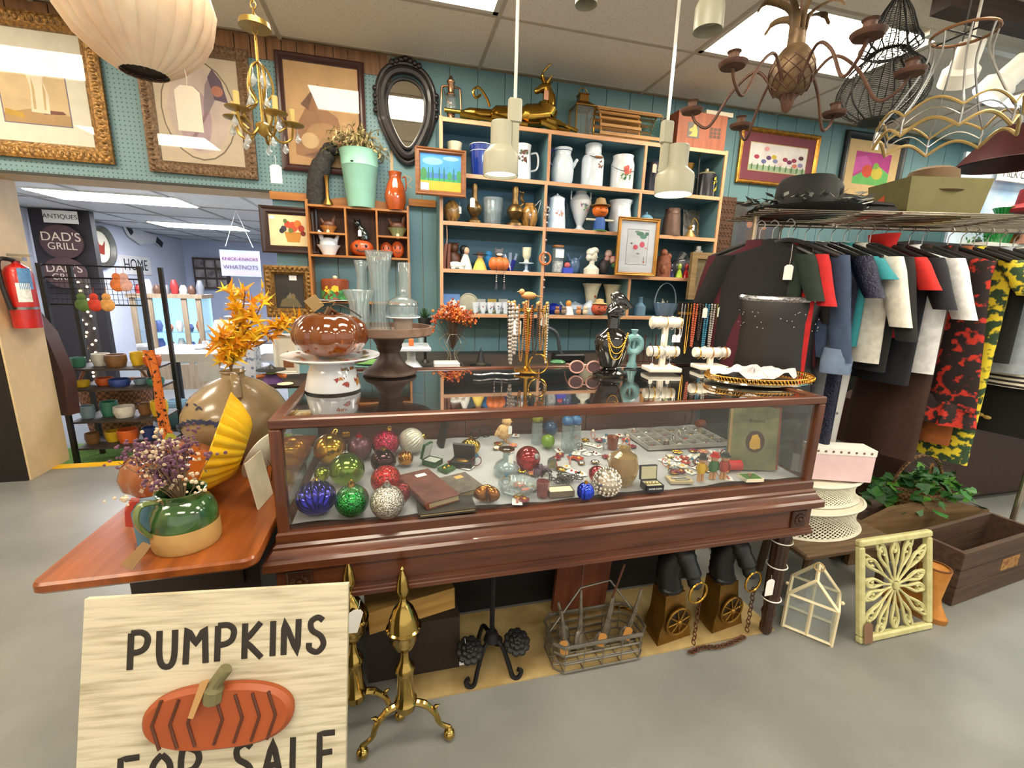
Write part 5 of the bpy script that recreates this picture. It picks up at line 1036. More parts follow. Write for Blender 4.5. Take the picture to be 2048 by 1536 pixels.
p, h, R = SP(1200, 394, 34, 2, .035); t = thing('scarecrow_figure', 'little scarecrow figure with pumpkin head and straw hat', 'figurine', p)
M().lathe([(.001, 0), (R * .9, 0), (R * .9, .006), (.001, .008)], 16).build('green_base', fl((80, 150, 90)), t); M().lathe([(.001, .008), (R * .7, .01), (R * .66, h * .3), (R * .5, h * .4), (.001, h * .42)], 16).build('overalls', fl((40, 84, 160)), t); M().tube([(-R * 1.7, -.004, h * .33), (R * 1.7, -.004, h * .33)], .008, 7).build('arms', fl((226, 214, 190)), t)
M().ball((0, 0, h * .6), (R * .95, R * .85, h * .2), 24, 10, ribs=8, amp=.06).build('pumpkin_head', fl((222, 110, 30), .4), t); M().lathe([(R * 1.25, h * .74), (R * 1.25, h * .75), (R * .7, h * .78), (R * .5, h * .95), (.001, h)], 18).build('hat', fl((150, 120, 80)), t); m = M()
for s in (-1, 1): m.ball((s * R * .35, -R * .82, h * .64), (.005, .003, .004), 6, 4)
m.tube([(-R * .4, -R * .8, h * .55), (0, -R * .86, h * .525), (R * .4, -R * .8, h * .55)], .0018, 5).build('face', BLACK, t)
t, h, R = sv('ironstone_pitcher', 'large plain pale blue ironstone pitcher with a big loop handle', 'pitcher', 1240, 402, 46, 2, [(.02, 0), (.75, 0), (.95, .2), (1, .45), (.85, .75), (.88, .9), (1, 1)], ENAMEL, .1); ear(t, R, h * .3, h * .97, .028, .007, ENAMEL)
t, h, R = sv('blue_enamel_teapot', 'sky blue enamel teapot with a knobbed lid', 'teapot', 1293, 436, 32, 2, [(.02, 0), (.9, 0), (1, .5), (.8, 1)], pm((120, 170, 196), .2, coat=.5), .1); M().lathe([(R * .82, h), (R * .5, h * 1.15), (.006, h * 1.2), (.009, h * 1.3), (.001, h * 1.35)], 18).build('lid', pm((120, 170, 196), .2, coat=.5), t); M().tube(spline([(-R * .6, 0, h * 1.0), (0, 0, h * 1.9), (R * .9, 0, h * 1.7), (R * .9, 0, h * .8)], 5), .002, 5).build('wire_handle', BLACK, t)
t, h, R = sv('copper_tankard', 'tall brown ribbed tapered metal tankard', 'tankard', 1345, 418, 38, 2, [(.02, 0), (1, 0), (1, .06), (.95, .1), (.85, .7), (.8, .74), (.8, .82), (.76, .84), (.74, 1)], pm((88, 66, 56), .45, .5, var=.2), .07)
p, h, R = SP(1396, 418, 56, 2, .2); tag(M().bx(-R, R, 0, .006, 0, h).build('hammered_tray', pm((120, 118, 112), .35, .8, c2=(176, 172, 164), scale=30, bump=.6), loc=p, rot=(-.15, 0, 0), smooth=0), 'hammered silver tray leaning at the back of the shelf', 'tray')
p, h, R = SP(1384, 450, 26, 2, .05); t = thing('angel_lamp', 'small gilt table ornament with a curved wire arm and white tag', 'ornament', p); M().lathe([(.001, 0), (R, 0), (R * .6, h * .3), (R * .3, h * .6), (R * .5, h * .8), (.001, h)], 14).build('figure', pm((190, 150, 90), .3, .6), t); M().tube(spline([(0, 0, h * .8), (.02, 0, h * 1.5), (.06, 0, h * 1.2), (.07, 0, h * .3)], 5), .002, 5).build('wire_arm', BRASS, t); price_tag(t, (.01, -.02, h * 1.3), .035)
# third shelf
def blob(name, label, cat, x, yt, w_, k, parts, dy=.08, rz=0.):
    p, h, R = SP(x, yt, w_, k, dy); t = thing(name, label, cat, p, rz)
    for nm_, mt, sh in parts:
        m = M()
        for s in sh:
            if s[0] == 'b': m.ball((s[1] * R, s[2] * R, s[3] * h), (s[4] * R, s[5] * R, s[6] * h), 14, 9)
            elif s[0] == 't': m.tube(spline([(a * R, b * R, c * h) for a, b, c in s[1]], 4), s[2] * R, 8)
            elif s[0] == 'l': m.lathe([(r * R, z * h) for r, z in s[1]], 20)
            elif s[0] == 'x': m.bx(s[1] * R, s[2] * R, s[3] * R, s[4] * R, s[5] * h, s[6] * h)
            elif s[0] == 'r': m.ring((s[1] * R, s[2] * R, s[3] * h), s[4] * R, s[5] * R, 22, 6, axis='y')
        m.build(nm_, mt, t)
    return t, h, R
brn = pm((96, 56, 36), .4, var=.2)
blob('hanging_doll', 'bundle of brown stick dolls with a tag tied to the shelf edge', 'doll', 893, 488, 26, 3, [('bodies', pm((110, 62, 46), .6), [('t', ((-.4, 0, 0), (-.3, 0, .5), (0, 0, 1)), .3), ('t', ((.3, 0, 0), (.35, 0, .6), (.5, 0, 1)), .25)]), ('string', fl((206, 160, 130)), [('t', ((0, 0, .9), (.1, 0, 1.3), (0, 0, 1.9)), .06)])], .02)
blob('wooden_bear', 'dark brown wooden bear figure with a round head', 'figurine', 908, 486, 30, 3, [('body', brn, [('b', 0, 0, .35, 1, .8, .36), ('b', 0, -.1, .82, .62, .6, .2), ('b', -.5, 0, .96, .2, .2, .06), ('b', .5, 0, .96, .2, .2, .06)])], .14)
blob('black_haired_doll', 'black haired doll in a white dress', 'doll', 931, 491, 26, 3, [('hair', BLACK, [('b', -.2, .1, .82, .75, .7, .2), ('b', -.5, .2, .5, .3, .4, .35)]), ('head', fl((214, 170, 140)), [('b', .1, -.35, .78, .45, .4, .15)]), ('dress', WHITE, [('l', [(.01, 0), (1.1, 0), (.7, .4), (.35, .65), (.01, .66)])])], .1)
blob('white_lamb', 'little white china lamb lying down', 'figurine', 911, 523, 34, 3, [('body', WHITE, [('b', 0, 0, .5, 1, .55, .5), ('b', .85, -.1, .6, .35, .35, .32)]), ('legs', WHITE, [('t', ((.4, -.3, .1), (.9, -.4, .08)), .14), ('t', ((-.5, -.3, .1), (-.1, -.45, .08)), .14)])], .05)
blob('witch_figure', 'small yellow dressed figure in a wide dark hat', 'figurine', 960, 504, 32, 3, [('dress', fl((226, 196, 90)), [('l', [(.01, 0), (.9, 0), (.6, .4), (.3, .68), (.01, .7)])]), ('head', fl((226, 180, 150)), [('b', 0, -.1, .76, .35, .32, .14)]), ('hat', fl((60, 40, 36)), [('l', [(1, .85), (1, .87), (.5, .9), (.3, 1), (.01, 1)])])], .06)
blob('blue_teddy', 'sky blue plush shape sitting behind the witch figure', 'toy', 977, 502, 22, 3, [('body', pm((60, 140, 200), .9), [('b', 0, 0, .4, 1, .8, .42), ('b', 0, 0, .82, .7, .6, .2)])], .14)
t, h, R = blob('pumpkin_cat', 'cat perched on an orange pumpkin with beaded tassel legs dangling off the shelf', 'figurine', 998, 496, 42, 3, [('pumpkin', fl((214, 112, 50), .4), [('b', -.5, 0, .3, .5, .55, .3), ('b', 0, -.1, .31, .5, .6, .31), ('b', .5, 0, .3, .5, .55, .3)]), ('cat', pm((84, 84, 88), .7), [('b', 0, 0, .78, .42, .36, .18), ('t', ((-.28, 0, .88), (-.34, 0, 1.0)), .1), ('t', ((.28, 0, .88), (.34, 0, 1.0)), .1)]), ('muzzle', WHITE, [('b', 0, -.3, .7, .3, .14, .06)])], .02)
for s in (-.35, .4):
    m = M(); z = -.02
    for r_, c_ in ((.005, 0), (.004, 0), (.006, 0), (.005, 0), (.007, 0)): m.ball((s * R, -R * .65, z - r_), r_, 8, 6); z -= r_ * 2 + .003
    m.build('bead_leg', pear, t); M().tube([(s * R, -R * .65, .03), (s * R, -R * .65, z)], .001, 4).lathe([(.004, z), (.007, z - .012), (.011, z - .045), (.001, z - .046)], 10, (s * R, -R * .65, 0)).build('tassel', fl((60, 56, 70)), t)
t, h, R = blob('blue_glass_flower', 'cobalt and clear pointed glass flower candle holder', 'candle holder', 1021, 505, 30, 3, [('petals_blue', glass((30, 40, 160), .5), [('t', ((0, 0, 0), (-.5, 0, .5)), .3), ('t', ((0, 0, 0), (.5, 0, .6)), .3)]), ('petals_clear', glass((200, 214, 236), .4), [('t', ((-.3, .2, .2), (-.8, .2, .9)), .2), ('t', ((0, .2, .2), (0, .2, 1)), .25), ('t', ((.3, .2, .2), (.9, .2, .95)), .2)])], .1)
blob('egg_cup', 'flowered egg cup on a little blue-white pedestal dish', 'egg cup', 1053, 495, 30, 3, [('pedestal', ENAMEL, [('l', [(.01, 0), (.5, 0), (.2, .1), (.2, .3), (1, .34), (1, .38), (.01, .38)])]), ('cup', pm((226, 222, 190), .2), [('l', [(.01, .38), (.35, .4), (.3, .5), (.55, .65), (.6, 1), (.52, 1), (.45, .66), (.01, .6)])])], .08)
t, h, R = blob('wooden_lid_jar', 'clear glass storage jar with a wooden lid', 'jar', 1115, 491, 24, 3, [('jar', CLEAR, [('l', [(.01, 0), (1, 0), (1, .9), (.85, .93), (.01, .93)])]), ('lid', OAK, [('l', [(.9, .93), (1, .94), (1, 1), (.01, 1)])]), ('contents', pm((150, 150, 150), .6, c2=(210, 206, 200), scale=60), [('l', [(.01, .03), (.9, .03), (.9, .42), (.01, .44)])]), ('label', PAPER, [('x', -.7, .7, -1.04, -.75, .55, .85)])], .08)
blob('blue_trinket_box', 'bright blue little box with a red and white figure on its lid', 'box', 1135, 524, 20, 3, [('box', fl((50, 70, 180)), [('x', -1, 1, -.7, .7, 0, .5)]), ('figure', fl((206, 90, 90)), [('b', 0, 0, .72, .6, .5, .26)])], .05)
blob('glass_fish', 'blue tinted glass fish ornament standing on its belly', 'ornament', 1150, 505, 40, 3, [('body', glass((120, 150, 190), .5), [('b', 0, 0, .4, .6, .3, .4), ('t', ((-.5, 0, .6), (-.9, 0, .95)), .14), ('t', ((.3, 0, .6), (.7, 0, .9)), .12)])], .13)
t, h, R = blob('white_bust', 'white plaster bust of a curly haired head in profile', 'bust', 1184, 494, 36, 3, [('shoulders', pm((222, 220, 204), .5), [('l', [(.01, 0), (.85, 0), (.85, .2), (.3, .36), (.28, .5), (.01, .5)])]), ('head', pm((222, 220, 204), .5), [('b', .12, 0, .68, .48, .4, .22), ('t', ((.5, 0, .68), (.66, 0, .62)), .09), ('b', .4, 0, .53, .2, .22, .06)]), ('curls', pm((226, 224, 210), .5), [('b', -.2, 0, .8, .5, .5, .16), ('b', .2, 0, .88, .5, .45, .12), ('b', -.4, 0, .62, .3, .4, .14), ('b', .5, 0, .86, .2, .3, .08)])], .06)
blob('floral_planter', 'round dark planter with pink and red silk flowers', 'planter', 1214, 494, 44, 3, [('pot', pm((70, 62, 66), .5), [('b', -.3, 0, .3, .5, .5, .28)]), ('flowers', pm((190, 84, 90), .7, c2=(226, 206, 196), scale=30), [('b', .1, 0, .75, .35, .35, .16), ('b', .5, -.1, .55, .35, .35, .15), ('b', -.1, -.2, .58, .25, .25, .1)]), ('leaves', fl((70, 110, 60)), [('b', .4, .2, .85, .3, .2, .08), ('b', .6, -.3, .35, .25, .2, .1)])], .1)
blob('carved_wood_figure', 'rough carved reddish wooden figure group', 'figurine', 1328, 498, 32, 3, [('carving', pm((150, 86, 56), .6, c2=(110, 60, 40), scale=40, bump=.5), [('l', [(.01, 0), (1, 0), (.95, .4), (.7, .75), (.01, .8)]), ('b', -.2, -.2, .85, .45, .4, .15), ('b', .45, -.2, .72, .4, .4, .14), ('b', -.4, -.6, .25, .4, .4, .2)])], .07)
blob('glass_rock', 'dark grey glass rock ornament with silver streaks', 'ornament', 1365, 500, 46, 3, [('rock', pm((70, 72, 78), .15, c2=(120, 124, 134), scale=16, coat=.5), [('b', 0, 0, .4, 1, .6, .4), ('t', ((-.5, 0, .5), (.1, 0, .85)), .4)])], .15)
for x, c_, lb_ in ((1345, (40, 30, 70), 'small dark violet perfume bottle with round stopper'), (1361, (170, 200, 60), 'small lime green perfume bottle'), (1375, (180, 20, 30), 'small red topped perfume bottle')):
    t, h, R = blob('perfume_bottle', lb_, 'bottle', x, 527, 15, 3, [('bottle', pm(c_, .15, coat=.5), [('l', [(.01, 0), (1, 0), (.6, .4), (.3, .55), (.01, .56)])]), ('stopper', pm(tuple(min(255, int(q * .8 + 30)) for q in c_), .15, coat=.5), [('b', 0, 0, .76, .55, .55, .24)])], .03)
# bottom shelf
blob('picture_tin', 'square blue tin with a white figure printed on it', 'tin', 903, 588, 32, 4, [('tin', fl((110, 150, 206), .4), [('x', -1, 1, -.2, .2, 0, 1)]), ('print', fl((226, 214, 200)), [('b', .15, -.22, .4, .5, .02, .35)])], .12)
blob('white_plate', 'round cream plate standing on edge beside the blue tin', 'plate', 937, 588, 40, 4, [('plate', CREAM, [('r', 0, 0, .5, .92, .08), ('b', 0, .05, .5, .95, .06, .48)])], .18)
blob('white_tray_bowl', 'low oblong cream dish at the shelf end', 'dish', 908, 611, 42, 4, [('dish', WHITE, [('x', -1, 1, -.4, .4, 0, .3), ('x', -1.05, 1.05, -.45, .45, .3, 1)])], .05)
for i in range(5):
    x = 951 + i * 15; t, h, R = sv('tea_cup', 'little china tea cup with red and blue flowers in the row on the bottom shelf', 'cup', x, 605, 15, 4, [(.02, 0), (.5, 0), (.8, .4), (1, 1)], PORC, .06, group='tea cups on the bottom shelf'); flowers(t, R * .85, h, .4, .9, -150, -30, [(170, 60, 80), (60, 80, 150)], 7, .007); ear(t, R * .8, h * .2, h * .9, .008, .002, PORC)
for i, c_ in enumerate(((200, 196, 186), (206, 176, 90), (190, 188, 180))): blob('name_card', ('plain white', 'pale yellow', 'dark printed')[i] + ' card standing behind the tea cups', 'card', 962 + i * 22, 598, 18, 4, [('card', fl(c_), [('x', -1, 1, 0, .06, 0, 1)]), ('ink', BLACK, [('x', .1, .7, -.02, -.005, .2, .5)])], .16)
t, h, R = sv('blue_sugar_pot', 'deep blue lidded pot', 'pot', 1108, 607, 34, 4, [(.02, 0), (.6, 0), (1, .4), (.8, .8), (.3, 1)], pm((26, 40, 150), .15, coat=.6), .14); ear(t, R * .8, h * .2, h * .8, .02, .004, BLACK)
t, h, R = sv('white_teapot', 'white china teapot with a long spout', 'teapot', 1150, 603, 40, 4, [(.02, 0), (.6, 0), (1, .4), (.85, .75), (.4, .9), (.1, .95), (.12, 1)], ENAMEL, .2, open_=False); M().tube(spline([(-R * .8, 0, h * .3), (-R * 1.3, 0, h * .6), (-R * 1.6, 0, h * .95)], 4), .008, 7).build('spout', ENAMEL, t); ear(t, R, h * .25, h * .8, .02, .004, ENAMEL)
blob('white_turkey', 'white china turkey with an orange pumpkin top', 'figurine', 1137, 598, 26, 4, [('body', WHITE, [('l', [(.01, 0), (.9, 0), (.7, .3), (.6, .5), (.01, .55)])]), ('top', fl((222, 140, 50)), [('b', 0, 0, .72, .45, .4, .2)])], .06)
for x, yt, lb_ in ((1181, 567, 'cream flared trumpet vase with a red flower dot beside the white teapot'), (1222, 569, 'cream flared trumpet vase with a red flower dot behind the black bust')):
    t, h, R = sv('trumpet_vase', lb_, 'vase', x, yt, 38, 4, [(.02, 0), (.5, 0), (.45, .15), (.55, .5), (.8, .85), (1, 1)], pm((222, 212, 182), .3), .18); flowers(t, R * .62, h, .56, .6, -80, -72, [(170, 50, 40)], 3, .012); M().ball((R * .17, -R * .66, h * .58), (.008, .003, .008), 10, 6).build('flower', fl((160, 40, 34)), t)
sv('white_sauce_jar', 'small white lidded jar in front of the trumpet vases', 'jar', 1180, 600, 30, 4, [(.02, 0), (.8, 0), (1, .5), (.6, .8), (.5, .82), (.3, .95), (.1, 1)], ENAMEL, .1, open_=False)
blob('jack_o_lantern', 'grinning orange jack-o-lantern pot wearing a straw hat', 'pumpkin', 1199, 597, 34, 4, [('face', fl((196, 88, 58)), [('b', 0, 0, .38, 1, .8, .38)]), ('hat', fl((206, 180, 130)), [('l', [(.9, .68), (.9, .71), (.5, .76), (.45, .95), (.01, 1)])]), ('features', BLACK, [('t', ((-.5, -.72, .3), (0, -.83, .2), (.5, -.72, .3)), .05), ('b', -.35, -.72, .48, .1, .08, .05), ('b', .35, -.72, .48, .1, .08, .05)])], .03)
for i, (x, c_) in enumerate(((1115, (150, 100, 60)), (1128, (130, 110, 90)), (1158, (196, 130, 80)), (1171, (214, 190, 160)))): blob('mini_bear', ('honey brown', 'grey brown', 'tan', 'cream')[i] + ' miniature bear sitting at the front of the bottom shelf', 'figurine', x, 613, 13, 4, [('body', fl(c_), [('b', 0, 0, .35, .9, .8, .35), ('b', 0, -.1, .8, .7, .6, .22), ('b', -.5, 0, .96, .25, .2, .08), ('b', .5, 0, .96, .25, .2, .08)])], .03)
t, h, R = sv('blue_glass_bottle', 'pale blue corked glass bottle', 'bottle', 1280, 594, 24, 4, [(.02, 0), (1, 0), (1, .5), (.4, .7), (.35, .95), (.4, 1)], glass((150, 190, 220), .45), .08)
p, h, R = SP(1330, 606, 50, 4, .06); t = thing('glass_basket', 'blue tinted ruffled glass basket with a tall arched handle', 'basket', p); M().lathe(cup(sc_([(.02, 0), (.6, 0), (.8, .4), (1, 1)], R, h)), 48, ribs=10, amp=.1).build('bowl', glass((170, 196, 220), .4), t); M().tube([(R * .95 * cos(a), 0, h + R * 1.55 * sin(a)) for a in [pi * i / 14 for i in range(15)]], .005, 7).build('arch_handle', glass((190, 210, 226), .5), t)
blob('china_rabbits', 'pair of white china rabbits sitting behind the glass basket', 'figurine', 1330, 598, 24, 4, [('rabbit', WHITE, [('b', -.4, 0, .35, .55, .5, .35), ('b', -.4, 0, .75, .35, .3, .15), ('t', ((-.5, 0, .85), (-.55, 0, 1)), .1)]), ('rabbit', WHITE, [('b', .5, 0, .3, .5, .5, .3), ('b', .5, 0, .62, .3, .3, .13), ('t', ((.4, 0, .7), (.36, 0, .9)), .1)])], .16)
# ---- on top of the shelving
p, h, R = SP(902, 152, 40, 0, .2); t = thing('hurricane_lantern', 'copper toned wire-guard hurricane lantern with clear chimney', 'lantern', p); cp = pm((96, 66, 50), .25, .9, c2=(170, 130, 100), scale=12)
M().lathe([(.001, 0), (R * .62, 0), (R * .7, h * .03), (R * .7, h * .13), (R * .4, h * .17), (R * .36, h * .24), (R * .44, h * .28), (.001, h * .28)], 24).build('font', cp, t); M().lathe([(R * .4, h * .28), (R * .56, h * .4), (R * .5, h * .55), (R * .36, h * .62)], 24, cap=False).build('chimney', CLEAR, t); M().lathe([(R * .4, h * .62), (R * .44, h * .65), (R * .3, h * .68), (R * .34, h * .85), (R * .4, h * .87), (R * .4, h * .9), (R * .24, h * .94), (R * .1, h), (.001, h)], 20).build('hood', cp, t)
for s in (-1, 1): M().tube(spline([(s * R * .6, 0, h * .1), (s * R * 1., 0, h * .16), (s * R * .92, 0, h * .7), (s * R * .8, 0, h * .78), (s * R * .3, 0, h * .8)], 5), R * .1, 7).build('side_tube', cp, t)
M().tube(spline([(-R * .8, 0, h * .78), (-R * .5, -R * .7, h * .5), (0, -R * .9, h * .36)], 5), .0022, 5).build('bail', cp, t)
p = V((AY(1040, 250, SY + .07).x, SY + .07, SH[0] + .0008)); k = PXM(p); t = thing('brass_gazelle', 'large polished brass reclining gazelle with slender horns', 'statue', p); B = pm((150, 112, 42), .16, 1., c2=(192, 152, 68), scale=5)
M().tube(spline([(-150 * k, 0, 18 * k), (-90 * k, 0, 18 * k), (-50 * k, 0, 20 * k), (-10 * k, 0, 24 * k), (25 * k, 0, 26 * k), (55 * k, 0, 32 * k)], 5), [4 * k] * 4 + [10 * k] * 6 + [17 * k] * 8 + [22 * k] * 8, 16).build('body', B, t)
M().tube(spline([(50 * k, 0, 32 * k), (60 * k, 0, 55 * k), (52 * k, 0, 80 * k)], 5), [22 * k] * 4 + [13 * k] * 4 + [10 * k] * 3, 14).build('neck', B, t)
M().tube(spline([(58 * k, 0, 82 * k), (46 * k, 0, 80 * k), (28 * k, 0, 70 * k)], 4), [9 * k] * 3 + [8.5 * k] * 3 + [6 * k] * 2 + [3.5 * k], 12).tube([(56 * k, 4 * k, 88 * k), (68 * k, 10 * k, 98 * k)], [4 * k, .5 * k]).tube([(52 * k, -4 * k, 88 * k), (60 * k, -12 * k, 100 * k)], [4 * k, .5 * k]).build('head', B, t)
for s in (-1, 1): M().tube(spline([(48 * k, s * 3 * k, 88 * k), (42 * k, s * 5 * k, 104 * k), (58 * k, s * 9 * k, 122 * k)], 5), [2.6 * k] * 5 + [1.6 * k] * 5 + [.4 * k], 7).build('horn', B, t)
for pts in (((50 * k, -12 * k, 20 * k), (85 * k, -12 * k, 14 * k), (118 * k, -12 * k, 6 * k)), ((40 * k, -12 * k, 14 * k), (75 * k, -16 * k, 4 * k), (100 * k, -14 * k, 4 * k)), ((-60 * k, -12 * k, 14 * k), (-20 * k, -18 * k, 6 * k), (10 * k, -18 * k, 5 * k)), ((-120 * k, -6 * k, 12 * k), (-80 * k, -14 * k, 7 * k), (-30 * k, -20 * k, 4 * k))): M().tube(spline(pts, 4), [7 * k] * 4 + [4 * k] * 5, 8).build('leg', B, t)
M().tube(spline([(-62 * k, 0, 34 * k), (-70 * k, 0, 50 * k), (-84 * k, 0, 64 * k), (-95 * k, 0, 58 * k), (-90 * k, 0, 46 * k), (-80 * k, 0, 52 * k)], 5), 2.5 * k, 6).build('tail', B, t); price_tag(t, (46 * k, -20 * k, 70 * k), .05, (206, 150, 120), string=.004)
p, h, R = SP(1164, 182, 44, 0, .19); t = thing('brass_lantern', 'square brass and glass candle lantern with pagoda top', 'lantern', p)
M().bx(-R * .85, R * .85, -R * .85, R * .85, 0, h * .06).build('base', BRASS, t, smooth=0); m = M()
for sx in (-1, 1):
    for sy in (-1, 1): m.bx(sx * R * .85 - .004, sx * R * .85 + .004, sy * R * .85 - .004, sy * R * .85 + .004, h * .06, h * .66)
m.build('corner_bars', BRASS, t, smooth=0); M().bx(-R * .8, R * .8, -R * .8, R * .8, h * .065, h * .655).build('glass_panes', CLEAR, t, smooth=0); M().lathe([(R * 1.3, h * .66), (R * 1.3, h * .68), (R * .6, h * .78), (R * .55, h * .9), (R * .7, h * .92), (.001, h * .94)], 4, phase=pi / 4).build('roof', OLDBRASS, t, smooth=0); M().ring((0, 0, h * .97), R * .4, .003, 18, axis='y').build('ring_handle', BRASS, t)
# lobster trap
p0 = AY(1198, 275, SY + .03); X1 = AY(1328, 280, SY + .03).x; W_ = X1 - p0.x; h = AY(1262, 205, SY + .03).z - SH[0]
t = thing('lobster_trap', 'small wooden slatted lobster trap with green netting', 'trap', ((p0.x + X1) / 2, SY + .13, SH[0] + .0008)); LW = wood((150, 104, 56), (190, 142, 84), .6)
arc = [(.11 * cos(a), .03 + (h - .05) * sin(a)) for a in [pi * i / 12 for i in range(13)]]
for i in range(0, 13, 1):
    y, z = arc[i]; a = pi * i / 12; x1_ = (W_ * .12 if (i in (9, 10, 11)) else W_ / 2); m = M(); m.box((0, 0, 0), (x1_ + W_ / 2, .022, .009)); m.xf(Matrix.Translation(((x1_ - W_ / 2) / 2, y, z)) @ Matrix.Rotation(a - pi / 2, 4, 'X')); m.build('slat', LW, t, smooth=0)
for q in range(6): M().bx(-W_ / 2, W_ / 2, -.1 + q * .037, -.085 + q * .037, .0, .012).build('slat', LW, t, smooth=0)
for xx in (-W_ / 2 + .01, W_ * .1, W_ / 2 - .01): M().tube([(xx, y * .93, z * .95) for y, z in arc], .006, 6).build('bow', LW, t)
m = M()
for i in range(9): m.tube([(W_ * .12, -.1, .03 + i * .02), (W_ * .48, -.1 + .03, .02 + ((i + 2) % 9) * .022)], .0016, 4).tube([(W_ * .48, -.1, .03 + i * .02), (W_ * .12, -.07, .02 + ((i + 3) % 9) * .02)], .0016, 4)
m.build('green_net', fl((40, 96, 84)), t)
# brown carton with horse picture
pa, pb = AY(1352, 290, SY + .04), AY(1448, 300, SY + .04); h = AY(1400, 225, SY + .04).z - SH[0]; W_ = pb.x - pa.x
t = thing('wooden_wine_box', 'reddish brown wooden box with a horse picture printed on its side', 'box', ((pa.x + pb.x) / 2, SY + .15, SH[0] + .0008)); M().bx(-W_ / 2, W_ / 2, -.11, .11, 0, h).build('box', wood((130, 66, 40), (160, 90, 58), .6, 2), t, smooth=0)
M().bx(-W_ * .3, -W_ * .06, -.1115, -.11, h * .3, h * .72).build('label', fl((96, 90, 84)), t, smooth=0); M().poly([(-W_ * .27, h * .34), (-W_ * .1, h * .34), (-W_ * .1, h * .5), (-W_ * .14, h * .66), (-W_ * .18, h * .66), (-W_ * .2, h * .58), (-W_ * .27, h * .52), (-W_ * .26, h * .47), (-W_ * .2, h * .47), (-W_ * .22, h * .4)], .0008).build('horse_print', fl((206, 160, 80)), t, loc=(0, -.1116, 0)); m = M()
for i in range(3):
    for j in range(3): m.bx(W_ * (.16 + .08 * i), W_ * (.22 + .08 * i), -.1116, -.11, h * (.36 + .1 * j), h * (.44 + .1 * j))
m.build('grid_print', fl((84, 56, 44)), t, smooth=0)
tag(M().bx(-.12, .12, -.1, .1, 0, .03).build('flat_carton', fl((190, 180, 160)), loc=(AY(1425, 215, SY + .15).x, SY + .15, SH[0] + .0016 + h), smooth=0), 'flat cream cardboard carton lying on the wooden box', 'carton')
# framed print hung in front of the shelves follows with the pictures; dangling ornaments on the divider
t = thing('wind_chime', 'beaded string ornament with an orange ring and bells hung on the shelf divider', 'wind chime', AY(1087, 590, SY - .015)); zz = lambda y: AY(1087, y, SY - .015).z - AY(1087, 590, SY - .015).z
M().tube([(0, 0, zz(400)), (0, 0, zz(590))], .0015, 4).build('cord', fl((120, 60, 50)), t); M().ring((0, 0, zz(517)), .042, .007, 28, axis='y').build('orange_ring', pm((206, 110, 50), .5), t); m = M()
for y in (415, 430, 445, 480, 505, 515, 525, 560, 575): m.ball((0, -.004, zz(y)), .008, 8, 6)
m.build('bells', pear, t); M().ring((-.004, 0, zz(418)), .02, .003, 18, axis='y').ring((.0, 0, zz(432)), .016, .003, 18, axis='y').build('wire_hearts', STEEL, t)
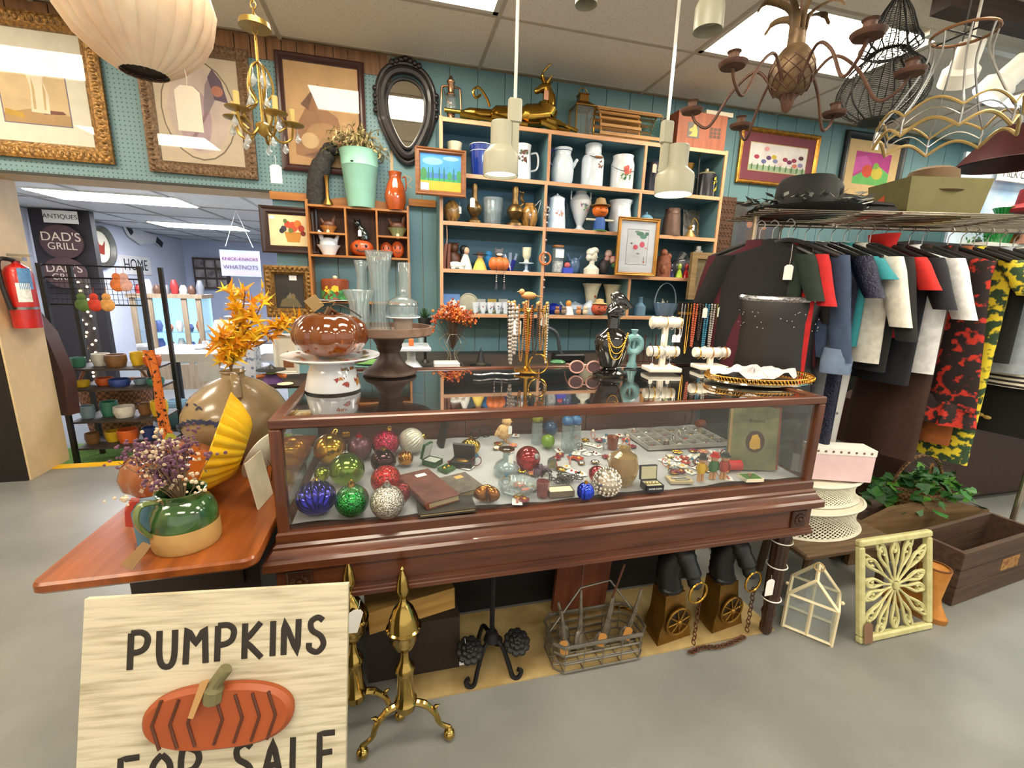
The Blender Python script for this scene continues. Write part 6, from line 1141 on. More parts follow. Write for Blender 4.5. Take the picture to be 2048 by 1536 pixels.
# ---------------------------------------------------------------- framed pictures
def ell(cx, cy, rx, ry, n=20): return [(cx + rx * cos(2 * pi * i / n), cy + ry * sin(2 * pi * i / n)) for i in range(n)]
def picture(name, label, bl, br, tr, Y, fw, fmat, art, matc=None, mw=0., pane=True, depth=.025, orn=0, roll=0., lip=None):
    a, b, c = AY(*bl, Y), AY(*br, Y), AY(*tr, Y); W = b.x - a.x; H = c.z - b.z; k = PXM((a + b) / 2); f = fw * k
    t = thing(name, label, 'picture', ((a.x + b.x) / 2, Y, (a.z + b.z) / 2), rot=(0, roll, 0))
    m = M(); pr = [(0, 0), (0, depth * .8), (.2, depth), (.45, depth * .75), (.7, depth * .85), (1, depth * .35), (1, 0)]; n = len(pr); vs = []
    for sx, sz in ((-1, 0), (1, 0), (1, 1), (-1, 1)):
        for u, d in pr: vs.append((sx * (W / 2 - u * f), -d, (u * f) if not sz else H - u * f))
    m._add(vs, [(((k_ + 1) % 4) * n + i, ((k_ + 1) % 4) * n + i + 1, k_ * n + i + 1, k_ * n + i) for k_ in range(4) for i in range(n - 1)]); m.build('frame', fmat, t, smooth=30)
    if orn:
        m = M()
        for q in range(int(W / orn)): x = -W / 2 + (q + .5) * W / int(W / orn); m.ball((x, -depth * .9, f * .35), (orn * .42, .005, f * .25), 6, 4).ball((x, -depth * .9, H - f * .35), (orn * .42, .005, f * .25), 6, 4)
        for q in range(int(H / orn)): z = (q + .5) * H / int(H / orn); m.ball((-W / 2 + f * .35, -depth * .9, z), (f * .25, .005, orn * .42), 6, 4).ball((W / 2 - f * .35, -depth * .9, z), (f * .25, .005, orn * .42), 6, 4)
        stuff(m.build('carved_ornament', fmat, t))
    x0, z0, w_, h_ = -W / 2 + f, f, W - 2 * f, H - 2 * f
    if matc: M().bx(x0, x0 + w_, -.006, -.002, z0, z0 + h_).build('mat_board', fl(matc, .8), t, smooth=0)
    q = mw * k; x0 += q; z0 += q; w_ -= 2 * q; h_ -= 2 * q; m = M(); cols = []
    for i, s in enumerate(art):
        c_ = s[-1]
        if c_ not in cols: cols.append(c_)
        m.mi = cols.index(c_); pts = {'r': lambda: [(s[1], s[2]), (s[3], s[2]), (s[3], s[4]), (s[1], s[4])], 'e': lambda: ell(*s[1:5]), 'p': lambda: s[1]}[s[0]]()
        A = m.mark(); m.poly([(x0 + x * w_, z0 + z * h_) for x, z in pts], 0)
        for v in m.v[A:]: v.y = -.0065 - .00025 * i
    for f_ in m.f:
        a_, b_, c_ = (m.v[i] for i in f_[:3])
        if (b_ - a_).cross(c_ - a_).y > 0: f_.reverse()
    m.build('print', [pm(c_, .7, var=.1, scale=9) for c_ in cols], t, smooth=0)
    if pane: M().bx(-W / 2 + f * .9, W / 2 - f * .9, -.0155, -.0135, f * .9, H - f * .9).build('glass_pane', glass((250, 250, 250), .01, .0, .8), t, smooth=0)
    if lip: M().bx(x0 - .006, x0 + w_ + .006, -.0064, -.0061, z0 - .006, z0 + h_ + .006).build('mat_bevel', fl(lip), t, smooth=0)
    return t, W, H
GF = pm((98, 70, 32), .4, .5, c2=(150, 110, 54), scale=60, bump=.5); BF = pm((84, 62, 42), .45, .4, c2=(124, 98, 70), scale=70, bump=.5); MF = wood((44, 20, 18), (66, 32, 26), .3)
sk = (214, 196, 160)
picture('statue_print', 'large ornate gold framed print of a pale draped torso statue', (-57, 297), (234, 340), (176, 52), WY - .005, 30, GF, [('r', 0, 0, 1, 1, (206, 180, 136)), ('p', [(0, 0), (1, 0), (1, .14), (.5, .22), (0, .12)], (176, 140, 90)), ('p', [(.02, .1), (.3, .06), (.28, .14), (.02, .18)], (190, 150, 40)), ('p', [(.6, .14), (.95, .16), (.9, .2), (.6, .2)], (110, 56, 40)), ('p', [(.42, .16), (.7, .15), (.72, .4), (.66, .62), (.74, .74), (.66, .82), (.4, .8), (.3, .88), (.28, .8), (.42, .68), (.46, .5)], (226, 214, 186)), ('p', [(.46, .2), (.5, .2), (.52, .5), (.49, .64)], (190, 166, 116)), ('p', [(.62, .2), (.65, .2), (.68, .45), (.65, .6)], (190, 166, 116))], (226, 222, 204), 34, lip=(110, 96, 120), orn=.035)
picture('peacock_print', 'bronze framed oval print of a dark crested bird and a pheasant', (303, 343), (518, 361), (480, 100), WY - .005, 22, BF, [('e', .5, .5, .44, .47, (120, 104, 84)), ('e', .5, .5, .425, .455, (214, 196, 172)), ('e', .5, .5, .36, .4, (206, 188, 178)), ('e', .44, .42, .2, .3, (186, 160, 168)), ('e', .3, .5, .06, .16, (90, 70, 100)), ('e', .33, .68, .03, .04, (60, 50, 80)), ('p', [(.55, .4), (.78, .72), (.72, .9), (.6, .75), (.56, .55)], (150, 130, 140)), ('p', [(.7, .62), (.86, .6), (.8, .8), (.7, .9), (.64, .82)], (96, 74, 96)), ('e', .74, .7, .07, .05, (190, 120, 96)), ('p', [(.4, .2), (.62, .5), (.58, .5), (.38, .24)], (150, 120, 130))], (206, 190, 164), 0, orn=.03)
picture('sepia_portrait_print', 'tall dark mahogany frame holding a sepia print of soft drapery and feathers', (567, 344), (736, 352), (734, 125), WY - .005, 13, MF, [('r', 0, 0, 1, 1, (190, 148, 98)), ('p', [(0, .3), (.5, .75), (1, .5), (1, 1), (0, 1)], (196, 156, 106)), ('p', [(.1, .35), (.45, .82), (.5, .6), (.7, .5), (.8, .2), (.5, .05), (.1, .1)], (150, 104, 66)), ('p', [(.2, .6), (.4, .78), (.3, .55)], (110, 72, 48)), ('e', .5, .3, .25, .14, (170, 128, 84)), ('e', .3, .25, .12, .08, (200, 166, 120)), ('p', [(.2, .1), (.6, .2), (.55, .08)], (120, 80, 52))])
picture('landscape_painting', 'small wood framed painting of green trees, blue sky and a golden field', (831, 388), (931, 398), (935, 305), SY - .045, 10, wood((112, 66, 34), (150, 94, 52), .35), [('r', 0, 0, 1, 1, (70, 140, 214)), ('e', .3, .8, .25, .1, (120, 176, 226)), ('e', .75, .9, .2, .06, (130, 180, 226)), ('r', 0, .3, 1, .48, (60, 110, 170)), ('r', 0, .24, 1, .34, (60, 150, 90))] + [('e', x, .45, .018, .2, (40, 104, 76)) for x in (.2, .3, .46, .58, .82)] + [('e', .08, .45, .08, .16, (60, 120, 70)), ('e', .72, .42, .06, .12, (60, 130, 76)), ('e', .95, .45, .06, .15, (60, 130, 76)), ('r', 0, 0, 1, .26, (206, 160, 50)), ('r', 0, 0, .2, .2, (236, 230, 226))], pane=False)
fr_ = [('r', 0, 0, 1, 1, (226, 206, 160)), ('p', [(.42, .12), (.72, .12), (.78, .45), (.36, .45)], (190, 130, 50))] + [('e', x, z, r, r * 1.4, c) for x, z, r, c in ((.45, .7, .08, (196, 70, 40)), (.58, .62, .12, (200, 80, 50)), (.7, .72, .09, (206, 120, 50)), (.35, .55, .07, (60, 50, 60)), (.3, .48, .06, (40, 40, 50)), (.78, .58, .08, (180, 60, 40)), (.52, .5, .06, (110, 120, 60)), (.4, .8, .05, (90, 110, 60)), (.82, .42, .06, (120, 40, 40)))] + [('r', .02, .84, .14, .95, (240, 236, 230))]
picture('fruit_basket_picture', 'dark brown framed picture of a basket of red fruit', (526, 502), (640, 513), (634, 421), WY - .03, 15, wood((40, 20, 16), (58, 32, 24), .35), fr_, pane=False)
picture('dark_oil_painting', 'heavy gold leaf framed dark oil painting of seated figures', (537, 631), (631, 637), (625, 536), WY - .09, 17, GF, [('r', 0, 0, 1, 1, (44, 38, 32)), ('p', [(.1, .05), (.9, .05), (.7, .3), (.5, .4), (.2, .25)], (96, 84, 58)), ('e', .45, .4, .09, .1, (116, 104, 80)), ('e', .6, .36, .07, .09, (110, 92, 60)), ('e', .3, .55, .2, .2, (34, 32, 30)), ('r', .5, .84, .76, .98, (236, 230, 226))], orn=.028, depth=.04, pane=False)
pan = [('r', 0, 0, 1, 1, (222, 214, 210)), ('r', 0, 0, 1, .2, (150, 170, 140))] + [('e', x, z, .045, .08, c) for x, z, c in ((.12, .5, (170, 60, 90)), (.25, .35, (110, 110, 160)), (.33, .5, (90, 60, 110)), (.42, .55, (196, 170, 60)), (.45, .4, (130, 130, 170)), (.62, .5, (150, 50, 80)), (.7, .42, (120, 50, 90)), (.78, .5, (150, 50, 80)), (.9, .62, (80, 40, 50)), (.28, .82, (214, 150, 150)), (.8, .3, (206, 120, 100)), (.55, .3, (226, 200, 200)), (.9, .35, (140, 130, 170)))] + [('e', .1 * i + .05, .14, .012, .12, (80, 120, 70)) for i in range(10)]
picture('pansy_print', 'wide wine red matted print of a row of pansies in a gilt frame', (1468, 369), (1623, 377), (1637, 269), WY - .005, 8, GOLD, pan, (120, 60, 70), 18, lip=(190, 170, 110), pane=False)
picture('pear_print', 'black framed print of a red and a yellow pear on magenta and green', (1668, 400), (1788, 411), (1803, 276), WY - .005, 13, pm((22, 21, 24), .4), [('r', 0, 0, 1, 1, (176, 50, 130)), ('p', [(0, .3), (.5, .62), (.3, .9), (0, .8)], (196, 80, 160)), ('p', [(0, 0), (1, 0), (1, .4), (.7, .6), (.4, .5), (0, .2)], (96, 176, 90)), ('e', .38, .42, .15, .2, (200, 70, 40)), ('e', .66, .38, .16, .2, (196, 180, 60)), ('e', .6, .6, .08, .1, (120, 170, 60))], (206, 176, 126), 20, pane=False)
picture('still_life_print', 'grey matted dark still life print of fruit in a basket beside the clothes rack', (1452, 522), (1550, 528), (1560, 412), WY - .01, 4, pm((60, 52, 40), .5), [('r', 0, 0, 1, 1, (66, 52, 62)), ('r', 0, 0, 1, .2, (120, 90, 70)), ('e', .5, .45, .28, .2, (84, 52, 40)), ('e', .3, .7, .08, .08, (176, 110, 70)), ('e', .7, .68, .08, .08, (176, 110, 70)), ('e', .5, .66, .1, .1, (110, 80, 60)), ('e', .45, .18, .14, .09, (206, 176, 110)), ('e', .15, .2, .07, .07, (130, 70, 60))], (74, 74, 70), 12)
picture('blossom_print', 'gold framed oriental print of pink blossoms on a pale sheet, hung on the shelves', (1228, 551), (1308, 552), (1317, 438), SY - .045, 7, pm((184, 132, 60), .4, .5), [('r', 0, 0, 1, 1, (120, 124, 130)), ('r', .02, .015, .98, .985, (206, 212, 222)), ('e', .6, .88, .18, .06, (60, 120, 96)), ('e', .75, .8, .16, .06, (70, 130, 110)), ('e', .9, .88, .1, .05, (60, 110, 90)), ('e', .45, .93, .12, .03, (90, 140, 110)), ('e', .72, .58, .12, .08, (206, 60, 90)), ('e', .42, .5, .11, .07, (206, 60, 84)), ('e', .9, .48, .06, .03, (214, 150, 170)), ('e', .22, .6, .05, .025, (90, 96, 110)), ('e', .55, .32, .08, .02, (120, 130, 140)), ('r', .82, .06, .88, .12, (206, 90, 80)), ('e', .84, .18, .02, .05, (140, 130, 140))], (214, 222, 236), 14, pane=True)
# small cards on frames
# horse-collar mirror
p = AY(815, 330, WY - .002); k = PXM(p); t = thing('collar_mirror', 'egg shaped mirror in a dark carved horse collar frame', 'mirror', V((p.x, WY - .002, p.z)))
H_ = AY(815, 128, WY).z - p.z
def egg(u, s): a = 2 * pi * u; x = sin(a) * (.5 - .2 * cos(a) * -1 * 0) ; z = cos(a); wv = 52 * k * s * (1 + .28 * z if z > -.2 else .944 + .5 * (z + .2) * .9); return (abs(x * 2) ** .9 * (1 if x > 0 else -1) * wv, H_ / 2 + z * (H_ / 2) * (s * .86 + .1))
dkf = pm((34, 28, 28), .35, var=.3, scale=12, coat=.3)
for s, r_ in ((1.02, .016), (.86, .026), (.68, .012)): M().tube([V((egg(i / 40, s)[0], -.02 - (.012 if s == .86 else 0), egg(i / 40, s)[1])) for i in range(40)], r_, 8, closed=True).build('collar_ring', dkf, t)
m = M(); m.poly([egg(-i / 40, .7) for i in range(40)], .004); m.build('mirror_glass', pm((216, 214, 205), .02, 1., var=.01), t, loc=(0, -.012, 0))
m = M()
for s in (-1, 1):
    for j in range(4): M().ball((s * 58 * k, -.03, H_ * (.5 + .07 * j)), .017, 8, 6).build('carved_knob', dkf, t)
for j in range(7): m.ball(((j - 3) * .03, -.03, H_ * 1.0 + .02 - abs(j - 3) * .012), .02, 8, 6)
m.tube([(-.01, -.03, H_), (-.03, -.02, H_ + .07)], [.016, .006]); m.build('carved_crest', dkf, t)
# ---------------------------------------------------------------- cubby shelf with oak rail
KY = WY - .14
a, b = AY(610, 410, KY), AY(818, 430, KY); zt = AY(715, 414, KY).z; zm = AY(715, 468, KY).z; zb = AY(715, 512, KY).z; z2 = AY(640, 602, KY).z; W_ = b.x - a.x
t = thing('oak_cubby_shelf', 'honey oak wall cubby with pigeonholes and a scalloped lower shelf', 'shelf', ((a.x + b.x) / 2, WY - .07, z2 - .02)); o0 = V(t.location); OKH = wood((146, 88, 34), (182, 120, 54), .4); OKZ = wood((146, 88, 34), (182, 120, 54), .4, 2)
def kb(n_, x0, x1, z0, z1, mt=OKH, y0=KY, y1=WY - .002): return M().bx(x0 - o0.x, x1 - o0.x, y0 - o0.y, y1 - o0.y, z0 - o0.z, z1 - o0.z).build(n_, mt, t, smooth=0)
ca, cb = a.x + W_ * .36, a.x + W_ * .665
for z in (zt, zb, z2): kb('shelf_board', a.x + .0155, b.x - .0155, z - .014, z - .0002)
kb('pigeonhole_shelf', a.x + .0155, ca - .0002, zm - .012, zm); kb('pigeonhole_shelf', cb + .0122, b.x - .0155, zm - .012, zm)
for x in (ca, cb): kb('divider', x, x + .012, zb, zt - .0142, OKZ)
for x in (a.x, b.x - .015): kb('side_panel', x, x + .015, z2 - .03, zt + .03, OKZ)
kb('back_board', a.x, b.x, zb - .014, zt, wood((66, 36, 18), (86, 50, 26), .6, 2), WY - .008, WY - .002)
m = M(); n_ = 16; m.poly([(-W_ / 2 + .016, 0)] + [(-W_ / 2 + .016 + (W_ - .032) * i / n_, .03 + .05 * sin(pi * i / n_)) for i in range(n_ + 1)] + [(W_ / 2 - .016, 0)], .01); m.build('arched_crest', OKH, t, loc=(0, WY - .003 - o0.y, zt - o0.z))
tag(M().bx(AY(541, 385, WY).x, a.x - .002, WY - .03, WY - .001, AY(600, 403, WY).z, AY(600, 388, WY).z).build('oak_rail', OKH, smooth=0), 'short oak rail on the wall left of the cubby shelf', 'rail'); tag(M().bx(b.x + .002, AY(871, 405, WY).x, WY - .03, WY - .001, AY(840, 414, WY).z, AY(840, 400, WY).z).build('oak_rail', OKH, smooth=0), 'short oak rail on the wall right of the cubby shelf', 'rail')
def cub(x, z, yt, w_, dy=.07): p_ = V((AY(x, 450, KY + dy).x, KY + dy, z + .0008)); return p_, AY(x, yt, KY + dy).z - p_.z, w_ * PXM(p_) / 2
def hen(x, z, yt, w_, mats, label, fl_=1):
    p_, h, R = cub(x, z, yt, w_); q = thing('hen_dish', label, 'dish', p_); M().lathe([(.001, 0), (R * .5, 0), (R * .75, h * .25), (R, h * .42), (.001, h * .42)], 24, sy=.6).build('nest', mats[0], q); m = M(); m.ball((0, 0, h * .5), (R * .75, R * .45, h * .25), 14, 8).tube(spline([(-fl_ * R * .45, 0, h * .55), (-fl_ * R * .62, 0, h * .85), (-fl_ * R * .7, 0, h * .92)], 4), R * .2, 8).tube([(fl_ * R * .5, 0, h * .55), (fl_ * R * .85, 0, h * .85)], [R * .25, R * .1], 8); m.build('hen', mats[1], q); M().ball((-fl_ * R * .72, 0, h * .97), (R * .1, R * .04, h * .07), 8, 5).build('comb', mats[2], q); return q
hen(655, zb, 462, 46, (PORC, PORC, PORC), 'white milk glass hen on nest dish in the lower pigeonhole'); price_tag(hen(657, zm, 432, 34, (OAK, brn, brn), 'small brown wooden hen in the upper pigeonhole', -1), (.0, -.04, .05), .03, (222, 206, 170)); price_tag(hen(795, zm, 432, 40, (pm((120, 130, 90), .4), brn, brn), 'small green and brown wooden duck in the upper pigeonhole', -1), (0, -.04, .05), .03, (222, 206, 170))
def jack(x, z, yt, w_, label, top=None):
    p_, h, R = cub(x, z, yt, w_); q = thing('pumpkin_figure', label, 'figurine', p_); hp = h if not top else h * .45; M().ball((0, 0, hp * .5), (R, R * .8, hp * .5), 40, 10, ribs=8, amp=.08).build('pumpkin', pm((190, 84, 40), .3, coat=.4), q); m = M()
    for s in (-1, 1): m.ball((s * R * .4, -R * .72, hp * .6), (R * .12, R * .06, hp * .1), 6, 4)
    m.tube([(-R * .4, -R * .74, hp * .35), (0, -R * .82, hp * .27), (R * .4, -R * .74, hp * .35)], R * .05, 5); m.build('face', BLACK, q)
    if top: c_ = pm((20, 34, 34), .15, coat=.6); m = M(); m.tube(spline([(R * .3, 0, h * .45), (R * .15, 0, h * .62), (-R * .2, 0, h * .78)], 4), [R * .5] * 4 + [R * .4] * 3 + [R * .3] * 2, 12).ball((-R * .3, -.005, h * .86), (R * .34, R * .3, h * .09), 12, 8).tube([(-R * .5, 0, h * .92), (-R * .56, 0, h)], [R * .12, .0005]).tube([(-R * .12, 0, h * .92), (-R * .06, 0, h)], [R * .12, .0005]); m.build('black_cat', c_, q); price_tag(q, (-R * .1, -R * .5, h * .7), .035, string=.004)
    return q
jack(722, zb, 437, 44, 'black cat sitting on a jack-o-lantern in the middle pigeonhole', 1); jack(771, zb, 484, 24, 'small orange jack-o-lantern with a curled stem'); jack(794, zb, 482, 24, 'small orange jack-o-lantern with a black hat beside the curled stem one')
p_, h, R = cub(664, z2, 553, 52, .06); q = thing('biscuit_barrel', 'majolica biscuit barrel with sunflowers and green leaves on a cream plate', 'jar', p_); M().lathe([(.001, 0), (R * 1.35, .006), (R * 1.35, .01), (.001, .012)], 30).build('plate', PORC, q); M().lathe([(R * .95, .012), (R, .02), (R, h * .85), (R * .9, h * .9), (R * .2, h * .93), (.001, h * .93)], 30).build('barrel', pm((130, 60, 36), .25, c2=(150, 76, 44), scale=10, coat=.5), q); M().ball((0, 0, h * .97), (.016, .012, .012), 10, 7).build('knob', CREAM, q); flowers(q, R, h, .12, .4, -170, -10, [(50, 120, 60), (70, 140, 70), (40, 100, 50)], 40, .026, 'leaf_print'); flowers(q, R * 1.01, h, .4, .62, -130, -70, [(226, 180, 40)], 9, .024, 'sunflower_print')
# on top of the cubby: bucket, orange jug, black carved bear, brass shoe vase
def ctop(x, yt, w_, dy=.0): p_ = V((AY(x, 390, KY + .05 + dy).x, KY + .05 + dy, zt + .0006)); return p_, AY(x, yt, KY + .05 + dy).z - p_.z, w_ * PXM(p_) / 2
p_, h, R = ctop(722, 304, 76); q = vessel('florist_bucket', 'tall pale mint green tin florist bucket with small side rings', 'bucket', p_, h, R, [(.02, 0), (.66, 0), (.68, .03), (.9, .72), (.92, .73), (.9, .745), (.97, .98), (1, 1)], pm((140, 190, 170), .45, var=.04), 32); M().tube(spline([(R * .95, 0, h * .95), (R * 1.2, 0, h * .97), (R * 1.15, 0, h * .86), (R * .9, 0, h * .82)], 4), .004, 6).build('side_ring', STEEL, q); M().ball((-R * .3, -R * .85, h * .76), (.012, .006, .006), 8, 5).build('hanger', BLACK, q)
q = thing('dried_greenery', 'bunch of dried curling olive and cream foliage in the mint bucket', 'foliage', p_ + V((0, 0, h * .9))); random.seed(2); m = M(); lf = M()
for i in range(90):
    a_ = random.uniform(0, 6.28); r_ = random.uniform(.02, .2); tip = V((r_ * cos(a_) * 1.1 - .02, r_ * sin(a_) * .45 - .03, random.uniform(.02, .2) - r_ * .15)); c1 = tip * .5 + V((0, 0, .05)); m.mi = i % 2; m.tube(spline([(0, 0, -.03), c1, tip, tip + V((.02 * cos(a_), 0, -.025))], 4), .0022, 4)
    for j in range(4):
        c = tip * random.uniform(.6, 1.05) + V((random.gauss(0, .015), random.gauss(0, .01), random.gauss(0, .012))); e = Euler((random.uniform(0, 6), random.uniform(0, 6), random.uniform(0, 6))).to_matrix(); s = random.uniform(.014, .028); lf.mi = random.randrange(3); lf._add([c + e @ V(v) * s for v in ((-1, 0, 0), (0, -.35, .1), (1, 0, .25), (0, .35, .1))], [(0, 1, 2, 3)])
stuff(m.build('stems', [fl((104, 92, 54)), fl((150, 132, 84))], q)); stuff(lf.build('leaves', [fl((128, 118, 74)), fl((190, 170, 120)), fl((96, 84, 52))], q, smooth=0))
p_, h, R = ctop(791, 345, 42, -.02); q = vessel('orange_jug', 'orange brown glazed earthenware jug with a twine bow', 'jug', p_, h, R, [(.02, 0), (.75, 0), (.95, .2), (1, .38), (.8, .66), (.55, .82), (.56, .92), (.64, 1)], pm((170, 74, 22), .15, var=.15, coat=.7)); ear(q, R * .7, h * .5, h * .9, .022, .005, pm((150, 66, 22), .2), 1); M().tube(spline([(R * .8, -.01, h * .95), (R * 1.5, -.02, h * .85), (R * 1.1, -.02, h * .7), (R * 1.6, -.02, h * .6)], 4), .002, 5).build('twine_bow', fl((190, 150, 100)), q)
p_, h, R = ctop(640, 285, 44, .03); q = thing('carved_bear', 'tall rough black carved bear standing on the cubby', 'figurine', p_); M().tube(spline([(-R * .4, 0, 0), (-R * .2, 0, h * .35), (R * .3, 0, h * .65), (R * .9, 0, h * .85)], 5), [R * .8] * 5 + [R * .85] * 6 + [R * .7] * 5, 14).ball((R * 1.1, 0, h * .92), (R * .7, R * .6, h * .1), 14, 9).tube([(R * 1.5, 0, h * .9), (R * 2.0, 0, h * .86)], [R * .4, R * .2], 10).build('body', pm((30, 29, 27), .8, c2=(50, 48, 44), scale=50, bump=1.), q)
p_, h, R = ctop(655, 352, 22, -.03); vessel('brass_boot_vase', 'slim dull brass bud vase with a flared foot', 'vase', p_, h, R, [(.1, 0), (1, 0), (.8, .1), (.35, .25), (.3, .6), (.4, .9), (.55, 1)], OLDBRASS)
# ---------------------------------------------------------------- hanging lamps
LM = pm((160, 158, 138), .4, var=.03)
def pendant(x, yc, ytop, wp, Y, label, lit, tilt=0., rod=True, cy=None):
    b = AY(x, yc, Y); k = PXM(b); q = thing('pendant_spotlight', label, 'lamp', b, group='hanging spotlights'); R = wp * k / 2; h = AY(x, ytop, Y).z - b.z
    M().lathe([(R, 0), (R, h * .38), (R * .95, h * .44), (R * .62, h * .56), (R * .6, h * .62), (R * .6, h), (R * .55, h * 1.02), (.001, h * 1.02)], 36, cap=False).lathe([(R * .99, .001), (R * .96, 0), (R * .9, h * .1), (.001, h * .101)], 36, cap=False).build('can', LM, q)
    M().lathe([(.001, h * .06), (R * .92, h * .06)], 30, cap=False).build('bulb_face', lamp_mat((255, 246, 226), lit), q)
    s = 1 if x < 1200 else -1; M().bx(s * R * .78 - .012, s * R * .78 + .012, -.01, .01, h * .45, h * 1.02).build('side_arm', LM, q, smooth=0); M().rbox((s * R * .74, 0, h * 1.25), (.046, .026, h * .46), .005).build('socket_box', LM, q)
    M().tube([(s * R * .74, 0, h * 1.45), (s * R * .74, 0, CZ - b.z - .001)], .006, 8).build('rod', pm((206, 204, 196), .35), q)
    l = bpy.data.lights.new('bulb', 'SPOT'); l.energy = 15; l.spot_size = rad(95); l.spot_blend = .7; l.shadow_soft_size = .04; l.color = (1, .9, .76); lo_ = bpy.data.objects.new('bulb_light', l); col.objects.link(lo_); lo_.parent = q; lo_.location = (0, 0, -.01)
    return q
pendant(1001, 352, 246, 70, 1.62, 'pale green hanging can spotlight over the jewellery tree', 3.); pendant(1346, 390, 292, 74, 1.62, 'pale green hanging can spotlight with glowing mouth in front of the black coffee pot', 14.)
for x, y, w_, lb_ in ((1172, 10, 44, 'beige ceiling can lamp between the two rod-hung spotlights'), (1415, 62, 56, 'beige ceiling can lamp beside the glowing fixture')):
    b = AY(x, y, 1.5); R = w_ * PXM(b) / 2; q = thing('ceiling_can_lamp', lb_, 'lamp', b); M().lathe([(R, 0), (R, .07), (R * .7, .1), (R * .7, .2), (.001, .2)], 28, cap=False).lathe([(R * .99, .001), (R * .95, 0), (R * .8, .03), (.001, .031)], 28, cap=False).build('can', LM, q); M().tube([(0, 0, .2), (0, 0, CZ - b.z - .001)], .008).build('stem', LM, q); l = bpy.data.lights.new('bulb', 'SPOT'); l.energy = 18; l.spot_size = rad(80); l.spot_blend = .6; l.shadow_soft_size = .05; l.color = (.42, .7, 1); lo_ = bpy.data.objects.new('bulb_light', l); col.objects.link(lo_); lo_.parent = q; lo_.location = (0, .06, -.03); lo_.rotation_euler = (rad(62), 0, rad(8 if x < 1300 else 22))
# frosted shell shade
b = AY(290, 148, 1.15); k = PXM(b) * .87; t = thing('shell_lamp_shade', 'large frosted peach glass pendant shade moulded like a scallop shell', 'lamp shade', b)
shm = pm((226, 190, 160), .5, c2=(240, 212, 184), scale=12, trans=.0, sub=.4, bump=.15)
M().lathe([(46 * k, 0), (80 * k, 22 * k), (115 * k, 55 * k), (140 * k, 100 * k), (150 * k, 150 * k), (138 * k, 200 * k), (100 * k, 240 * k), (40 * k, 260 * k), (36 * k, 262 * k), (96 * k, 236 * k), (134 * k, 196 * k), (144 * k, 150 * k), (134 * k, 102 * k), (110 * k, 60 * k), (76 * k, 27 * k), (43 * k, 5 * k)], 144, ribs=24, amp=.06, cap=False).build('shade', shm, t)
M().lathe([(.001, 12 * k), (44 * k, 12 * k), (46 * k, 4 * k)], 40, ribs=14, amp=.1, cap=False).build('dark_opening', pm((40, 26, 20), .8), t); M().tube([(0, 0, 260 * k), (0, 0, CZ - b.z - .001)], .004).build('chain', OLDBRASS, t); price_tag(t, (88 * k, -20 * k, 14 * k), .07, (206, 196, 176), string=.03)
# brass crystal chandelier
b = AY(527, 262, 1.5); k = PXM(b); t = thing('crystal_chandelier', 'small gilt scroll arm chandelier hung with crystal drops', 'chandelier', b); CB = pm((150, 120, 56), .35, .8, c2=(184, 152, 80), scale=12)
M().tube([(0, 0, -10 * k), (0, 0, 200 * k)], 3 * k).lathe([(.001, -14 * k), (9 * k, -8 * k), (14 * k, 0), (15 * k, 12 * k), (9 * k, 18 * k), (.001, 20 * k)], 18).build('stem', CB, t); M().lathe([(.001, 218 * k), (30 * k, 218 * k), (28 * k, 230 * k), (10 * k, 240 * k), (.001, 240 * k)], 24).build('canopy_cup', CB, t); m = M(); z = 200 * k; i = 0
while z < (CZ - b.z) / .82: m.ring((0, 0, z), 5 * k, 1.4 * k, 10, 5, axis='xy'[i % 2], sy=1.7); z += 13 * k; i += 1
m.build('chain', CB, t); cr = glass((240, 244, 246), .3, .03, 1.4)
for i in range(5):
    a_ = i * 2 * pi / 5 + .35; d = V((cos(a_), sin(a_), 0)); A = M(); A.tube(spline([d * 8 * k + V((0, 0, 10 * k)), d * 30 * k + V((0, 0, -18 * k)), d * 52 * k + V((0, 0, -8 * k)), d * 58 * k + V((0, 0, 22 * k))], 5), 2.8 * k, 6).tube(spline([V((0, 0, 150 * k)), d * 18 * k + V((0, 0, 130 * k)), d * 24 * k + V((0, 0, 90 * k)), d * 10 * k + V((0, 0, 60 * k)), d * 34 * k + V((0, 0, 40 * k)), d * 44 * k + V((0, 0, 20 * k)), d * 30 * k + V((0, 0, 4 * k))], 5), 2.4 * k, 6)
    A.build('scroll_arm', CB, t); M().lathe([(.001, 20 * k), (22 * k, 26 * k), (23 * k, 28 * k), (.001, 24 * k)], 18, d * 58 * k).build('drip_pan', CB, t); M().lathe([(.001, 24 * k), (5.5 * k, 24 * k), (5.5 * k, 62 * k), (.001, 62 * k)], 10, d * 58 * k).build('candle_sleeve', pm((196, 170, 100), .5), t)
    for q in (d * 40 * k + V((0, 0, -28 * k)), d * 66 * k + V((0, 0, 2 * k)), d * 26 * k + V((0, 0, 60 * k)), d * 14 * k + V((0, 0, 112 * k))): M().lathe([(.0005, 0), (6 * k, 6 * k), (6.5 * k, 10 * k), (2.5 * k, 20 * k), (.0005, 26 * k)], 6, q - V((0, 0, 16 * k))).tube([q + V((0, 0, 9 * k)), q + V((0, 0, 26 * k))], .0008, 4).build('crystal_drop', cr, t)
price_tag(t, (20 * k, -10 * k, -55 * k), .05, string=.03); t.scale = (.95, .95, .82)
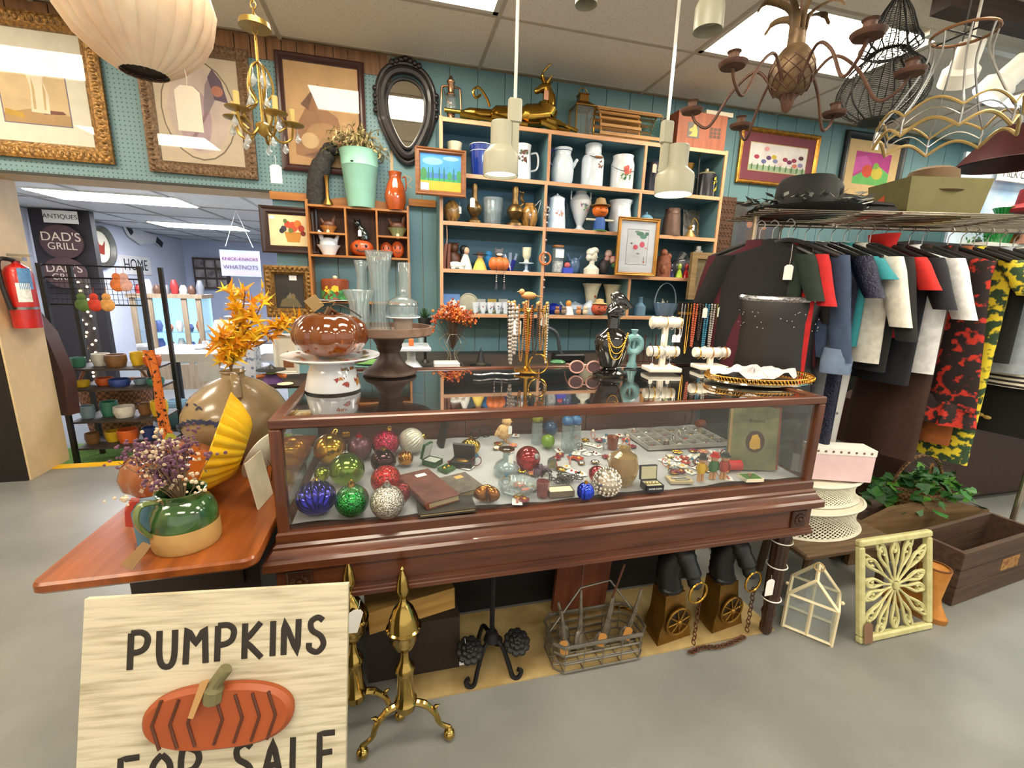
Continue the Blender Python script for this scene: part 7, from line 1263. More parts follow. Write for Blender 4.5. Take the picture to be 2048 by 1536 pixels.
# pineapple chandelier
zp = AY(1465, 135, 1.2).z; hub = AY(1573, 216, 1.32); k = PXM(hub); t = thing('pineapple_chandelier', 'rust brown metal pineapple chandelier with six curved candle arms', 'chandelier', hub); RU = pm((74, 48, 38), .6, .3, c2=(98, 68, 52), scale=20); PN = pm((88, 68, 46), .5, .4, c2=(120, 96, 66), scale=24, bump=.3)
m = M(); m.lathe([(18 * k, 30 * k), (30 * k, 40 * k), (39 * k, 70 * k), (40 * k, 95 * k), (34 * k, 125 * k), (22 * k, 148 * k), (16 * k, 155 * k), (15 * k, 190 * k), (.001, 192 * k)], 40); m.build('fruit', PN, t); m = M()
for s in (-1, 1):
    for i in range(10):
        pts = []
        for j in range(13): zf = j / 12; zz = (38 + 108 * zf) * k; rr = (30 + 10.5 * sin(pi * min(1, zf * 1.15)) - 8 * max(0, zf - .75) / .25) * k; a_ = i * pi / 5 + s * zf * 2.2; pts.append((rr * cos(a_), rr * sin(a_), zz))
        m.tube(pts, 1.3 * k, 5)
m.build('lattice', RU, t)
for i in range(7):
    a_ = i * 2 * pi / 7; d = V((cos(a_), sin(a_), 0)); L = 60 + 30 * (i % 2); M().tube(spline([d * 10 * k + V((0, 0, 186 * k)), d * 16 * k + V((0, 0, (196 + L * .5) * k)), d * (34 + L * .3) * k + V((0, 0, (196 + L * .8) * k)), d * (60 + L * .2) * k + V((0, 0, (180 + L * .7) * k))], 5), [9 * k] * 6 + [8 * k] * 6 + [4 * k] * 3 + [.5 * k], 8, flat=.25).build('crown_leaf', PN, t)
for o in t.children: o.scale.z = .7
M().tube([(0, 0, 120 * k), (0, 0, CZ - hub.z - .001)], 2.5 * k).build('hanging_rod', RU, t)
for (x, y) in ((1465, 135), (1383, 226), (1480, 256), (1668, 232), (1820, 150), (1735, 76)):
    e = AZ(x, y, zp) - hub; d = V((e.x, e.y, 0)); L = d.length; d.normalize(); M().tube(spline([V((0, 0, 0)), d * L * .18 + V((0, 0, .07)), d * L * .36 + V((0, 0, .12)), d * L * .58 + V((0, 0, .07)), d * L * .78 + V((0, 0, e.z - .05)), d * L * .93 + V((0, 0, e.z - .035)), e], 6), 3 * k, 7).build('arm', RU, t); M().lathe([(.001, 0), (20 * k, 0), (24 * k, 6 * k), (24 * k, 7 * k), (.001, 4 * k)], 20, e).build('drip_pan', RU, t); M().lathe([(9 * k, 5 * k), (9 * k, 20 * k), (12 * k, 24 * k), (10 * k, 24 * k), (7 * k, 8 * k)], 14, e).build('candle_cup', RU, t)
M().lathe([(.001, -10 * k), (8 * k, -4 * k), (12 * k, 10 * k), (20 * k, 38 * k), (.001, 40 * k)], 16).build('hub', RU, t)
# black wire hanging basket
b = AY(1752, 246, 1.5); k = PXM(b); t = thing('wire_basket', 'black woven wire hanging basket shaped like a gourd', 'basket', b); prof = spline([(30, 0, 4), (66, 0, 30), (74, 0, 60), (60, 0, 92), (34, 0, 116), (36, 0, 124), (50, 0, 132), (40, 0, 150), (26, 0, 186), (10, 0, 215), (2, 0, 232)], 4); m = M()
for i in range(16): a_ = i * pi / 8; m.tube([(q.x * k * cos(a_), q.x * k * sin(a_), q.z * k) for q in prof], 1.1 * k if i % 4 else 2. * k, 5)
m.build('upright_wires', BLACK, t); m = M()
for j in range(0, 100):
    zf = j / 99 * (len(prof) - 1); q = prof[int(zf)].lerp(prof[min(len(prof) - 1, int(zf) + 1)], zf % 1)
    if q.x > 3: m.tube([(q.x * k * cos(2 * pi * i / 26) * (1 + .012 * (i % 2)), q.x * k * sin(2 * pi * i / 26), q.z * k) for i in range(26)], .55 * k, 3, closed=True)
stuff(m.build('woven_wires', BLACK, t)); M().lathe([(.001, 0), (30 * k, 0), (32 * k, 4 * k), (.001, 6 * k)], 20).build('base_plate', BLACK, t); M().ring((0, 0, 240 * k), 8 * k, 1.5 * k, 14, axis='y').tube([(0, 0, 248 * k), (0, 0, CZ - b.z - .001)], .002).build('hook', BLACK, t); price_tag(t, (-.02, -.03, -.005), .05, string=.04)
# wire lampshade frame with twisted gold binding
c = AY(1935, 58, 1.15); k = PXM(c); zl = AY(1745, 300, 1.3).z; rl = V((c.x + .02, c.y + .02, zl)); Rl = AZ(1745, 300, zl); RL = ((Rl.x - rl.x) ** 2 + (Rl.y - rl.y) ** 2) ** .5; t = thing('lampshade_frame', 'bare wire lampshade frame with gold bound scalloped rim', 'lampshade frame', (rl.x, rl.y, zl)); WG = pm((176, 150, 96), .45, .5); h = c.z - zl
M().ring((0, 0, h), 52 * k, 3 * k, 30).build('top_ring', pm((130, 92, 60), .5, .4), t)
def sca(r_, z, a_): s = abs(sin(a_ * 4)); return V((r_ * (1 - .06 * s) * cos(a_), r_ * (1 - .06 * s) * sin(a_), z + .035 * s))
for z in (0, .055): M().tube([sca(RL, z, 2 * pi * i / 96) for i in range(96)], .005 if not z else .004, 6, closed=True).build('scalloped_rim', WG, t); 
M().tube([sca(RL * .99, .028, 2 * pi * i / 96) for i in range(96)], .0022, 5, closed=True).build('inner_rim_wire', STEEL, t)
for i in range(8):
    a_ = i * pi / 4; d = V((cos(a_), sin(a_), 0)); M().tube(spline([d * 52 * k + V((0, 0, h)), d * (RL * .45) + V((0, 0, h * .75)), d * RL * .8 + V((0, 0, h * .35)), d * RL + V((0, 0, .055)), d * RL], 5), .003, 5).build('rib_wire', STEEL, t)
M().tube([(0, 0, h - .02), (0, 0, CZ - zl - .001)], .0025).tube([(-52 * k, 0, h), (52 * k, 0, h)], .0025).tube([(0, -52 * k, h), (0, 52 * k, h)], .0025).build('hanging_hook', BLACK, t)
# track lights and dark beam on the ceiling
tr = thing('track_rail', 'white ceiling track carrying two spotlights', 'track light', (AZ(2000, 95, CZ).x, AZ(2000, 95, CZ).y, CZ)); M().bx(-.6, .9, -.02, .02, -.03, -.001).build('rail', WHITE, tr, smooth=0)
for (x, y), lb_, e in (((1925, 135), 'white track head angled down beside the lampshade frame', .0), ((2005, 165), 'bluish lit white track head at the end of the rail', 1.5)):
    b = AY(x, y, 1.9); k = PXM(b); q = thing('track_spotlight', lb_, 'lamp', b, rot=(.5, .5 if e else -.5, 0)); M().lathe([(30 * k, -30 * k), (30 * k, -4 * k), (22 * k, 4 * k), (20 * k, 44 * k), (.001, 45 * k)], 24, cap=False).build('can', WHITE, q); M().lathe([(.001, -24 * k), (29 * k, -24 * k)], 24, cap=False).build('bulb_face', lamp_mat((220, 232, 255), 3 if e else 1), q); o_ = M().tube([(0, 0, 0), (0, 0, CZ - .03 - b.z - .04)], .007).build('bracket', WHITE, q, loc=(0, 0, 40 * k)); o_.rotation_euler = q.rotation_euler.to_matrix().inverted().to_euler()
a, b = AZ(1890, 0, CZ - .06), AZ(2048, 48, CZ - .06); struct(M().bx(a.x, XW, a.y - .03, a.y + .06, CZ - .1, CZ - .005).build('trim_2', wood((40, 26, 20), (60, 40, 30), .6), smooth=0))
# ---------------------------------------------------------------- clothes rack
RA, RB, RZ = V((1.66, 1.86, 1.70)), V((3.2, 1.43, 1.70)), 1.70
rd = (RB - RA).normalized(); CH = pm((170, 160, 146), .25, .9)
t = thing('clothes_rack', 'chrome garment rack with a wire top shelf, packed with clothes', 'clothes rack', (RA.x, RA.y, 0)); e = RB - RA
for q in (V((0, 0, 0)), V((e.x, e.y, 0))): M().tube([q + V((0, 0, .02)), q + V((0, 0, 1.78))], .014, 10).build('post', CH, t); M().tube([q + V((-.08, -.25, .02)), q + V((.08, .25, .02))], .014, 8).build('foot', CH, t)
M().tube([V((0, 0, RZ)), V((e.x, e.y, RZ))], .011, 10).build('hanging_rail', CH, t); nrm = V((-rd.y, rd.x, 0)); m = M()
for j in range(-4, 5): m.tube([nrm * j * .045 + V((0, 0, 1.74)) - rd * .06, nrm * j * .045 + V((e.x, e.y, 1.74)) + rd * .06], .004, 5)
for s in (0, .33, .66, 1): m.tube([V((e.x, e.y, 0)) * s + nrm * -.19 + V((0, 0, 1.736)), V((e.x, e.y, 0)) * s + nrm * .19 + V((0, 0, 1.736))], .005, 5)
m.build('wire_shelf', CH, t)
def loft(m, secs, n=26, waves=5, amp=.18, ph=0.):
    """cloth tube: sections (cx, cy, z, half width, half depth); waves grow towards the hem"""
    A = len(m.v); K = len(secs)
    for j, (cx, cy, z, w_, d) in enumerate(secs):
        g = amp * (j / (K - 1)) ** .7
        for i in range(n): a = 2 * pi * i / n; f = 1 + g * sin(waves * a + ph + .35 * j); m.v.append(V((cx + w_ * cos(a) * (1 + .3 * g * sin(3 * a + ph)), cy + d * sin(a) * (f + .3 * g), z)))
    for j in range(K - 1):
        for i in range(n): q = (i + 1) % n; m.f.append([A + j * n + q, A + j * n + i, A + j * n + n + i, A + j * n + n + q]); m.m.append(m.mi)
    m.f.append([A + i for i in range(n)]); m.m.append(m.mi); return m
HPL = None
def hanger(p, rz, c=(28, 27, 28)):
    global HPL
    if HPL is None:
        HPL = thing('coat_hanger', 'plastic coat hanger hooked on the chrome rail of the clothes rack', 'hanger', p, rz, 'hangers on the clothes rack')
        M().tube(spline([(0, 0, -.075), (0, 0, -.03), (.018, 0, -.008), (0, 0, .0125), (-.016, 0, .0)], 4), .0022, 5).build('hook', STEEL, HPL); M().tube(spline([(-.2, 0, -.15), (-.12, 0, -.115), (-.03, 0, -.082), (.03, 0, -.082), (.12, 0, -.115), (.2, 0, -.15)], 4), .008, 7, flat=1.3).build('shoulders', pm(c, .4), HPL); return HPL
    return dup(HPL, p, (0, 0, rz))
random.seed(31)
def garment(pos, rz, mat, label, L=.62, w_=.21, sl=.2, cat='shirt', name='hanging_shirt', neck=.06, dep=.035, hem=None, flare=1., hang=True, extra=None, sm=None, sw=.055):
    t = thing(name, label, cat, pos, rz, 'clothes on the rack'); z0 = -.1; ph = random.uniform(0, 6); m = M()
    S = [(0, 0, z0 + .025, neck * .9, .018), (0, 0, z0 + .0, neck, .03), (0, 0, z0 - .028, w_ * .62, dep * .9), (0, 0, z0 - .055, w_ * .95, dep), (0, 0, z0 - .13, w_ * .92, dep * 1.05)]
    for j in range(1, 7): u = j / 6; S.append((0, 0, z0 - .13 - (L - .13) * u, w_ * (.92 + (flare - .95) * u), dep * (1.05 + .35 * u)))
    loft(m, S, ph=ph); m.build('body', mat, t, smooth=60)
    if sl:
        for s in (-1, 1):
            m = M(); K = 5; loft(m, [(s * (w_ * .78 + (.06 + .05 * (j / K)) * (j / K) ** .6), 0, z0 - .045 - sl * j / K, sw * (1.05 - .25 * j / K), dep * (1.02 - .2 * j / K)) for j in range(K + 1)], 14, 3, .12, ph); m.build('sleeve', sm or mat, t, smooth=60)
    if hang: hanger(pos, rz)
    return t
def cloth(c, var=.12, rough=.85, scale=30): return pm(c, rough, var=var, scale=scale, bump=.1)
rz0 = rad(-44)
garment(V((1.665, 1.83, RZ)), rz0, cloth((72, 14, 28)), 'maroon long sleeve top at the front end of the rack', .6, .2, .5, name='hanging_blouse')
garment(V((1.70, 1.79, RZ)), rz0 + .04, cloth((22, 21, 22)), 'long black short sleeve dress hanging behind the rhinestone top', 1.2, .23, .3)
tk = thing('rhinestone_camisole', 'black satin strapless camisole with rhinestone trim and white price tag', 'top', V((1.735, 1.735, RZ)), rz0, 'clothes on the rack'); m = M(); ps = pm((26, 24, 24), .38, var=.15, scale=6)
loft(m, [(0, 0, -.33, .165, .045), (0, 0, -.37, .172, .055), (0, 0, -.45, .16, .055), (0, 0, -.58, .17, .06), (0, 0, -.74, .19, .07), (0, 0, -.86, .2, .075)], 40, 7, .1); m.build('satin_body', ps, tk, smooth=60)
M().tube([(.165 * 1.01 * cos(2 * pi * i / 40), .045 * 1.05 * sin(2 * pi * i / 40), -.333 + .012 * abs(sin(2 * pi * i / 40)) * -1) for i in range(40)], .011, 6, closed=True, flat=1.2).build('rhinestone_trim', pm((96, 96, 100), .2, .7, c2=(206, 206, 210), scale=120), tk); m = M()
for i in range(30): a = random.uniform(pi, 2 * pi); m.ball((.172 * cos(a), .062 * sin(a), -.39 - random.random() * .09), .003, 5, 3)
stuff(m.build('rhinestones', pm((220, 220, 224), .1, .6), tk))
for s in (-1, 1): M().tube([(s * .12, -.02, -.335), (s * .1, 0, -.1)], .003, 5).build('strap', ps, tk)
hanger(V((1.735, 1.735, RZ)), rz0); price_tag(tk, (.02, -.05, -.1), .055, string=.09)
rzR = math.atan2(nrm.y, nrm.x) - rad(180) + rad(14)
fr = pattern((30, 16, 18), (186, 44, 26), 26, .42, .8, 'noise'); lem = pattern((226, 206, 50), (44, 70, 44), 28, .5, .8, 'noise'); stp = pattern((226, 220, 206), (40, 36, 38), 15, .5, .85, 'stripe'); seq = pm((14, 16, 34), .35, .3, c2=(40, 44, 74), scale=140, bump=.8)
items = [((26, 40, 32), 'dark green tee beside the black one', .66, .19, .2, {}), ((176, 22, 26), 'red graphic tee with white side lettering', .6, .21, .22, {}), ((52, 68, 96), 'dark denim shirt with rolled up cuffs', .5, .21, .46, {}), ((84, 84, 88), 'charcoal grey slacks folded over a hanger', 1.0, .16, 0, {'cat': 'trousers', 'name': 'hanging_trousers'}), (seq, 'long navy sequined dress with short sleeves', .98, .2, .18, {'cat': 'dress', 'name': 'hanging_dress'}), ((40, 130, 140), 'teal blouse peeking between the navy dress and white shirt', .45, .17, .1, {}), ((220, 216, 206), 'cream white blouse with a round neck', .52, .21, .3, {}), ((20, 20, 22), 'black track jacket with white piping', .56, .21, .36, {}), ((186, 30, 26), 'red jacket with stand collar and white lining', .4, .2, .14, {}), ((20, 22, 32), 'navy black short sleeve shirt', .62, .21, .22, {}), ((222, 224, 226), 'plain white tee hanging against the brown top', .56, .22, .26, {}), ((58, 34, 24), 'dark brown long skirt suit', 1.0, .19, 0, {'cat': 'skirt', 'name': 'hanging_skirt'}), (fr, 'black dress printed with big red flowers and ruffled hem', .72, .22, 0, {'cat': 'dress', 'name': 'hanging_dress', 'flare': 1.25}), ((150, 84, 34), 'tan suede skirt hanging below the flowered dress', .92, .16, 0, {'cat': 'skirt', 'name': 'hanging_skirt'}), (lem, 'dress printed with yellow lemons and green leaves', 1.0, .2, .15, {'cat': 'dress', 'name': 'hanging_dress'}), ((18, 18, 20), 'black tee next to the striped jersey', .5, .22, .2, {}), ((150, 160, 170), 'pale grey blue shirt on a white hanger', .55, .21, .15, {}), (stp, 'brown and white striped long sleeve jersey', .62, .21, .6, {}), ((10, 9, 10), 'black velvet evening jacket with gold leaf embroidery at the hem', .86, .23, .5, {'name': 'velvet_jacket', 'cat': 'jacket'})]
n_ = len(items)
for i, (c, lb_, L, w_, sl, kw) in enumerate(items):
    s = .12 + (1.22 - .12) * i / (n_ - 1) + (.06 if i > 11 else 0); pos = RA + rd * s; mt = c if not isinstance(c, tuple) else cloth(c); g = garment(V((pos.x, pos.y, RZ)), rzR + random.uniform(-.12, .12), mt, lb_, L, w_, sl, **kw)
    if i == 2:
        for sx in (-1, 1): m = M(); loft(m, [(sx * .245, 0, -.55, .05, .045), (sx * .25, 0, -.6, .062, .055), (sx * .25, 0, -.66, .06, .05)], 14, 3, .15); m.build('rolled_cuff', cloth((104, 122, 150)), g, smooth=60)
    if i == 12: m = M(); loft(m, [(0, 0, -.76, .2, .05), (0, 0, -.8, .26, .07), (0, 0, -.9, .27, .08)], 40, 9, .4); m.build('ruffle', fr, g, smooth=60)
    if i == 18:
        m = M()
        for q in range(22): a = random.uniform(2.2, 5.4); m.ball((.235 * cos(a), .065 * sin(a) * 1.0, -.86 - .07 * random.random()), (.018, .006, .01), 6, 4)
        stuff(m.build('gold_embroidery', pm((190, 160, 90), .5), g))
    if i == 8: m = M(); m.lathe([(.06, -.09), (.075, -.03), (.07, -.03), (.055, -.09)], 18, cap=False, sy=.6); m.build('stand_collar', mt, g); M().lathe([(.052, -.1), (.06, -.045), (.056, -.045), (.05, -.1)], 18, cap=False, sy=.6).build('white_collar', cloth((226, 224, 220)), g)
tag(loft(M(), [(0, 0, 1.0, .12, .03), (0, 0, .8, .115, .035), (0, 0, .5, .11, .04), (0, 0, .42, .11, .045)], 24, 5, .15).build('star_print_trousers', pattern((222, 222, 218), (110, 110, 116), 16, .13, .85), loc=(2.14, 1.79, .02), rot=(0, 0, rz0), smooth=60), 'white trousers printed with small grey stars hanging low on the rack', 'trousers')
# hats and box on the rack shelf
ZS = 1.7445
p = V((1.80, 1.74, ZS)); t = thing('leaf_brim_hat', 'black felt hat with a brim covered in grey cloth leaves', 'hat', p); t.scale = (1.15, 1.15, 1.3); bf = pm((26, 27, 28), .75, var=.1)
M().lathe([(.001, .005), (.19, .0), (.2, .006), (.11, .014), (.105, .09), (.09, .11), (.001, .118)], 40).build('crown', bf, t); m = M(); random.seed(6)
for i in range(110): a = random.uniform(0, 6.28); r_ = random.uniform(.12, .215); ee = Euler((random.uniform(-.6, .6), random.uniform(-.6, .6), a)).to_matrix(); s = random.uniform(.016, .028); c = V((r_ * cos(a), r_ * sin(a), .022 + random.random() * .02)); m.mi = i % 2; m._add([c + ee @ V(v) * s for v in ((-1, 0, 0), (0, -.4, .1), (1, 0, .15), (0, .4, .1))], [(0, 1, 2, 3)])
stuff(m.build('cloth_leaves', [fl((74, 78, 76), .8), fl((110, 112, 104), .8)], t, smooth=0)); M().ball((.09, -.03, .08), (.05, .03, .035), 12, 7).build('net_bow', BLACK, t)
p = V((2.11, 1.66, ZS)); tag(M().rbox((0, 0, .014), (.13, .12, .026), .008).build('black_clutch', pm((22, 21, 22), .35), loc=p, rot=(0, 0, -.3)), 'flat black leather clutch lying on the rack shelf', 'bag'); tag(M().rbox((0, 0, .01), (.11, .1, .018), .006).build('black_clutch', pm((26, 24, 24), .4), loc=p + V((0, .0, .0285)), rot=(0, .05, -.2)), 'second black leather clutch stacked on the flat one', 'bag')
p = V((2.37, 1.64, ZS)); t = thing('olive_hat_box', 'large olive green open topped hat box on the rack shelf', 'box', p, -.25); ob = pm((104, 98, 58), .7, var=.06); m = M(); A = [(-.18, -.12), (.18, -.12), (.18, .12), (-.18, .12)]
m._add([(x * .9, y * .9, 0) for x, y in A] + [(x, y, .15) for x, y in A] + [(x * .97, y * .97, .15) for x, y in A] + [(x * .88, y * .88, .008) for x, y in A], [(3, 2, 1, 0)] + [(i, (i + 1) % 4, 4 + (i + 1) % 4, 4 + i) for i in range(4)] + [(4 + i, 4 + (i + 1) % 4, 8 + (i + 1) % 4, 8 + i) for i in range(4)] + [(8 + i, 8 + (i + 1) % 4, 12 + (i + 1) % 4, 12 + i) for i in range(4)] + [(12, 13, 14, 15)]); m.build('box', ob, t, smooth=0); M().poly([(-.04, 0), (.04, 0), (.03, .12), (-.035, .12)], .002).build('orange_label', fl((190, 80, 40)), t, loc=(-.17, .05, .015), rot=(0, 0, -pi / 2 - .05))
t = thing('brown_fedora', 'brown felt fedora crown sitting inside the olive hat box', 'hat', p + V((0.02, 0, .009)), .3); M().lathe([(.001, .09), (.125, .088), (.13, .094), (.1, .1), (.098, .14), (.088, .19), (.06, .205), (.001, .2)], 36, sx=1.1).build('crown', pm((92, 70, 44), .8, var=.1), t); M().lathe([(.1015, .1), (.101, .125)], 36, cap=False, sx=1.1).build('hat_band', pm((60, 44, 30), .6), t); M().lathe([(.001, 0), (.07, 0), (.07, .088), (.001, .088)], 20).build('stuffing', PAPER, t)
# ---------------------------------------------------------------- right wall side: shelf with glass, sign, red hat, dark lampshades
Y = 2.7; b = AY(1995, 489, Y); t = thing('white_wall_shelf', 'white shelf with glassware beyond the clothes rack', 'shelf', (b.x + .25, Y + .05, b.z - .03)); M().bx(-.55, .75, -.15, .15, 0, .029).build('board', WHITE, t, smooth=0); M().bx(-.55, .75, .13, .15, .03, .75).build('back_panel', pm((150, 180, 214), .6, c2=(206, 216, 226), scale=3), t, smooth=0)
M().bx(-1.3, 1.2, -.14, .15, .03 - b.z, -.0002).build('dark_base', pm((20, 17, 17), .6), t, smooth=0)  # black block added to stand for the shadows beyond the clothes rack
def rs(x, yt, w_, dy=0): p_ = V((AY(x, 470, Y + dy).x, Y + dy, b.z)); return p_, AY(x, yt, Y + dy).z - b.z, w_ * PXM(p_) / 2
p_, h, R = rs(1997, 415, 42); vessel('green_glass_vase', 'emerald green ribbed glass vase with a flared rim', 'vase', p_, h, R, [(.1, 0), (.8, 0), (1, .3), (.95, .55), (.55, .7), (.6, .85), (.85, 1)], glass((20, 170, 70), .5, .05, 1.3, (16, 150, 60)), ribs=14, amp=.08, n=56)
p_, h, R = rs(2034, 432, 36); vessel('amber_vase', 'round amber and brown glazed vase with a pink neck', 'vase', p_, h, R, [(.1, 0), (.6, 0), (1, .4), (.9, .65), (.4, .85), (.5, 1)], pm((176, 110, 24), .2, c2=(110, 60, 30), scale=14, coat=.6))
p_, h, R = rs(1960, 452, 40, .05); t = thing('leafy_plant', 'small clump of green artificial leaves on the white shelf', 'plant', p_); m = M()
for i in range(40): a = random.uniform(0, 6.3); c = V((random.uniform(0, R) * cos(a), random.uniform(0, R) * sin(a), random.uniform(.015, h))); ee = Euler((random.uniform(0, 6), random.uniform(0, 6), 0)).to_matrix(); m._add([c + ee @ V(v) * .022 for v in ((-1, 0, 0), (0, -.5, 0), (1, 0, 0), (0, .5, 0))], [(0, 1, 2, 3)])
stuff(m.build('leaves', fl((50, 100, 50)), t, smooth=0)); M().lathe([(.001, 0), (.02, 0), (.024, .03), (.001, .03)], 12).build('pot', BLACK, t)
q = AY(2020, 352, 2.85); t = thing('milk_sign', 'white board sign with black MILK lettering above the white shelf', 'sign', (q.x + .15, 2.83, q.z - .05)); M().bx(-.32, .4, -.01, .01, 0, .11).build('board', fl((222, 214, 200)), t, smooth=0); text_mesh('MILK·C', .085, fl((30, 30, 34)), t, (-.29, -.011, .055), align='LEFT'); M().bx(-.32, .4, -.012, .008, .111, .2).build('red_banner', fl((190, 90, 84)), t, smooth=0)
p_, h, R = rs(2036, 366, 92, -.1); t = thing('red_felt_hat', 'crimson felt hat on a pink milk glass stand', 'hat', p_ + V((.1, 0, 0))); M().lathe([(.001, 0), (R * .4, 0), (R * .2, h * .1), (R * .2, h * .55), (.001, h * .56)], 20).build('stand', pm((206, 150, 130), .3), t); M().lathe([(.001, h * .56), (R * .96, h * .54), (R, h * .6), (R * .6, h * .7), (R * .55, h * .95), (.001, h)], 30).build('hat', pm((130, 16, 26), .8), t)
for x, y, w_, lb_ in ((2010, 262, 150, 'wide dark maroon lampshade hung above the milk sign'),):
    b2 = AY(x, 328, 2.2); k = PXM(b2); t = thing('hanging_lampshade', lb_, 'lamp shade', V((b2.x + .05, 2.2, b2.z))); M().lathe([(84 * k, 0), (84 * k, .006), (40 * k, 62 * k), (26 * k, 70 * k), (24 * k, 68 * k), (80 * k, 0)], 36, cap=False).build('shade', pm((64, 26, 26), .5, var=.2), t); M().tube([(0, 0, 66 * k), (0, 0, CZ - b2.z - .001)], .003).tube([(-26 * k, 0, 68 * k), (26 * k, 0, 68 * k)], .002).build('cord', BLACK, t)
# carved wooden panel and mirror frame beside the shelving
pa = AY(1424, 540, WY - .03); pb = AY(1470, 395, WY - .03); t = thing('carved_screen', 'tall dark carved wooden lattice panel against the wall by the clothes', 'panel', ((pa.x + pb.x) / 2, WY - .012, pa.z)); hh = pb.z - pa.z; M().bx(-.1, .09, -.02, .01, 0, hh).build('board', wood((66, 40, 24), (96, 62, 38), .6, 2), t, smooth=0); m = M()
for i in range(5):
    for j in range(9): m.ring((-.075 + .036 * i, -.022, .05 + j * hh / 9.5), .016, .004, 10, 5, axis='y')
stuff(m.build('carving', wood((80, 50, 30), (104, 68, 42), .6), t))
q = AY(1400, 600, SY - .15); t = thing('driftwood_frame', 'rough weathered wooden frame hung at the shelf corner', 'frame', V((q.x + .1, SY - .06, q.z))); zz = AY(1400, 505, SY - .06).z - q.z
for a_, b_, c_, d_ in ((-.16, .2, zz - .05, zz), (-.16, .2, 0, .05), (-.16, -.11, .05, zz - .05), (.15, .2, .05, zz - .05)): M().bx(a_, b_, -.02, .012, c_, d_).build('rail', wood((112, 90, 58), (146, 122, 84), .8), t, smooth=0)
M().bx(-.11, .15, -.004, .01, .05, zz - .05).build('panel', pm((120, 104, 74), .8, c2=(84, 74, 54), scale=9), t, smooth=0)
q = AY(1388, 560, SY - .02); t = thing('metal_oil_can', 'slim galvanised dispenser tube hooked to the shelf edge', 'dispenser', V((q.x, SY - .03, q.z))); M().lathe([(.001, 0), (.02, 0), (.022, .02), (.022, .2), (.034, .215), (.034, .225), (.02, .23), (.02, .26), (.001, .26)], 16).build('tube', pm((150, 152, 152), .4, .7), t); M().tube(spline([(0, 0, 0), (.01, 0, -.06), (.05, 0, -.09), (.13, 0, -.11)], 4), .007, 7).build('spout_pipe', pm((150, 152, 152), .4, .7), t)
# ---------------------------------------------------------------- floor at the right
t = thing('plank_stool', 'weathered low plank stool holding the white lattice pieces', 'stool', (2.0, 1.5, 0)); M().rbox((0, 0, .245), (.56, .3, .03), .008).build('plank', wood((84, 64, 44), (116, 92, 66), .7), t)
for sx in (-.22, .22):
    for sy in (-.11, .11): M().tube([(sx, sy, .23), (sx * 1.08, sy * 1.1, 0)], .018, 8).build('leg', wood((70, 52, 36), (96, 74, 52), .7, 2), t)
def lattice(p, R, h, a0, a1, label):
    t = thing('lattice_corner_shelf', label, 'shelf', p); m = M(); N_ = 26; wm = pm((222, 218, 200), .5, var=.04); sh = lambda u, v: V((R * (1.0 - .14 * sin(pi * v)) * cos(rad(a0 + (a1 - a0) * u)), R * .55 * (1.0 - .14 * sin(pi * v)) * sin(rad(a0 + (a1 - a0) * u)), h * v))
    for i in range(-9, N_ + 1):
        for s in (1, -1):
            pts = [(u_, v_) for v_ in [j / 6 for j in range(7)] for u_ in [(i + (s * 9 * v_ if s > 0 else 9 - 9 * v_)) / N_] if 0 <= u_ <= 1]
            if len(pts) > 1: m.tube([sh(*q) for q in pts], .0028, 4)
    stuff(m.build('lattice_band', wm, t))
    for v_, w2 in ((0, 1.04), (1, 1.05)): M().tube([sh(j / 20, v_) * 1 + V((0, 0, 0)) for j in range(21)], .008, 6).build('rim', wm, t)
    for u_ in (0, 1): M().tube([sh(u_, 0), sh(u_, .5), sh(u_, 1)], .007, 6).build('end_post', wm, t)
    m = M(); m._add([sh(j / 20, 1) for j in range(21)] + [V((0, 0, h))], [(j, j + 1, 21) for j in range(20)]); m.build('top_plate', wm, t, smooth=0); return t
lattice(V((1.98, 1.56, .262)), .25, .13, 182, 358, 'curved white metal lattice shelf resting on the plank stool'); lattice(V((2.02, 1.58, .402)), .2, .1, 182, 358, 'smaller curved white metal lattice shelf stacked on the wider one')
p = V((2.05, 1.56, .515)); t = thing('pink_gift_box', 'pale pink card box with a white edge of printed dots', 'box', p, -.35); M().bx(-.14, .14, -.05, .05, 0, .13).build('box', fl((226, 196, 200), .7), t, smooth=0); M().bx(-.142, .142, -.052, .052, .1305, .16).build('white_edge', PAPER, t, smooth=0); m = M()
for i in range(8): m.ball((-.12 + i * .034, -.053, .145), (.006, .0012, .006), 8, 4)
m.build('printed_dots', fl((110, 80, 70)), t)
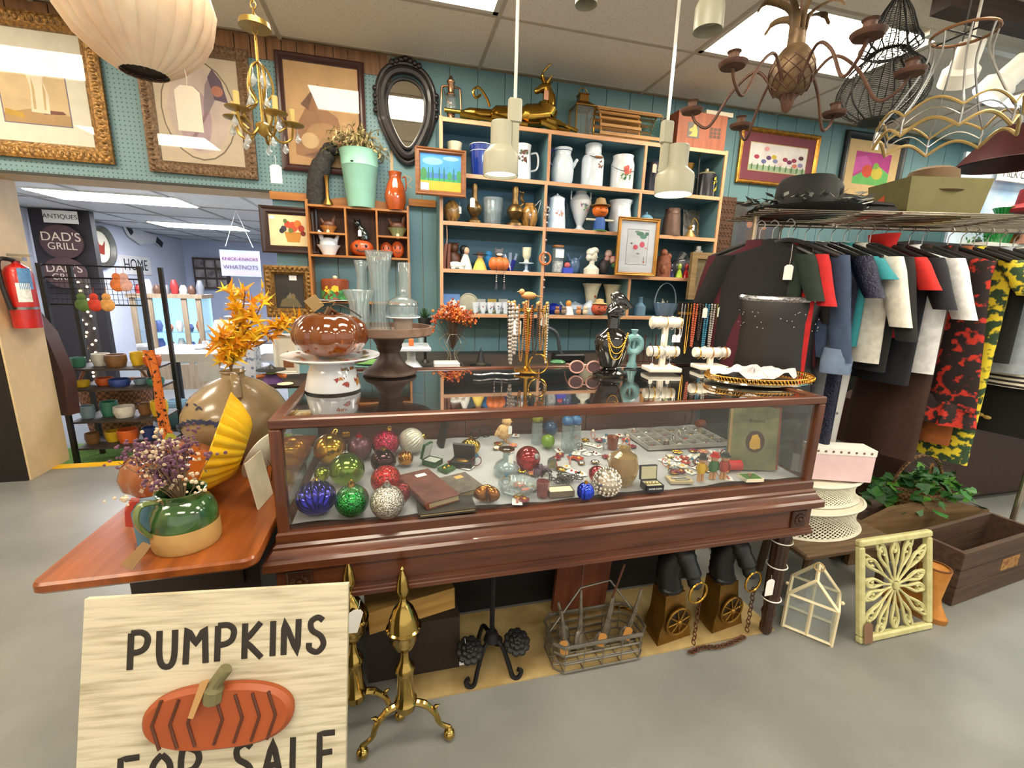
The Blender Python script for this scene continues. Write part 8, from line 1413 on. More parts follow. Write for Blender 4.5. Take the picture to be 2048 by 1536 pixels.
# cast iron grate
t = thing('iron_grate', 'chippy cream green cast iron floor grate with scrolled petals', 'grate', (1.985, 1.125, 0), rad(0)); gm_ = pm((196, 192, 140), .6, c2=(178, 172, 120), scale=30, bump=.2); W_, H_ = .2, .425
def bar(a_, b_, c_, d_): M().rbox(((a_ + b_) / 2, 0, (c_ + d_) / 2), (b_ - a_, .028, d_ - c_), .006).build('frame_bar', gm_, ro)
ro = M().tube([(0, -.004, H_ / 2 - .012), (0, -.004, H_ / 2 + .012)], .012, 10).build('centre_boss', gm_, t, rot=(-.2, 0, 0))
bar(-W_, W_, 0, .028); bar(-W_, W_, H_ - .028, H_); bar(-W_, -W_ + .028, .0285, H_ - .0285); bar(W_ - .028, W_, .0285, H_ - .0285)
for sx in (-1, 1):
    for sz in (-1, 1):
        for i, (a_, L, cu) in enumerate(((5, .155, .42), (20, .165, -.5), (33, .2, .5), (46, .225, -.5), (58, .215, .5), (71, .185, -.5), (85, .18, .42))):
            d = V((sx * cos(rad(a_)), 0, sz * sin(rad(a_)))); n2 = V((-d.z, 0, d.x)) * (sx * sz); c = V((0, 0, H_ / 2)); E_ = c + d * L
            M().tube(spline([c + d * .02, c + d * L * .45 + n2 * cu * .03, c + d * L * .8 + n2 * cu * .075, E_ + n2 * cu * .04, c + d * L * .86 + n2 * cu * .012, c + d * L * .78 + n2 * cu * .03], 5), [.0045] * 6 + [.007] * 12 + [.006] * 6 + [.009] * 2, 6).build('scroll', gm_, ro)
price_tag(ro, (-W_ + .03, -.02, .12), .07, (120, 90, 66), 'wooden_tag', string=.03)
# house lantern
fd = V((.092, -.117, 0)).normalized(); t = thing('house_lantern', 'small white framed glass house terrarium lantern', 'lantern', V((1.607, 1.203, 0)) + V((fd.y * -1, fd.x, 0)) * .075, math.atan2(fd.y, fd.x)); WL = pm((222, 210, 176), .55, var=.05); w2, d2, he, hr = .085, .075, .16, .26; s = .011
def stick(a_, b_): M().tube([a_, b_], .0075, 4).build('frame_bar', WL, t, smooth=0)
for sy in (-1, 1):
    y = sy * d2; stick((-w2, y, .008), (w2, y, .008)); stick((-w2, y, he), (w2, y, he)); stick((0, y, .008), (0, y, he)); stick((-w2, y, he), (0, y, hr)); stick((w2, y, he), (0, y, hr))
    for sx in (-1, 1): stick((sx * w2, y, .0), (sx * w2, y, he))
for sx in (-1, 1): stick((sx * w2, -d2, .008), (sx * w2, d2, .008)); stick((sx * w2, -d2, he), (sx * w2, d2, he)); M().ball((sx * (w2 + .012), 0, he), .008, 8, 6).build('knob', WL, t); M().bx(-.0, .0025, -d2, d2, .012, he).build('glass_pane', CLEAR, t, smooth=0, loc=(sx * w2, 0, 0))
stick((0, -d2, hr), (0, d2, hr)); M().ring((0, 0, hr + .022), .018, .003, 14, axis='y').build('hanging_loop', fl((190, 160, 110)), t)
for sy in (-1, 1): M().poly([(-w2, .012), (w2, .012), (w2, he), (0, hr), (-w2, he)], .002).build('glass_pane', CLEAR, t, loc=(0, sy * d2, 0))
for sx in (-1, 1): m = M(); m._add([(sx * w2, -d2, he), (0, -d2, hr), (0, d2, hr), (sx * w2, d2, he)], [(0, 1, 2, 3)]); m.build('roof_pane', CLEAR, t, smooth=0)
# work boot
t = thing('work_boot', 'single tan leather work boot standing behind the iron grate', 'boot', (2.245, 1.2, 0), rad(-75)); lt = pm((170, 110, 40), .6, c2=(196, 134, 60), scale=18, bump=.1); loft(m := M(), [(.01, 0, .24, .055, .048), (.008, 0, .17, .05, .045), (.0, 0, .1, .052, .045), (-.015, 0, .07, .075, .048), (-.03, 0, .045, .105, .048), (-.03, 0, .022, .115, .05)], 24, 2, .03); m.build('upper', lt, t, smooth=60); loft(m := M(), [(-.03, 0, .0235, .12, .054), (-.03, 0, .0, .118, .053)], 24, 2, 0); m.build('sole', pm((150, 100, 44), .7), t); M().lathe([(.052, 0), (.054, .012), (.046, .012)], 20, (.01, 0, .235), cap=False, sy=.88).build('collar', pm((110, 66, 26), .7), t); m = M()
for i in range(5): m.tube([(-.045 - .006 * i * 0, -.03, .1 + i * .026), (-.05, .0, .11 + i * .026), (-.045, .03, .1 + i * .026)], .003, 5)
m.build('laces', fl((120, 84, 40)), t)
# wooden crate and barrow with ivy basket
t = thing('wooden_crate', 'dark old wooden crate with a faded paper label', 'crate', (2.72, 1.33, 0), rad(6)); dw = wood((58, 40, 28), (86, 62, 44), .7)
for i in range(3): M().bx(-.3, .35, -.1, -.08, .004 + i * .09, .09 + i * .09).build('plank', dw, t, smooth=0); M().bx(-.3, .35, .08, .1, .004 + i * .09, .09 + i * .09).build('plank', dw, t, smooth=0)
for sx in (-.3, .33): M().bx(sx, sx + .02, -.08, .08, .004, .272).build('end_board', dw, t, smooth=0)
M().bx(-.28, .33, -.08, .08, .004, .02).build('bottom', dw, t, smooth=0); M().bx(.05, .2, -.1022, -.1, .11, .17).build('paper_label', pm((170, 130, 70), .8, c2=(120, 70, 40), scale=30), t, smooth=0); M().lathe([(.001, 0), (.028, 0), (.028, .02), (.001, .02)], 16).build('caster', STEEL, t, loc=(.36, -.1, .06), rot=(pi / 2, 0, 0))
t = thing('wooden_cradle', 'long curved end plank of a wooden trough behind the crate', 'trough', (2.62, 1.57, 0), rad(-4)); M().poly([(-.36, .0), (.5, .0), (.5, .26), (.3, .31), (.05, .33), (-.15, .31), (-.36, .22)], .025).build('side_plank', wood((92, 70, 44), (126, 98, 64), .7), t, loc=(0, -.02, .0)); M().bx(-.36, .5, .0, .3, .18, .2).build('bed_plank', dw, t, smooth=0); M().bx(-.36, .5, .28, .3, 0, .3).build('back_plank', dw, t, smooth=0)
t = thing('ivy_basket', 'wicker basket overflowing with green artificial ivy and a paper tag', 'plant', (2.82, 1.67, .2008)); wk = pattern((140, 104, 64), (84, 58, 34), 60, .5, .8, 'weave'); M().lathe(cup([(.001, 0), (.16, 0), (.2, .14)]), 28, sy=.6).build('basket', wk, t); M().tube([(.19 * cos(pi * i / 12), 0, .13 + .2 * sin(pi * i / 12)) for i in range(13)], .009, 6).build('handle', wk, t); random.seed(12)
def ivy(s):
    m = M(); o = [(0, -.5), (.5, -.45), (.85, -.05), (.5, .15), (.35, .5), (0, 1), (-.35, .5), (-.5, .15), (-.85, -.05), (-.5, -.45)]; m._add([(x * s, y * s, .12 * s * abs(x)) for x, y in o] + [(0, 0, 0)], [(i, (i + 1) % 10, 10) for i in range(10)]); return m
lv = [ivy(.045).build('ivy_leaf', pm(c_, .5, var=.2, scale=40), t, smooth=0) for c_ in ((34, 84, 34), (52, 112, 44), (96, 160, 60))]
for i in range(150):
    lf = lv[i % 3] if i < 3 else lv[random.choice((0, 0, 1, 1, 2))].copy()
    if i > 2: col.objects.link(lf); lf.parent = t
    a_ = random.uniform(0, 6.3); r_ = random.uniform(.03, .3) ; lf.location = (r_ * cos(a_) * 1.15, r_ * sin(a_) * .6 - .04, max(.03, .26 - .55 * r_ + random.gauss(0, .03))); lf.rotation_euler = (random.uniform(-.9, .9), random.uniform(-.7, .7), random.uniform(0, 6)); lf.scale = (random.uniform(.6, 1.2),) * 3
price_tag(t, (.03, -.03, .31), .05, (150, 104, 60), 'kraft_tag', string=.02)
t = thing('black_suitcase', 'old black suitcase standing under the hanging clothes', 'suitcase', (2.3, 2.05, 0)); M().rbox((0, 0, .25), (.75, .3, .5), .02).build('shell', pm((18, 17, 18), .6), t); M().tube(spline([(-.08, -.16, .42), (-.06, -.19, .42), (.06, -.19, .42), (.08, -.16, .42)], 4), .009, 6).build('handle', BLACK, t)
tag(M().rbox((0, 0, .36), (1.5, .5, .72), .05).build('leather_trunk', pm((50, 24, 16), .5, var=.15), loc=(3.85, 2.2, 0)), 'brown leather covered trunk at the end of the clothes rack', 'trunk')
# ---------------------------------------------------------------- behind the counter
def BP(x, w_, yt, Y, z=BCZ): p_ = V((AY(x, 680, Y).x, Y, z + .0008)); return p_, AY(x, yt, Y).z - p_.z, w_ * PXM(p_) / 2
p, h, R = BP(905, 60, 668, 2.85); t = thing('wire_vase', 'scrolled thin wire vase frame holding orange berries', 'vase', p); m = M()
for i in range(6): a = i * pi / 3; m.tube(spline([(R * .7 * cos(a), R * .7 * sin(a), .003), (R * .25 * cos(a), R * .25 * sin(a), h * .35), (R * .9 * cos(a), R * .9 * sin(a), h * .75), (R * .4 * cos(a), R * .4 * sin(a), h * 1.0)], 4), .0022, 5)
m.ring((0, 0, .003), R * .7, .0022, 20).ring((0, 0, h), R * .4, .0022, 20).build('wire_frame', pm((150, 140, 120), .4, .6), t)
q = thing('berry_bouquet', 'bunch of orange autumn berries and small leaves in the wire vase', 'flowers', p + V((0, 0, h * .5))); m = M(); b_ = M(); random.seed(77)
for i in range(60):
    a = random.uniform(0, 6.3); r_ = random.uniform(.02, .15); tip = V((r_ * cos(a), r_ * sin(a) * .7, h * .55 + .16 - r_ * .5 + random.gauss(0, .02))); m.tube([(0, 0, 0), tip * .5 + V((0, 0, .03)), tip], .0012, 4)
    for j in range(9): b_.mi = j % 3; b_.ball(tip + V((random.gauss(0, .016), random.gauss(0, .016), random.gauss(0, .016))), random.uniform(.004, .009), 6, 4)
m.build('twigs', fl((84, 60, 40)), q); stuff(b_.build('berries', [pm((200, 84, 20), .4), pm((222, 126, 40), .4), pm((150, 60, 24), .5)], q))
p, h, R = BP(962, 44, 695, 2.85); t = thing('witch_hat', 'small black felt witch hat with bent tip', 'hat', p); M().lathe([(.001, 0), (R, 0), (R, .003), (R * .45, .008), (R * .3, h * .4), (R * .12, h * .8), (.001, h)], 24).build('felt', BLACK, t); M().lathe([(R * .47, .008), (R * .42, .02)], 24, cap=False).build('band', fl((70, 60, 40)), t)
p, h, R = BP(822, 86, 690, 2.75); t = thing('square_cake_stand', 'white milk glass square cake stand with a fluted pedestal', 'cake stand', p); M().lathe([(.001, 0), (R * .55, 0), (R * .5, .01), (R * .2, h * .4), (R * .2, h * .75), (R * .4, h * .82), (.001, h * .82)], 32, ribs=12, amp=.06).build('pedestal', PORC, t); M().rbox((0, 0, h * .91), (R * 1.7, R * 1.7, h * .18), .006).build('plate', PORC, t)
tag(M().rbox((0, 0, .02), (.03, .03, .04), .004).build('orange_candle', fl((200, 100, 40)), loc=p + V((.0, -.03, h + .001))), 'small orange cube candle on the white square cake stand', 'candle'); vessel('shot_glass', 'little clear shot glass on the white square cake stand', 'glass', p + V((.06, 0, h + .001)), .06, .02, [(.02, 0), (.8, 0), (1, 1)], CLEAR)
p, h, R = BP(742, 100, 690, 2.78); t = thing('leaf_plate_stack', 'stacked serving plates with a green leaf dish on top', 'plates', p)
for i, c_ in enumerate(((222, 220, 210), (140, 190, 180), (130, 180, 90))): M().lathe([(.001, i * .016), (R * .5, i * .016), (R * (1 - .12 * i), i * .016 + .012), (R * (1 - .12 * i), i * .016 + .015), (.001, i * .016 + .008)], 28, sy=.7).build('plate', pm(c_, .25, coat=.4), t)
p, h, R = BP(850, 40, 605, 3.0); t = thing('spiky_plant', 'small dark green spiky artificial plant in a black pot on a tall stand', 'plant', p); M().lathe([(.001, 0), (.03, 0), (.01, .02), (.01, h * .6), (.04, h * .62), (.045, h * .75), (.001, h * .75)], 16).build('stand_pot', BLACK, t); m = M()
for i in range(60): a = random.uniform(0, 6.3); e_ = random.uniform(.2, 1.4); m.tube([(0, 0, h * .74), (.05 * cos(a) * cos(e_), .05 * sin(a) * cos(e_), h * .74 + .07 * sin(e_))], [.004, .0006], 4)
stuff(m.build('needles', fl((40, 74, 40)), t))
p, h, R = BP(1125, 90, 652, 2.95); t = thing('iron_toy', 'black cast iron toy with a curved grey arm behind the jewellery tree', 'toy', p); M().tube(spline([(-R, 0, h), (-R * .3, 0, h * .8), (0, 0, .05), (R * .8, 0, .03)], 5), .014, 8).build('curved_arm', pm((60, 66, 70), .4), t); M().rbox((R * .3, 0, .03), (R * 1.4, .1, .058), .01).build('body', BLACK, t)
p, h, R = BP(1285, 60, 670, 2.9); t = thing('letter_rack', 'small dark red wire letter rack', 'rack', p); m = M()
for i in range(6): m.tube([(-R + i * R * .4, 0, .003), (-R + i * R * .4, 0, h * (.7 + .3 * (i % 2)))], .004, 5)
m.tube([(-R, 0, .004), (R, 0, .004)], .004).build('bars', pm((80, 30, 24), .5), t)
p, h, R = BP(940, 60, 716, 2.78); tag(M().rbox((0, 0, .02), (.16, .1, .04), .006).build('white_box', WHITE, loc=p + V((-.15, 0, 0))), 'low white cardboard box behind the cake stands', 'box')
# console left of the cabinet
t = thing('console_table', 'dark narrow console table behind the stoneware jug', 'table', (-.42, 2.42, 0)); M().bx(-.42, .36, -.16, .16, 0.87, .88).build('top', dk, t, smooth=0)
for sx in (-.4, .32):
    for sy in (-.14, .12): M().bx(sx, sx + .03, sy, sy + .03, 0, .87).build('leg', dk, t, smooth=0)
def CO(x, w_, yt, Y=2.42): return BP(x, w_, yt, Y, .88)
p, h, R = CO(537, 60, 728, 2.36); t = thing('witch_doll', 'witch rag doll in black hat with green face and purple skirt', 'doll', p); M().lathe([(.001, 0), (R * .7, 0), (R * .35, h * .45), (.001, h * .5)], 16).build('skirt', fl((84, 50, 110)), t); M().ball((0, -.01, h * .58), (R * .3, R * .3, h * .14), 12, 8).build('head', fl((140, 180, 110)), t); M().lathe([(R * .9, h * .68), (R * .9, h * .7), (R * .3, h * .76), (.001, h)], 18).build('hat', BLACK, t); M().tube([(-R * .9, 0, h * .3), (0, 0, h * .42), (R * .9, 0, h * .32)], R * .14, 7).build('arms', fl((206, 120, 60)), t)
p, h, R = CO(563, 30, 766, 2.3); t = thing('toadstool', 'cream capped toadstool ornament', 'figurine', p); M().lathe([(.001, 0), (R * .5, 0), (R * .35, h * .6), (.001, h * .6)], 14).build('stalk', fl((150, 130, 90)), t); M().lathe([(R, h * .55), (R * .95, h * .7), (R * .5, h * .95), (.001, h)], 18).build('cap', CREAM, t)
p, h, R = CO(487, 62, 690, 2.5); tag(M().lathe([(.001, 0), (R, 0), (R, h), (.001, h)], 4, phase=pi / 4).build('damask_box', pattern((190, 198, 214), (110, 124, 160), 40, .3, .6), loc=p, smooth=0), 'tall box covered in blue and white damask paper', 'box')
picture('white_framed_house', 'white box frame with a tiny brown house picture behind the pumpkin stand', (552, 747), (600, 748), (596, 668), 2.5, 6, WHITE, [('r', 0, 0, 1, 1, (214, 206, 190)), ('p', [(.3, .1), (.9, .1), (.9, .4), (.6, .6), (.3, .4)], (130, 84, 50))], pane=False)
# ---------------------------------------------------------------- doorway: extinguisher, rack, scarf
b = AX(58, 655, OX0 + .075); t = thing('fire_extinguisher', 'red fire extinguisher with black hose mounted on the beige door jamb', 'fire extinguisher', b); k = PXM(b); rdm = pm((176, 26, 22), .3, coat=.4); h = AX(38, 530, OX0 + .075).z - b.z; R = .07
M().lathe([(.001, 0), (R, 0), (R, h * .86), (R * .8, h * .96), (R * .3, h * 1.02), (R * .3, h * 1.06), (.001, h * 1.06)], 28).build('cylinder', rdm, t); M().tube(spline([(0, -.02, h * 1.07), (-.03, -.085, h * 1.06), (-.035, -.09, h * .7), (-.015, -.085, h * .3)], 5), .013, 8).build('hose', BLACK, t); M().bx(-.03, .05, -.02, .02, h * 1.06, h * 1.12).bx(-.03, .09, -.015, .015, h * 1.13, h * 1.17).build('valve_lever', STEEL, t, smooth=0); M().lathe([(R * 1.01, h * .3), (R * 1.02, h * .34)], 28, cap=False).build('strap', STEEL, t)
for z0, z1, c_, a0 in ((.42, .72, (226, 226, 222), -20), (.62, .95, (90, 140, 190), -5)): m = M(); m._add([(R * 1.012 * cos(rad(a0 - 55 + 55 * i / 8)), R * 1.012 * sin(rad(a0 - 55 + 55 * i / 8)), h * z) for z in (z0, z1) for i in range(9)], [(i, i + 1, 10 + i, 9 + i) for i in range(8)]); m.build('label', pm(c_, .6, var=.15, scale=60), t)
M().bx(-.072, -.06, -.03, .03, h * .2, h * .9).build('wall_bracket', STEEL, t, smooth=0)
tag(M().poly([(0, 0), (.2, 0), (.22, .3), (.14, .62), (0, .82)], .09).build('brown_table_leaf', pm((70, 38, 26), .5, var=.1), loc=AY(92, 830, 3.95) + V((0, .1, 0)), rot=(0, 0, -.3)), 'curved brown table leaf leaning in the doorway', 'board')
t = thing('black_display_rack', 'black metal grid display rack with shelves in the doorway', 'rack', (-2.0, 4.15, BZ)); a, b2 = AY(85, 545, 4.15), AY(283, 545, 4.15); zt_ = AY(200, 530, 4.15).z - BZ; X0, X1 = a.x + 2.0, b2.x + 2.0
for x in (X0, X1):
    for y in (-.02, .3): M().bx(x - .015, x + .015, y - .015, y + .015, 0, zt_).build('post', BLACK, t, smooth=0)
m = M()
for z in (zt_ - .01, zt_ - .1, zt_ - .3): m.tube([(X0, 0, z), (X1, 0, z)], .006, 5)
for i in range(22): x = X0 + (X1 - X0) * i / 21; m.tube([(x, 0, zt_ - .3), (x, 0, zt_ - .1)], .002, 4)
for i in range(4): m.tube([(X0, 0, zt_ - .14 - i * .04), (X1, 0, zt_ - .14 - i * .04)], .002, 4)
m.build('grid_panel', BLACK, t)
sz = [AY(200, y, 4.2).z - BZ for y in (735, 775, 838, 890)]
for z in sz: M().bx(X0, X1, -.02, .32, z - .015, z).build('shelf', pm((60, 50, 44), .6), t, smooth=0)
random.seed(14); kinds = [('green_pot', (60, 120, 96), 'pot'), ('blue_pot', (50, 70, 130), 'pot'), ('yellow_lid_tin', (214, 176, 40), 'tin'), ('white_crock', (206, 200, 186), 'crock'), ('patterned_mug', (120, 140, 150), 'mug'), ('orange_dish', (206, 96, 40), 'dish'), ('wicker_bowl', (120, 84, 50), 'bowl')]
for j, z in enumerate(sz):
    for i in range(5):
        nm_, c_, ct_ = kinds[(i * 3 + j * 2) % 7]; x = X0 + .06 + (X1 - X0 - .12) * i / 4; hh = (.1, .06, .12, .11)[j] * random.uniform(.7, 1.1); vessel(nm_, '%s %s on the %s shelf of the black rack' % (nm_.split('_')[0], nm_.split('_', 1)[1].replace('_', ' '), ('top', 'second', 'third', 'lowest')[j]), ct_, V((-2.0 + x, 4.15 + .1 + .05 * (i % 2), BZ + z + .001)), hh, .05 + .012 * (i % 3), [(.02, 0), (.8, 0), (1, .5), (.95, 1)], pm(c_, .4, var=.15), 18, group='crockery on the black rack')
for i, (x, c_, lb_) in enumerate(((215, (206, 150, 80), 'carved wooden ornament'), (235, (214, 120, 60), 'scarecrow ornament'), (190, (200, 60, 40), 'red ornament'), (250, (220, 170, 160), 'pink donut ornament'), (165, (90, 120, 60), 'green ornament'))): b3 = AY(x, 610 - 40 * (i % 2), 4.12); tag(M().ball((0, 0, 0), (.05, .012, .05), 12, 8).ball((0, 0, .06), (.03, .01, .03), 10, 7).tube([(0, 0, .08), (0, .01, .13)], .002, 4).build('hanging_ornament', pm(c_, .6, var=.2, scale=30), loc=b3), lb_ + ' hanging on the black grid panel', 'ornament')
a, b2 = AY(293, 700, 4.1), AY(320, 880, 4.1); m = M(); m.grid(lambda u, v: V((a.x - .02 + u * .075 + .06 * v + .012 * sin(6 * v), 4.08 + .012 * sin(u * 9 + v * 5), a.z + (b2.z - a.z) * v)), 8, 20); m.grid(lambda u, v: V((a.x - .02 + (1 - u) * .075 + .06 * v + .012 * sin(6 * v), 4.085 + .012 * sin((1 - u) * 9 + v * 5), a.z + (b2.z - a.z) * v)), 8, 20); tag(m.build('leopard_scarf', pattern((206, 110, 40), (40, 24, 16), 38, .42, .8, 'noise')), 'long orange leopard print scarf hanging from the black rack', 'scarf')
# ---------------------------------------------------------------- back room
t = thing('cloth_table', 'long table under a white cloth with a small notice hanging', 'table', (-1.9, 5.75, BZ)); M().bx(-.75, .95, -.35, .4, .72, .75).build('tablecloth_top', WHITE, t, smooth=0); M().bx(-.75, .95, -.355, -.35, .66, .745).build('cloth_edge', WHITE, t, smooth=0); M().bx(-.2, .1, -.36, -.356, .45, .66).build('notice', PAPER, t, smooth=0)
for x in (-.7, .88):
    for y in (-.3, .33): M().bx(x, x + .04, y, y + .04, 0, .72).build('leg', BLACK, t, smooth=0)
TZ2 = BZ + .7508
for i, (x, w_, hh, c_, lb_) in enumerate(((345, 14, .06, (222, 220, 214), 'white tea light cup'), (400, 26, .05, (226, 224, 220), 'white oval dish'), (412, 12, .09, (230, 228, 224), 'white cream jug'), (430, 10, .1, (222, 216, 206), 'white salt cellar'), (290, 30, .06, (214, 216, 220), 'white folded tray'))): p_ = V((AY(x, 695, 5.75).x, 5.75, TZ2)); vessel('white_china', lb_ + ' on the cloth covered table', 'china', p_, hh, w_ * PXM(p_) / 2, [(.02, 0), (.7, 0), (1, .6), (.9, 1)], PORC, 16)
pa = AY(272, 700, 7.0); pb = AY(398, 590, 7.0); t = thing('lit_display_cabinet', 'lit glass fronted oak display cabinet with shelves of china', 'display cabinet', ((pa.x + pb.x) / 2, 7.2, BZ)); w2 = (pb.x - pa.x) / 2; ht = pb.z - BZ; ok2 = wood((130, 112, 90), (160, 142, 118), .5, 2)
M().bx(-w2, w2, -.18, .18, 0, .35).build('plinth', ok2, t, smooth=0); M().bx(-w2 - .03, w2 + .03, -.2, .2, ht - .05, ht).build('cornice', ok2, t, smooth=0)
for x in (-w2, -.22, .18, w2 - .06): M().bx(x, x + .06, -.18, -.15, .35, ht - .05).build('stile', ok2, t, smooth=0)
M().bx(-w2, w2, .16, .18, .35, ht - .05).build('lit_back', lamp_mat((170, 215, 240), .9), t, smooth=0)
for x in (-w2, w2 - .02): M().bx(x, x + .02, -.15, .16, .35, ht - .05).build('side_glass', CLEAR, t, smooth=0)
for z in (.55, .8): M().bx(-w2 + .02, w2 - .02, -.14, .15, z - .01, z).build('glass_shelf', glass((200, 225, 235), .3), t, smooth=0)
for i in range(12): x = -w2 + .1 + (2 * w2 - .2) * (i % 6) / 5; vessel('cabinet_china', '%s china piece on the %s shelf of the lit cabinet' % (('white', 'blue', 'tan')[i % 3], ('lower', 'upper')[i // 6]), 'china', V((t.location.x + x, 7.18, BZ + (.551, .801)[i // 6])), .1 + .05 * (i % 2), .05, [(.02, 0), (.6, 0), (1, .5), (.6, 1)], pm(((206, 200, 190), (90, 110, 170), (190, 120, 80))[i % 3], .3), 14, group='china in the lit cabinet')
for i in range(8): x = -w2 + .05 + (2 * w2 - .1) * i / 7; vessel('cabinet_top_jar', 'small %s jar standing on top of the lit display cabinet' % ('red', 'white', 'brown', 'grey')[i % 4], 'jar', V((t.location.x + x, 7.2, BZ + ht + .001)), .12 + .07 * (i % 3 == 1), .05, [(.02, 0), (.8, 0), (1, .5), (.5, 1)], pm(((150, 40, 40), (214, 206, 196), (90, 60, 44), (120, 124, 130))[i % 4], .4), 14, group='jars on the lit cabinet')
def board_sign(name, label, x, y, w_, h_, Y, c_, txt, tc, shape='r', size=.5):
    b = AY(x, y, Y) if Y < 11 else AX(x, y, BX0 + .001); k = PXM(b); t = thing(name, label, 'sign', b - V((0, 0, h_ * k / 2)), rad(90) if Y > 11 else 0); w_ *= 1 if Y < 11 else 1.7; W, H = w_ * k, h_ * k
    M().poly([(-W / 2, 0), (W / 2, 0), (W / 2, H), (-W / 2, H)] if shape == 'r' else ell(0, H / 2, W / 2, H / 2, 28), .02).build('board', c_ if not isinstance(c_, tuple) else fl(c_), t)
    for i, (tx, f) in enumerate(txt): text_mesh(tx, H * size * f, fl(tc), t, (0, -.0215, H / 2 + (len(txt) / 2 - i - .5) * H * size * .75))
    return t
blk = struct(M().bx(AY(70, 500, 7.6).x, AY(190, 500, 7.6).x, 7.6, 7.7, BZ, BC).build('wall_partition', fl((40, 36, 36)), smooth=0))
board_sign('grill_sign', 'round dark brown wooden sign reading grill in the back room, upper one', 125, 484, 72, 66, 7.55, (74, 50, 50), [("DAD'S", 1.), ('GRILL', .8)], (214, 196, 170), 'o', .36); board_sign('grill_sign', 'round dark brown wooden sign in the back room partly hidden by the grid rack', 132, 546, 72, 60, 7.5, (74, 50, 50), [("DAD'S", 1.), ('GRILL', .8)], (200, 180, 160), 'o', .36)
board_sign('antiques_sign', 'narrow black and white antiques sign high in the back room', 122, 434, 56, 24, 7.5, (214, 208, 196), [('ANTIQUES', 1.)], (30, 30, 30), 'r', .5)
board_sign('home_sign', 'framed white farmhouse sign with home lettering on the far wall', 270, 531, 66, 36, 12.1, (226, 222, 216), [('HOME', 1.)], (40, 40, 44), 'r', .85)
t = board_sign('knick_knacks_sign', 'pastel rainbow board sign hung by a string from the ceiling', 482, 527, 70, 50, 6.3, pm((226, 190, 214), .7, c2=(150, 205, 220), scale=2.2, stretch=(.2, 1, 3)), [('KNICK-KNACKS', .42), ('WHATNOTS', .52)], (96, 84, 130), 'r', .42); hh = BC - t.location.z; M().tube([(-.15, 0, .35), (0, 0, hh - .03), (.15, 0, .35)], .004, 4).build('string', WHITE, t)
q = AX(205, 494, BX0 + .06); k = .011; t = thing('rooster_tray', 'round galvanised tray with a painted rooster on the back room wall', 'tray', V((BX0 + .02, q.y, q.z)), rad(90)); M().lathe([(.001, 0), (.3, 0), (.34, .07), (.32, .07), (.28, .012), (.001, .012)], 36).build('tray', pm((120, 118, 110), .4, .6), t, rot=(pi / 2, 0, 0)); M().lathe([(.001, .013), (.25, .013), (.25, .015), (.001, .015)], 30).build('painted_face', fl((222, 214, 190)), t, rot=(pi / 2, 0, 0)); M().poly([(-.1, -.1), (.06, -.12), (.12, .1), (.04, .02), (-.04, .04), (-.1, .16), (-.15, .08)], .004).build('rooster', fl((150, 50, 36)), t, loc=(0, -.02, 0))
q = AX(290, 478, BX0 + .05); t = thing('cow_cutout', 'flat black and white cow cut-out on the back room wall', 'wall art', V((BX0 + .03, q.y, q.z - .12)), rad(90)); M().poly([(-.7, .35), (-.55, .12), (-.2, .0), (.4, .08), (.6, .0), (.7, .12), (.45, .22), (0, .26), (-.4, .3)], .03).build('body', fl((214, 212, 208)), t); M().poly([(-.7, .35), (-.5, .14), (-.4, .2), (-.45, .29)], .032).build('patch', BLACK, t, loc=(0, -.001, 0)); M().poly([(.38, .09), (.6, .0), (.68, .11), (.45, .21)], .032).build('head_patch', BLACK, t, loc=(0, -.001, 0))
b = AY(424, 547, 12.1); t = thing('shadow_box', 'dark wooden nine-hole shadow box with little ornaments on the far wall', 'shelf', b); s = PXM(b) * 30; M().bx(-s, s, -.06, .08, -s, s).build('case', wood((50, 34, 28), (70, 48, 38), .5), t, smooth=0)
for i in range(9): M().bx(-s * .9 + s * .63 * (i % 3), -s * .38 + s * .63 * (i % 3), -.062, -.06, -s * .88 + s * .63 * (i // 3), -s * .4 + s * .63 * (i // 3)).build('pigeonhole', pm((150, 144, 140), .6, c2=(84, 74, 70), scale=6), t, smooth=0)
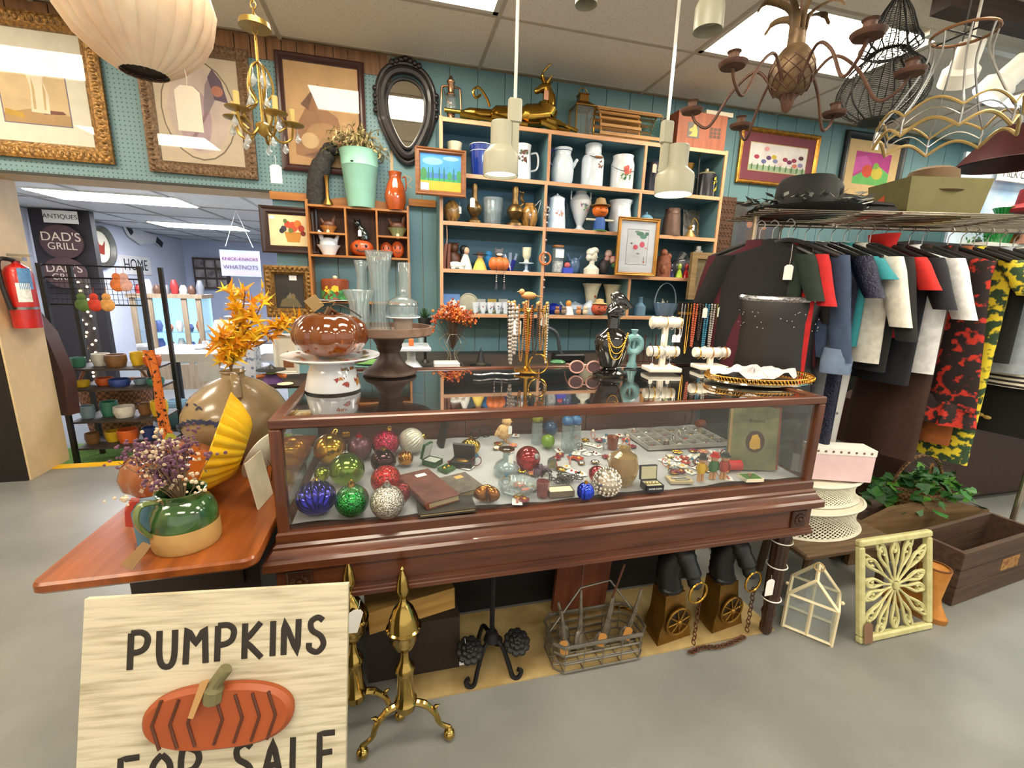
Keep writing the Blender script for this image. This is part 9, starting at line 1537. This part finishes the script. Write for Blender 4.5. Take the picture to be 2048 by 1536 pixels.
p_ = V((AY(450, 665, 6.0).x, 6.0, TZ2)); t = thing('cream_table_lamp', 'small table lamp with a cream pleated shade on the white table', 'lamp', p_); h = AY(450, 640, 6.0).z - TZ2; M().lathe([(.001, 0), (.06, 0), (.02, .02), (.03, h * .4), (.015, h * .6), (.001, h * .62)], 16).build('base', CREAM, t); M().lathe([(.14, h * .5), (.09, h)], 24, cap=False).build('shade', pm((222, 210, 180), .8), t)
t = thing('string_light_post', 'dark post wrapped with a string of warm fairy lights in the back room', 'post', (AY(190, 700, 6.6).x, 6.6, BZ)); M().bx(-.05, .05, -.04, .04, 0, 1.5).build('post', fl((44, 36, 32)), t, smooth=0)
for i in range(26): M().ball((.06 * sin(i * 1.9), -.05, .2 + i * .05), .014, 6, 4).build('bulb', lamp_mat((255, 220, 170), 5), t)
b = AY(480, 620, 5.2); t = thing('hanging_wire_tree', 'tall white wire display of small ornaments behind the yellow leaves', 'rack', (b.x, 5.2, BZ)); M().lathe([(.001, 0), (.2, 0), (.03, .03), (.02, b.z - BZ + .2), (.001, b.z - BZ + .2)], 14).build('pole', WHITE, t)
for i in range(7): M().lathe([(.001, 0), (.24 - .02 * i, 0), (.25 - .02 * i, .02), (.001, .022)], 20, (0, 0, .5 + i * .13)).build('tier', pm((206, 206, 210), .4, c2=(150, 150, 160), scale=20), t)
q = V((AY(225, 735, 4.9).x, 4.9, BZ)); t = thing('wicker_hamper', 'large wicker basket with an arched handle behind the black rack', 'basket', q); M().lathe(cup([(.001, 0), (.22, 0), (.28, .55)]), 28).build('basket', pattern((140, 92, 56), (84, 54, 32), 36, .5, .8, 'weave'), t); M().tube([(.27 * cos(pi * i / 12), 0, .55 + .22 * sin(pi * i / 12)) for i in range(13)], .014, 6).build('handle', fl((110, 70, 42)), t)
tag(M().ball((0, 0, .16), (.2, .18, .16), 20, 10).build('yarn_ball', pattern((96, 128, 138), (60, 90, 104), 24, .5, .9, 'stripe'), loc=(AY(352, 800, 5.15).x, 5.15, BZ)), 'big teal ball of wrapped yarn on the back room floor', 'yarn')
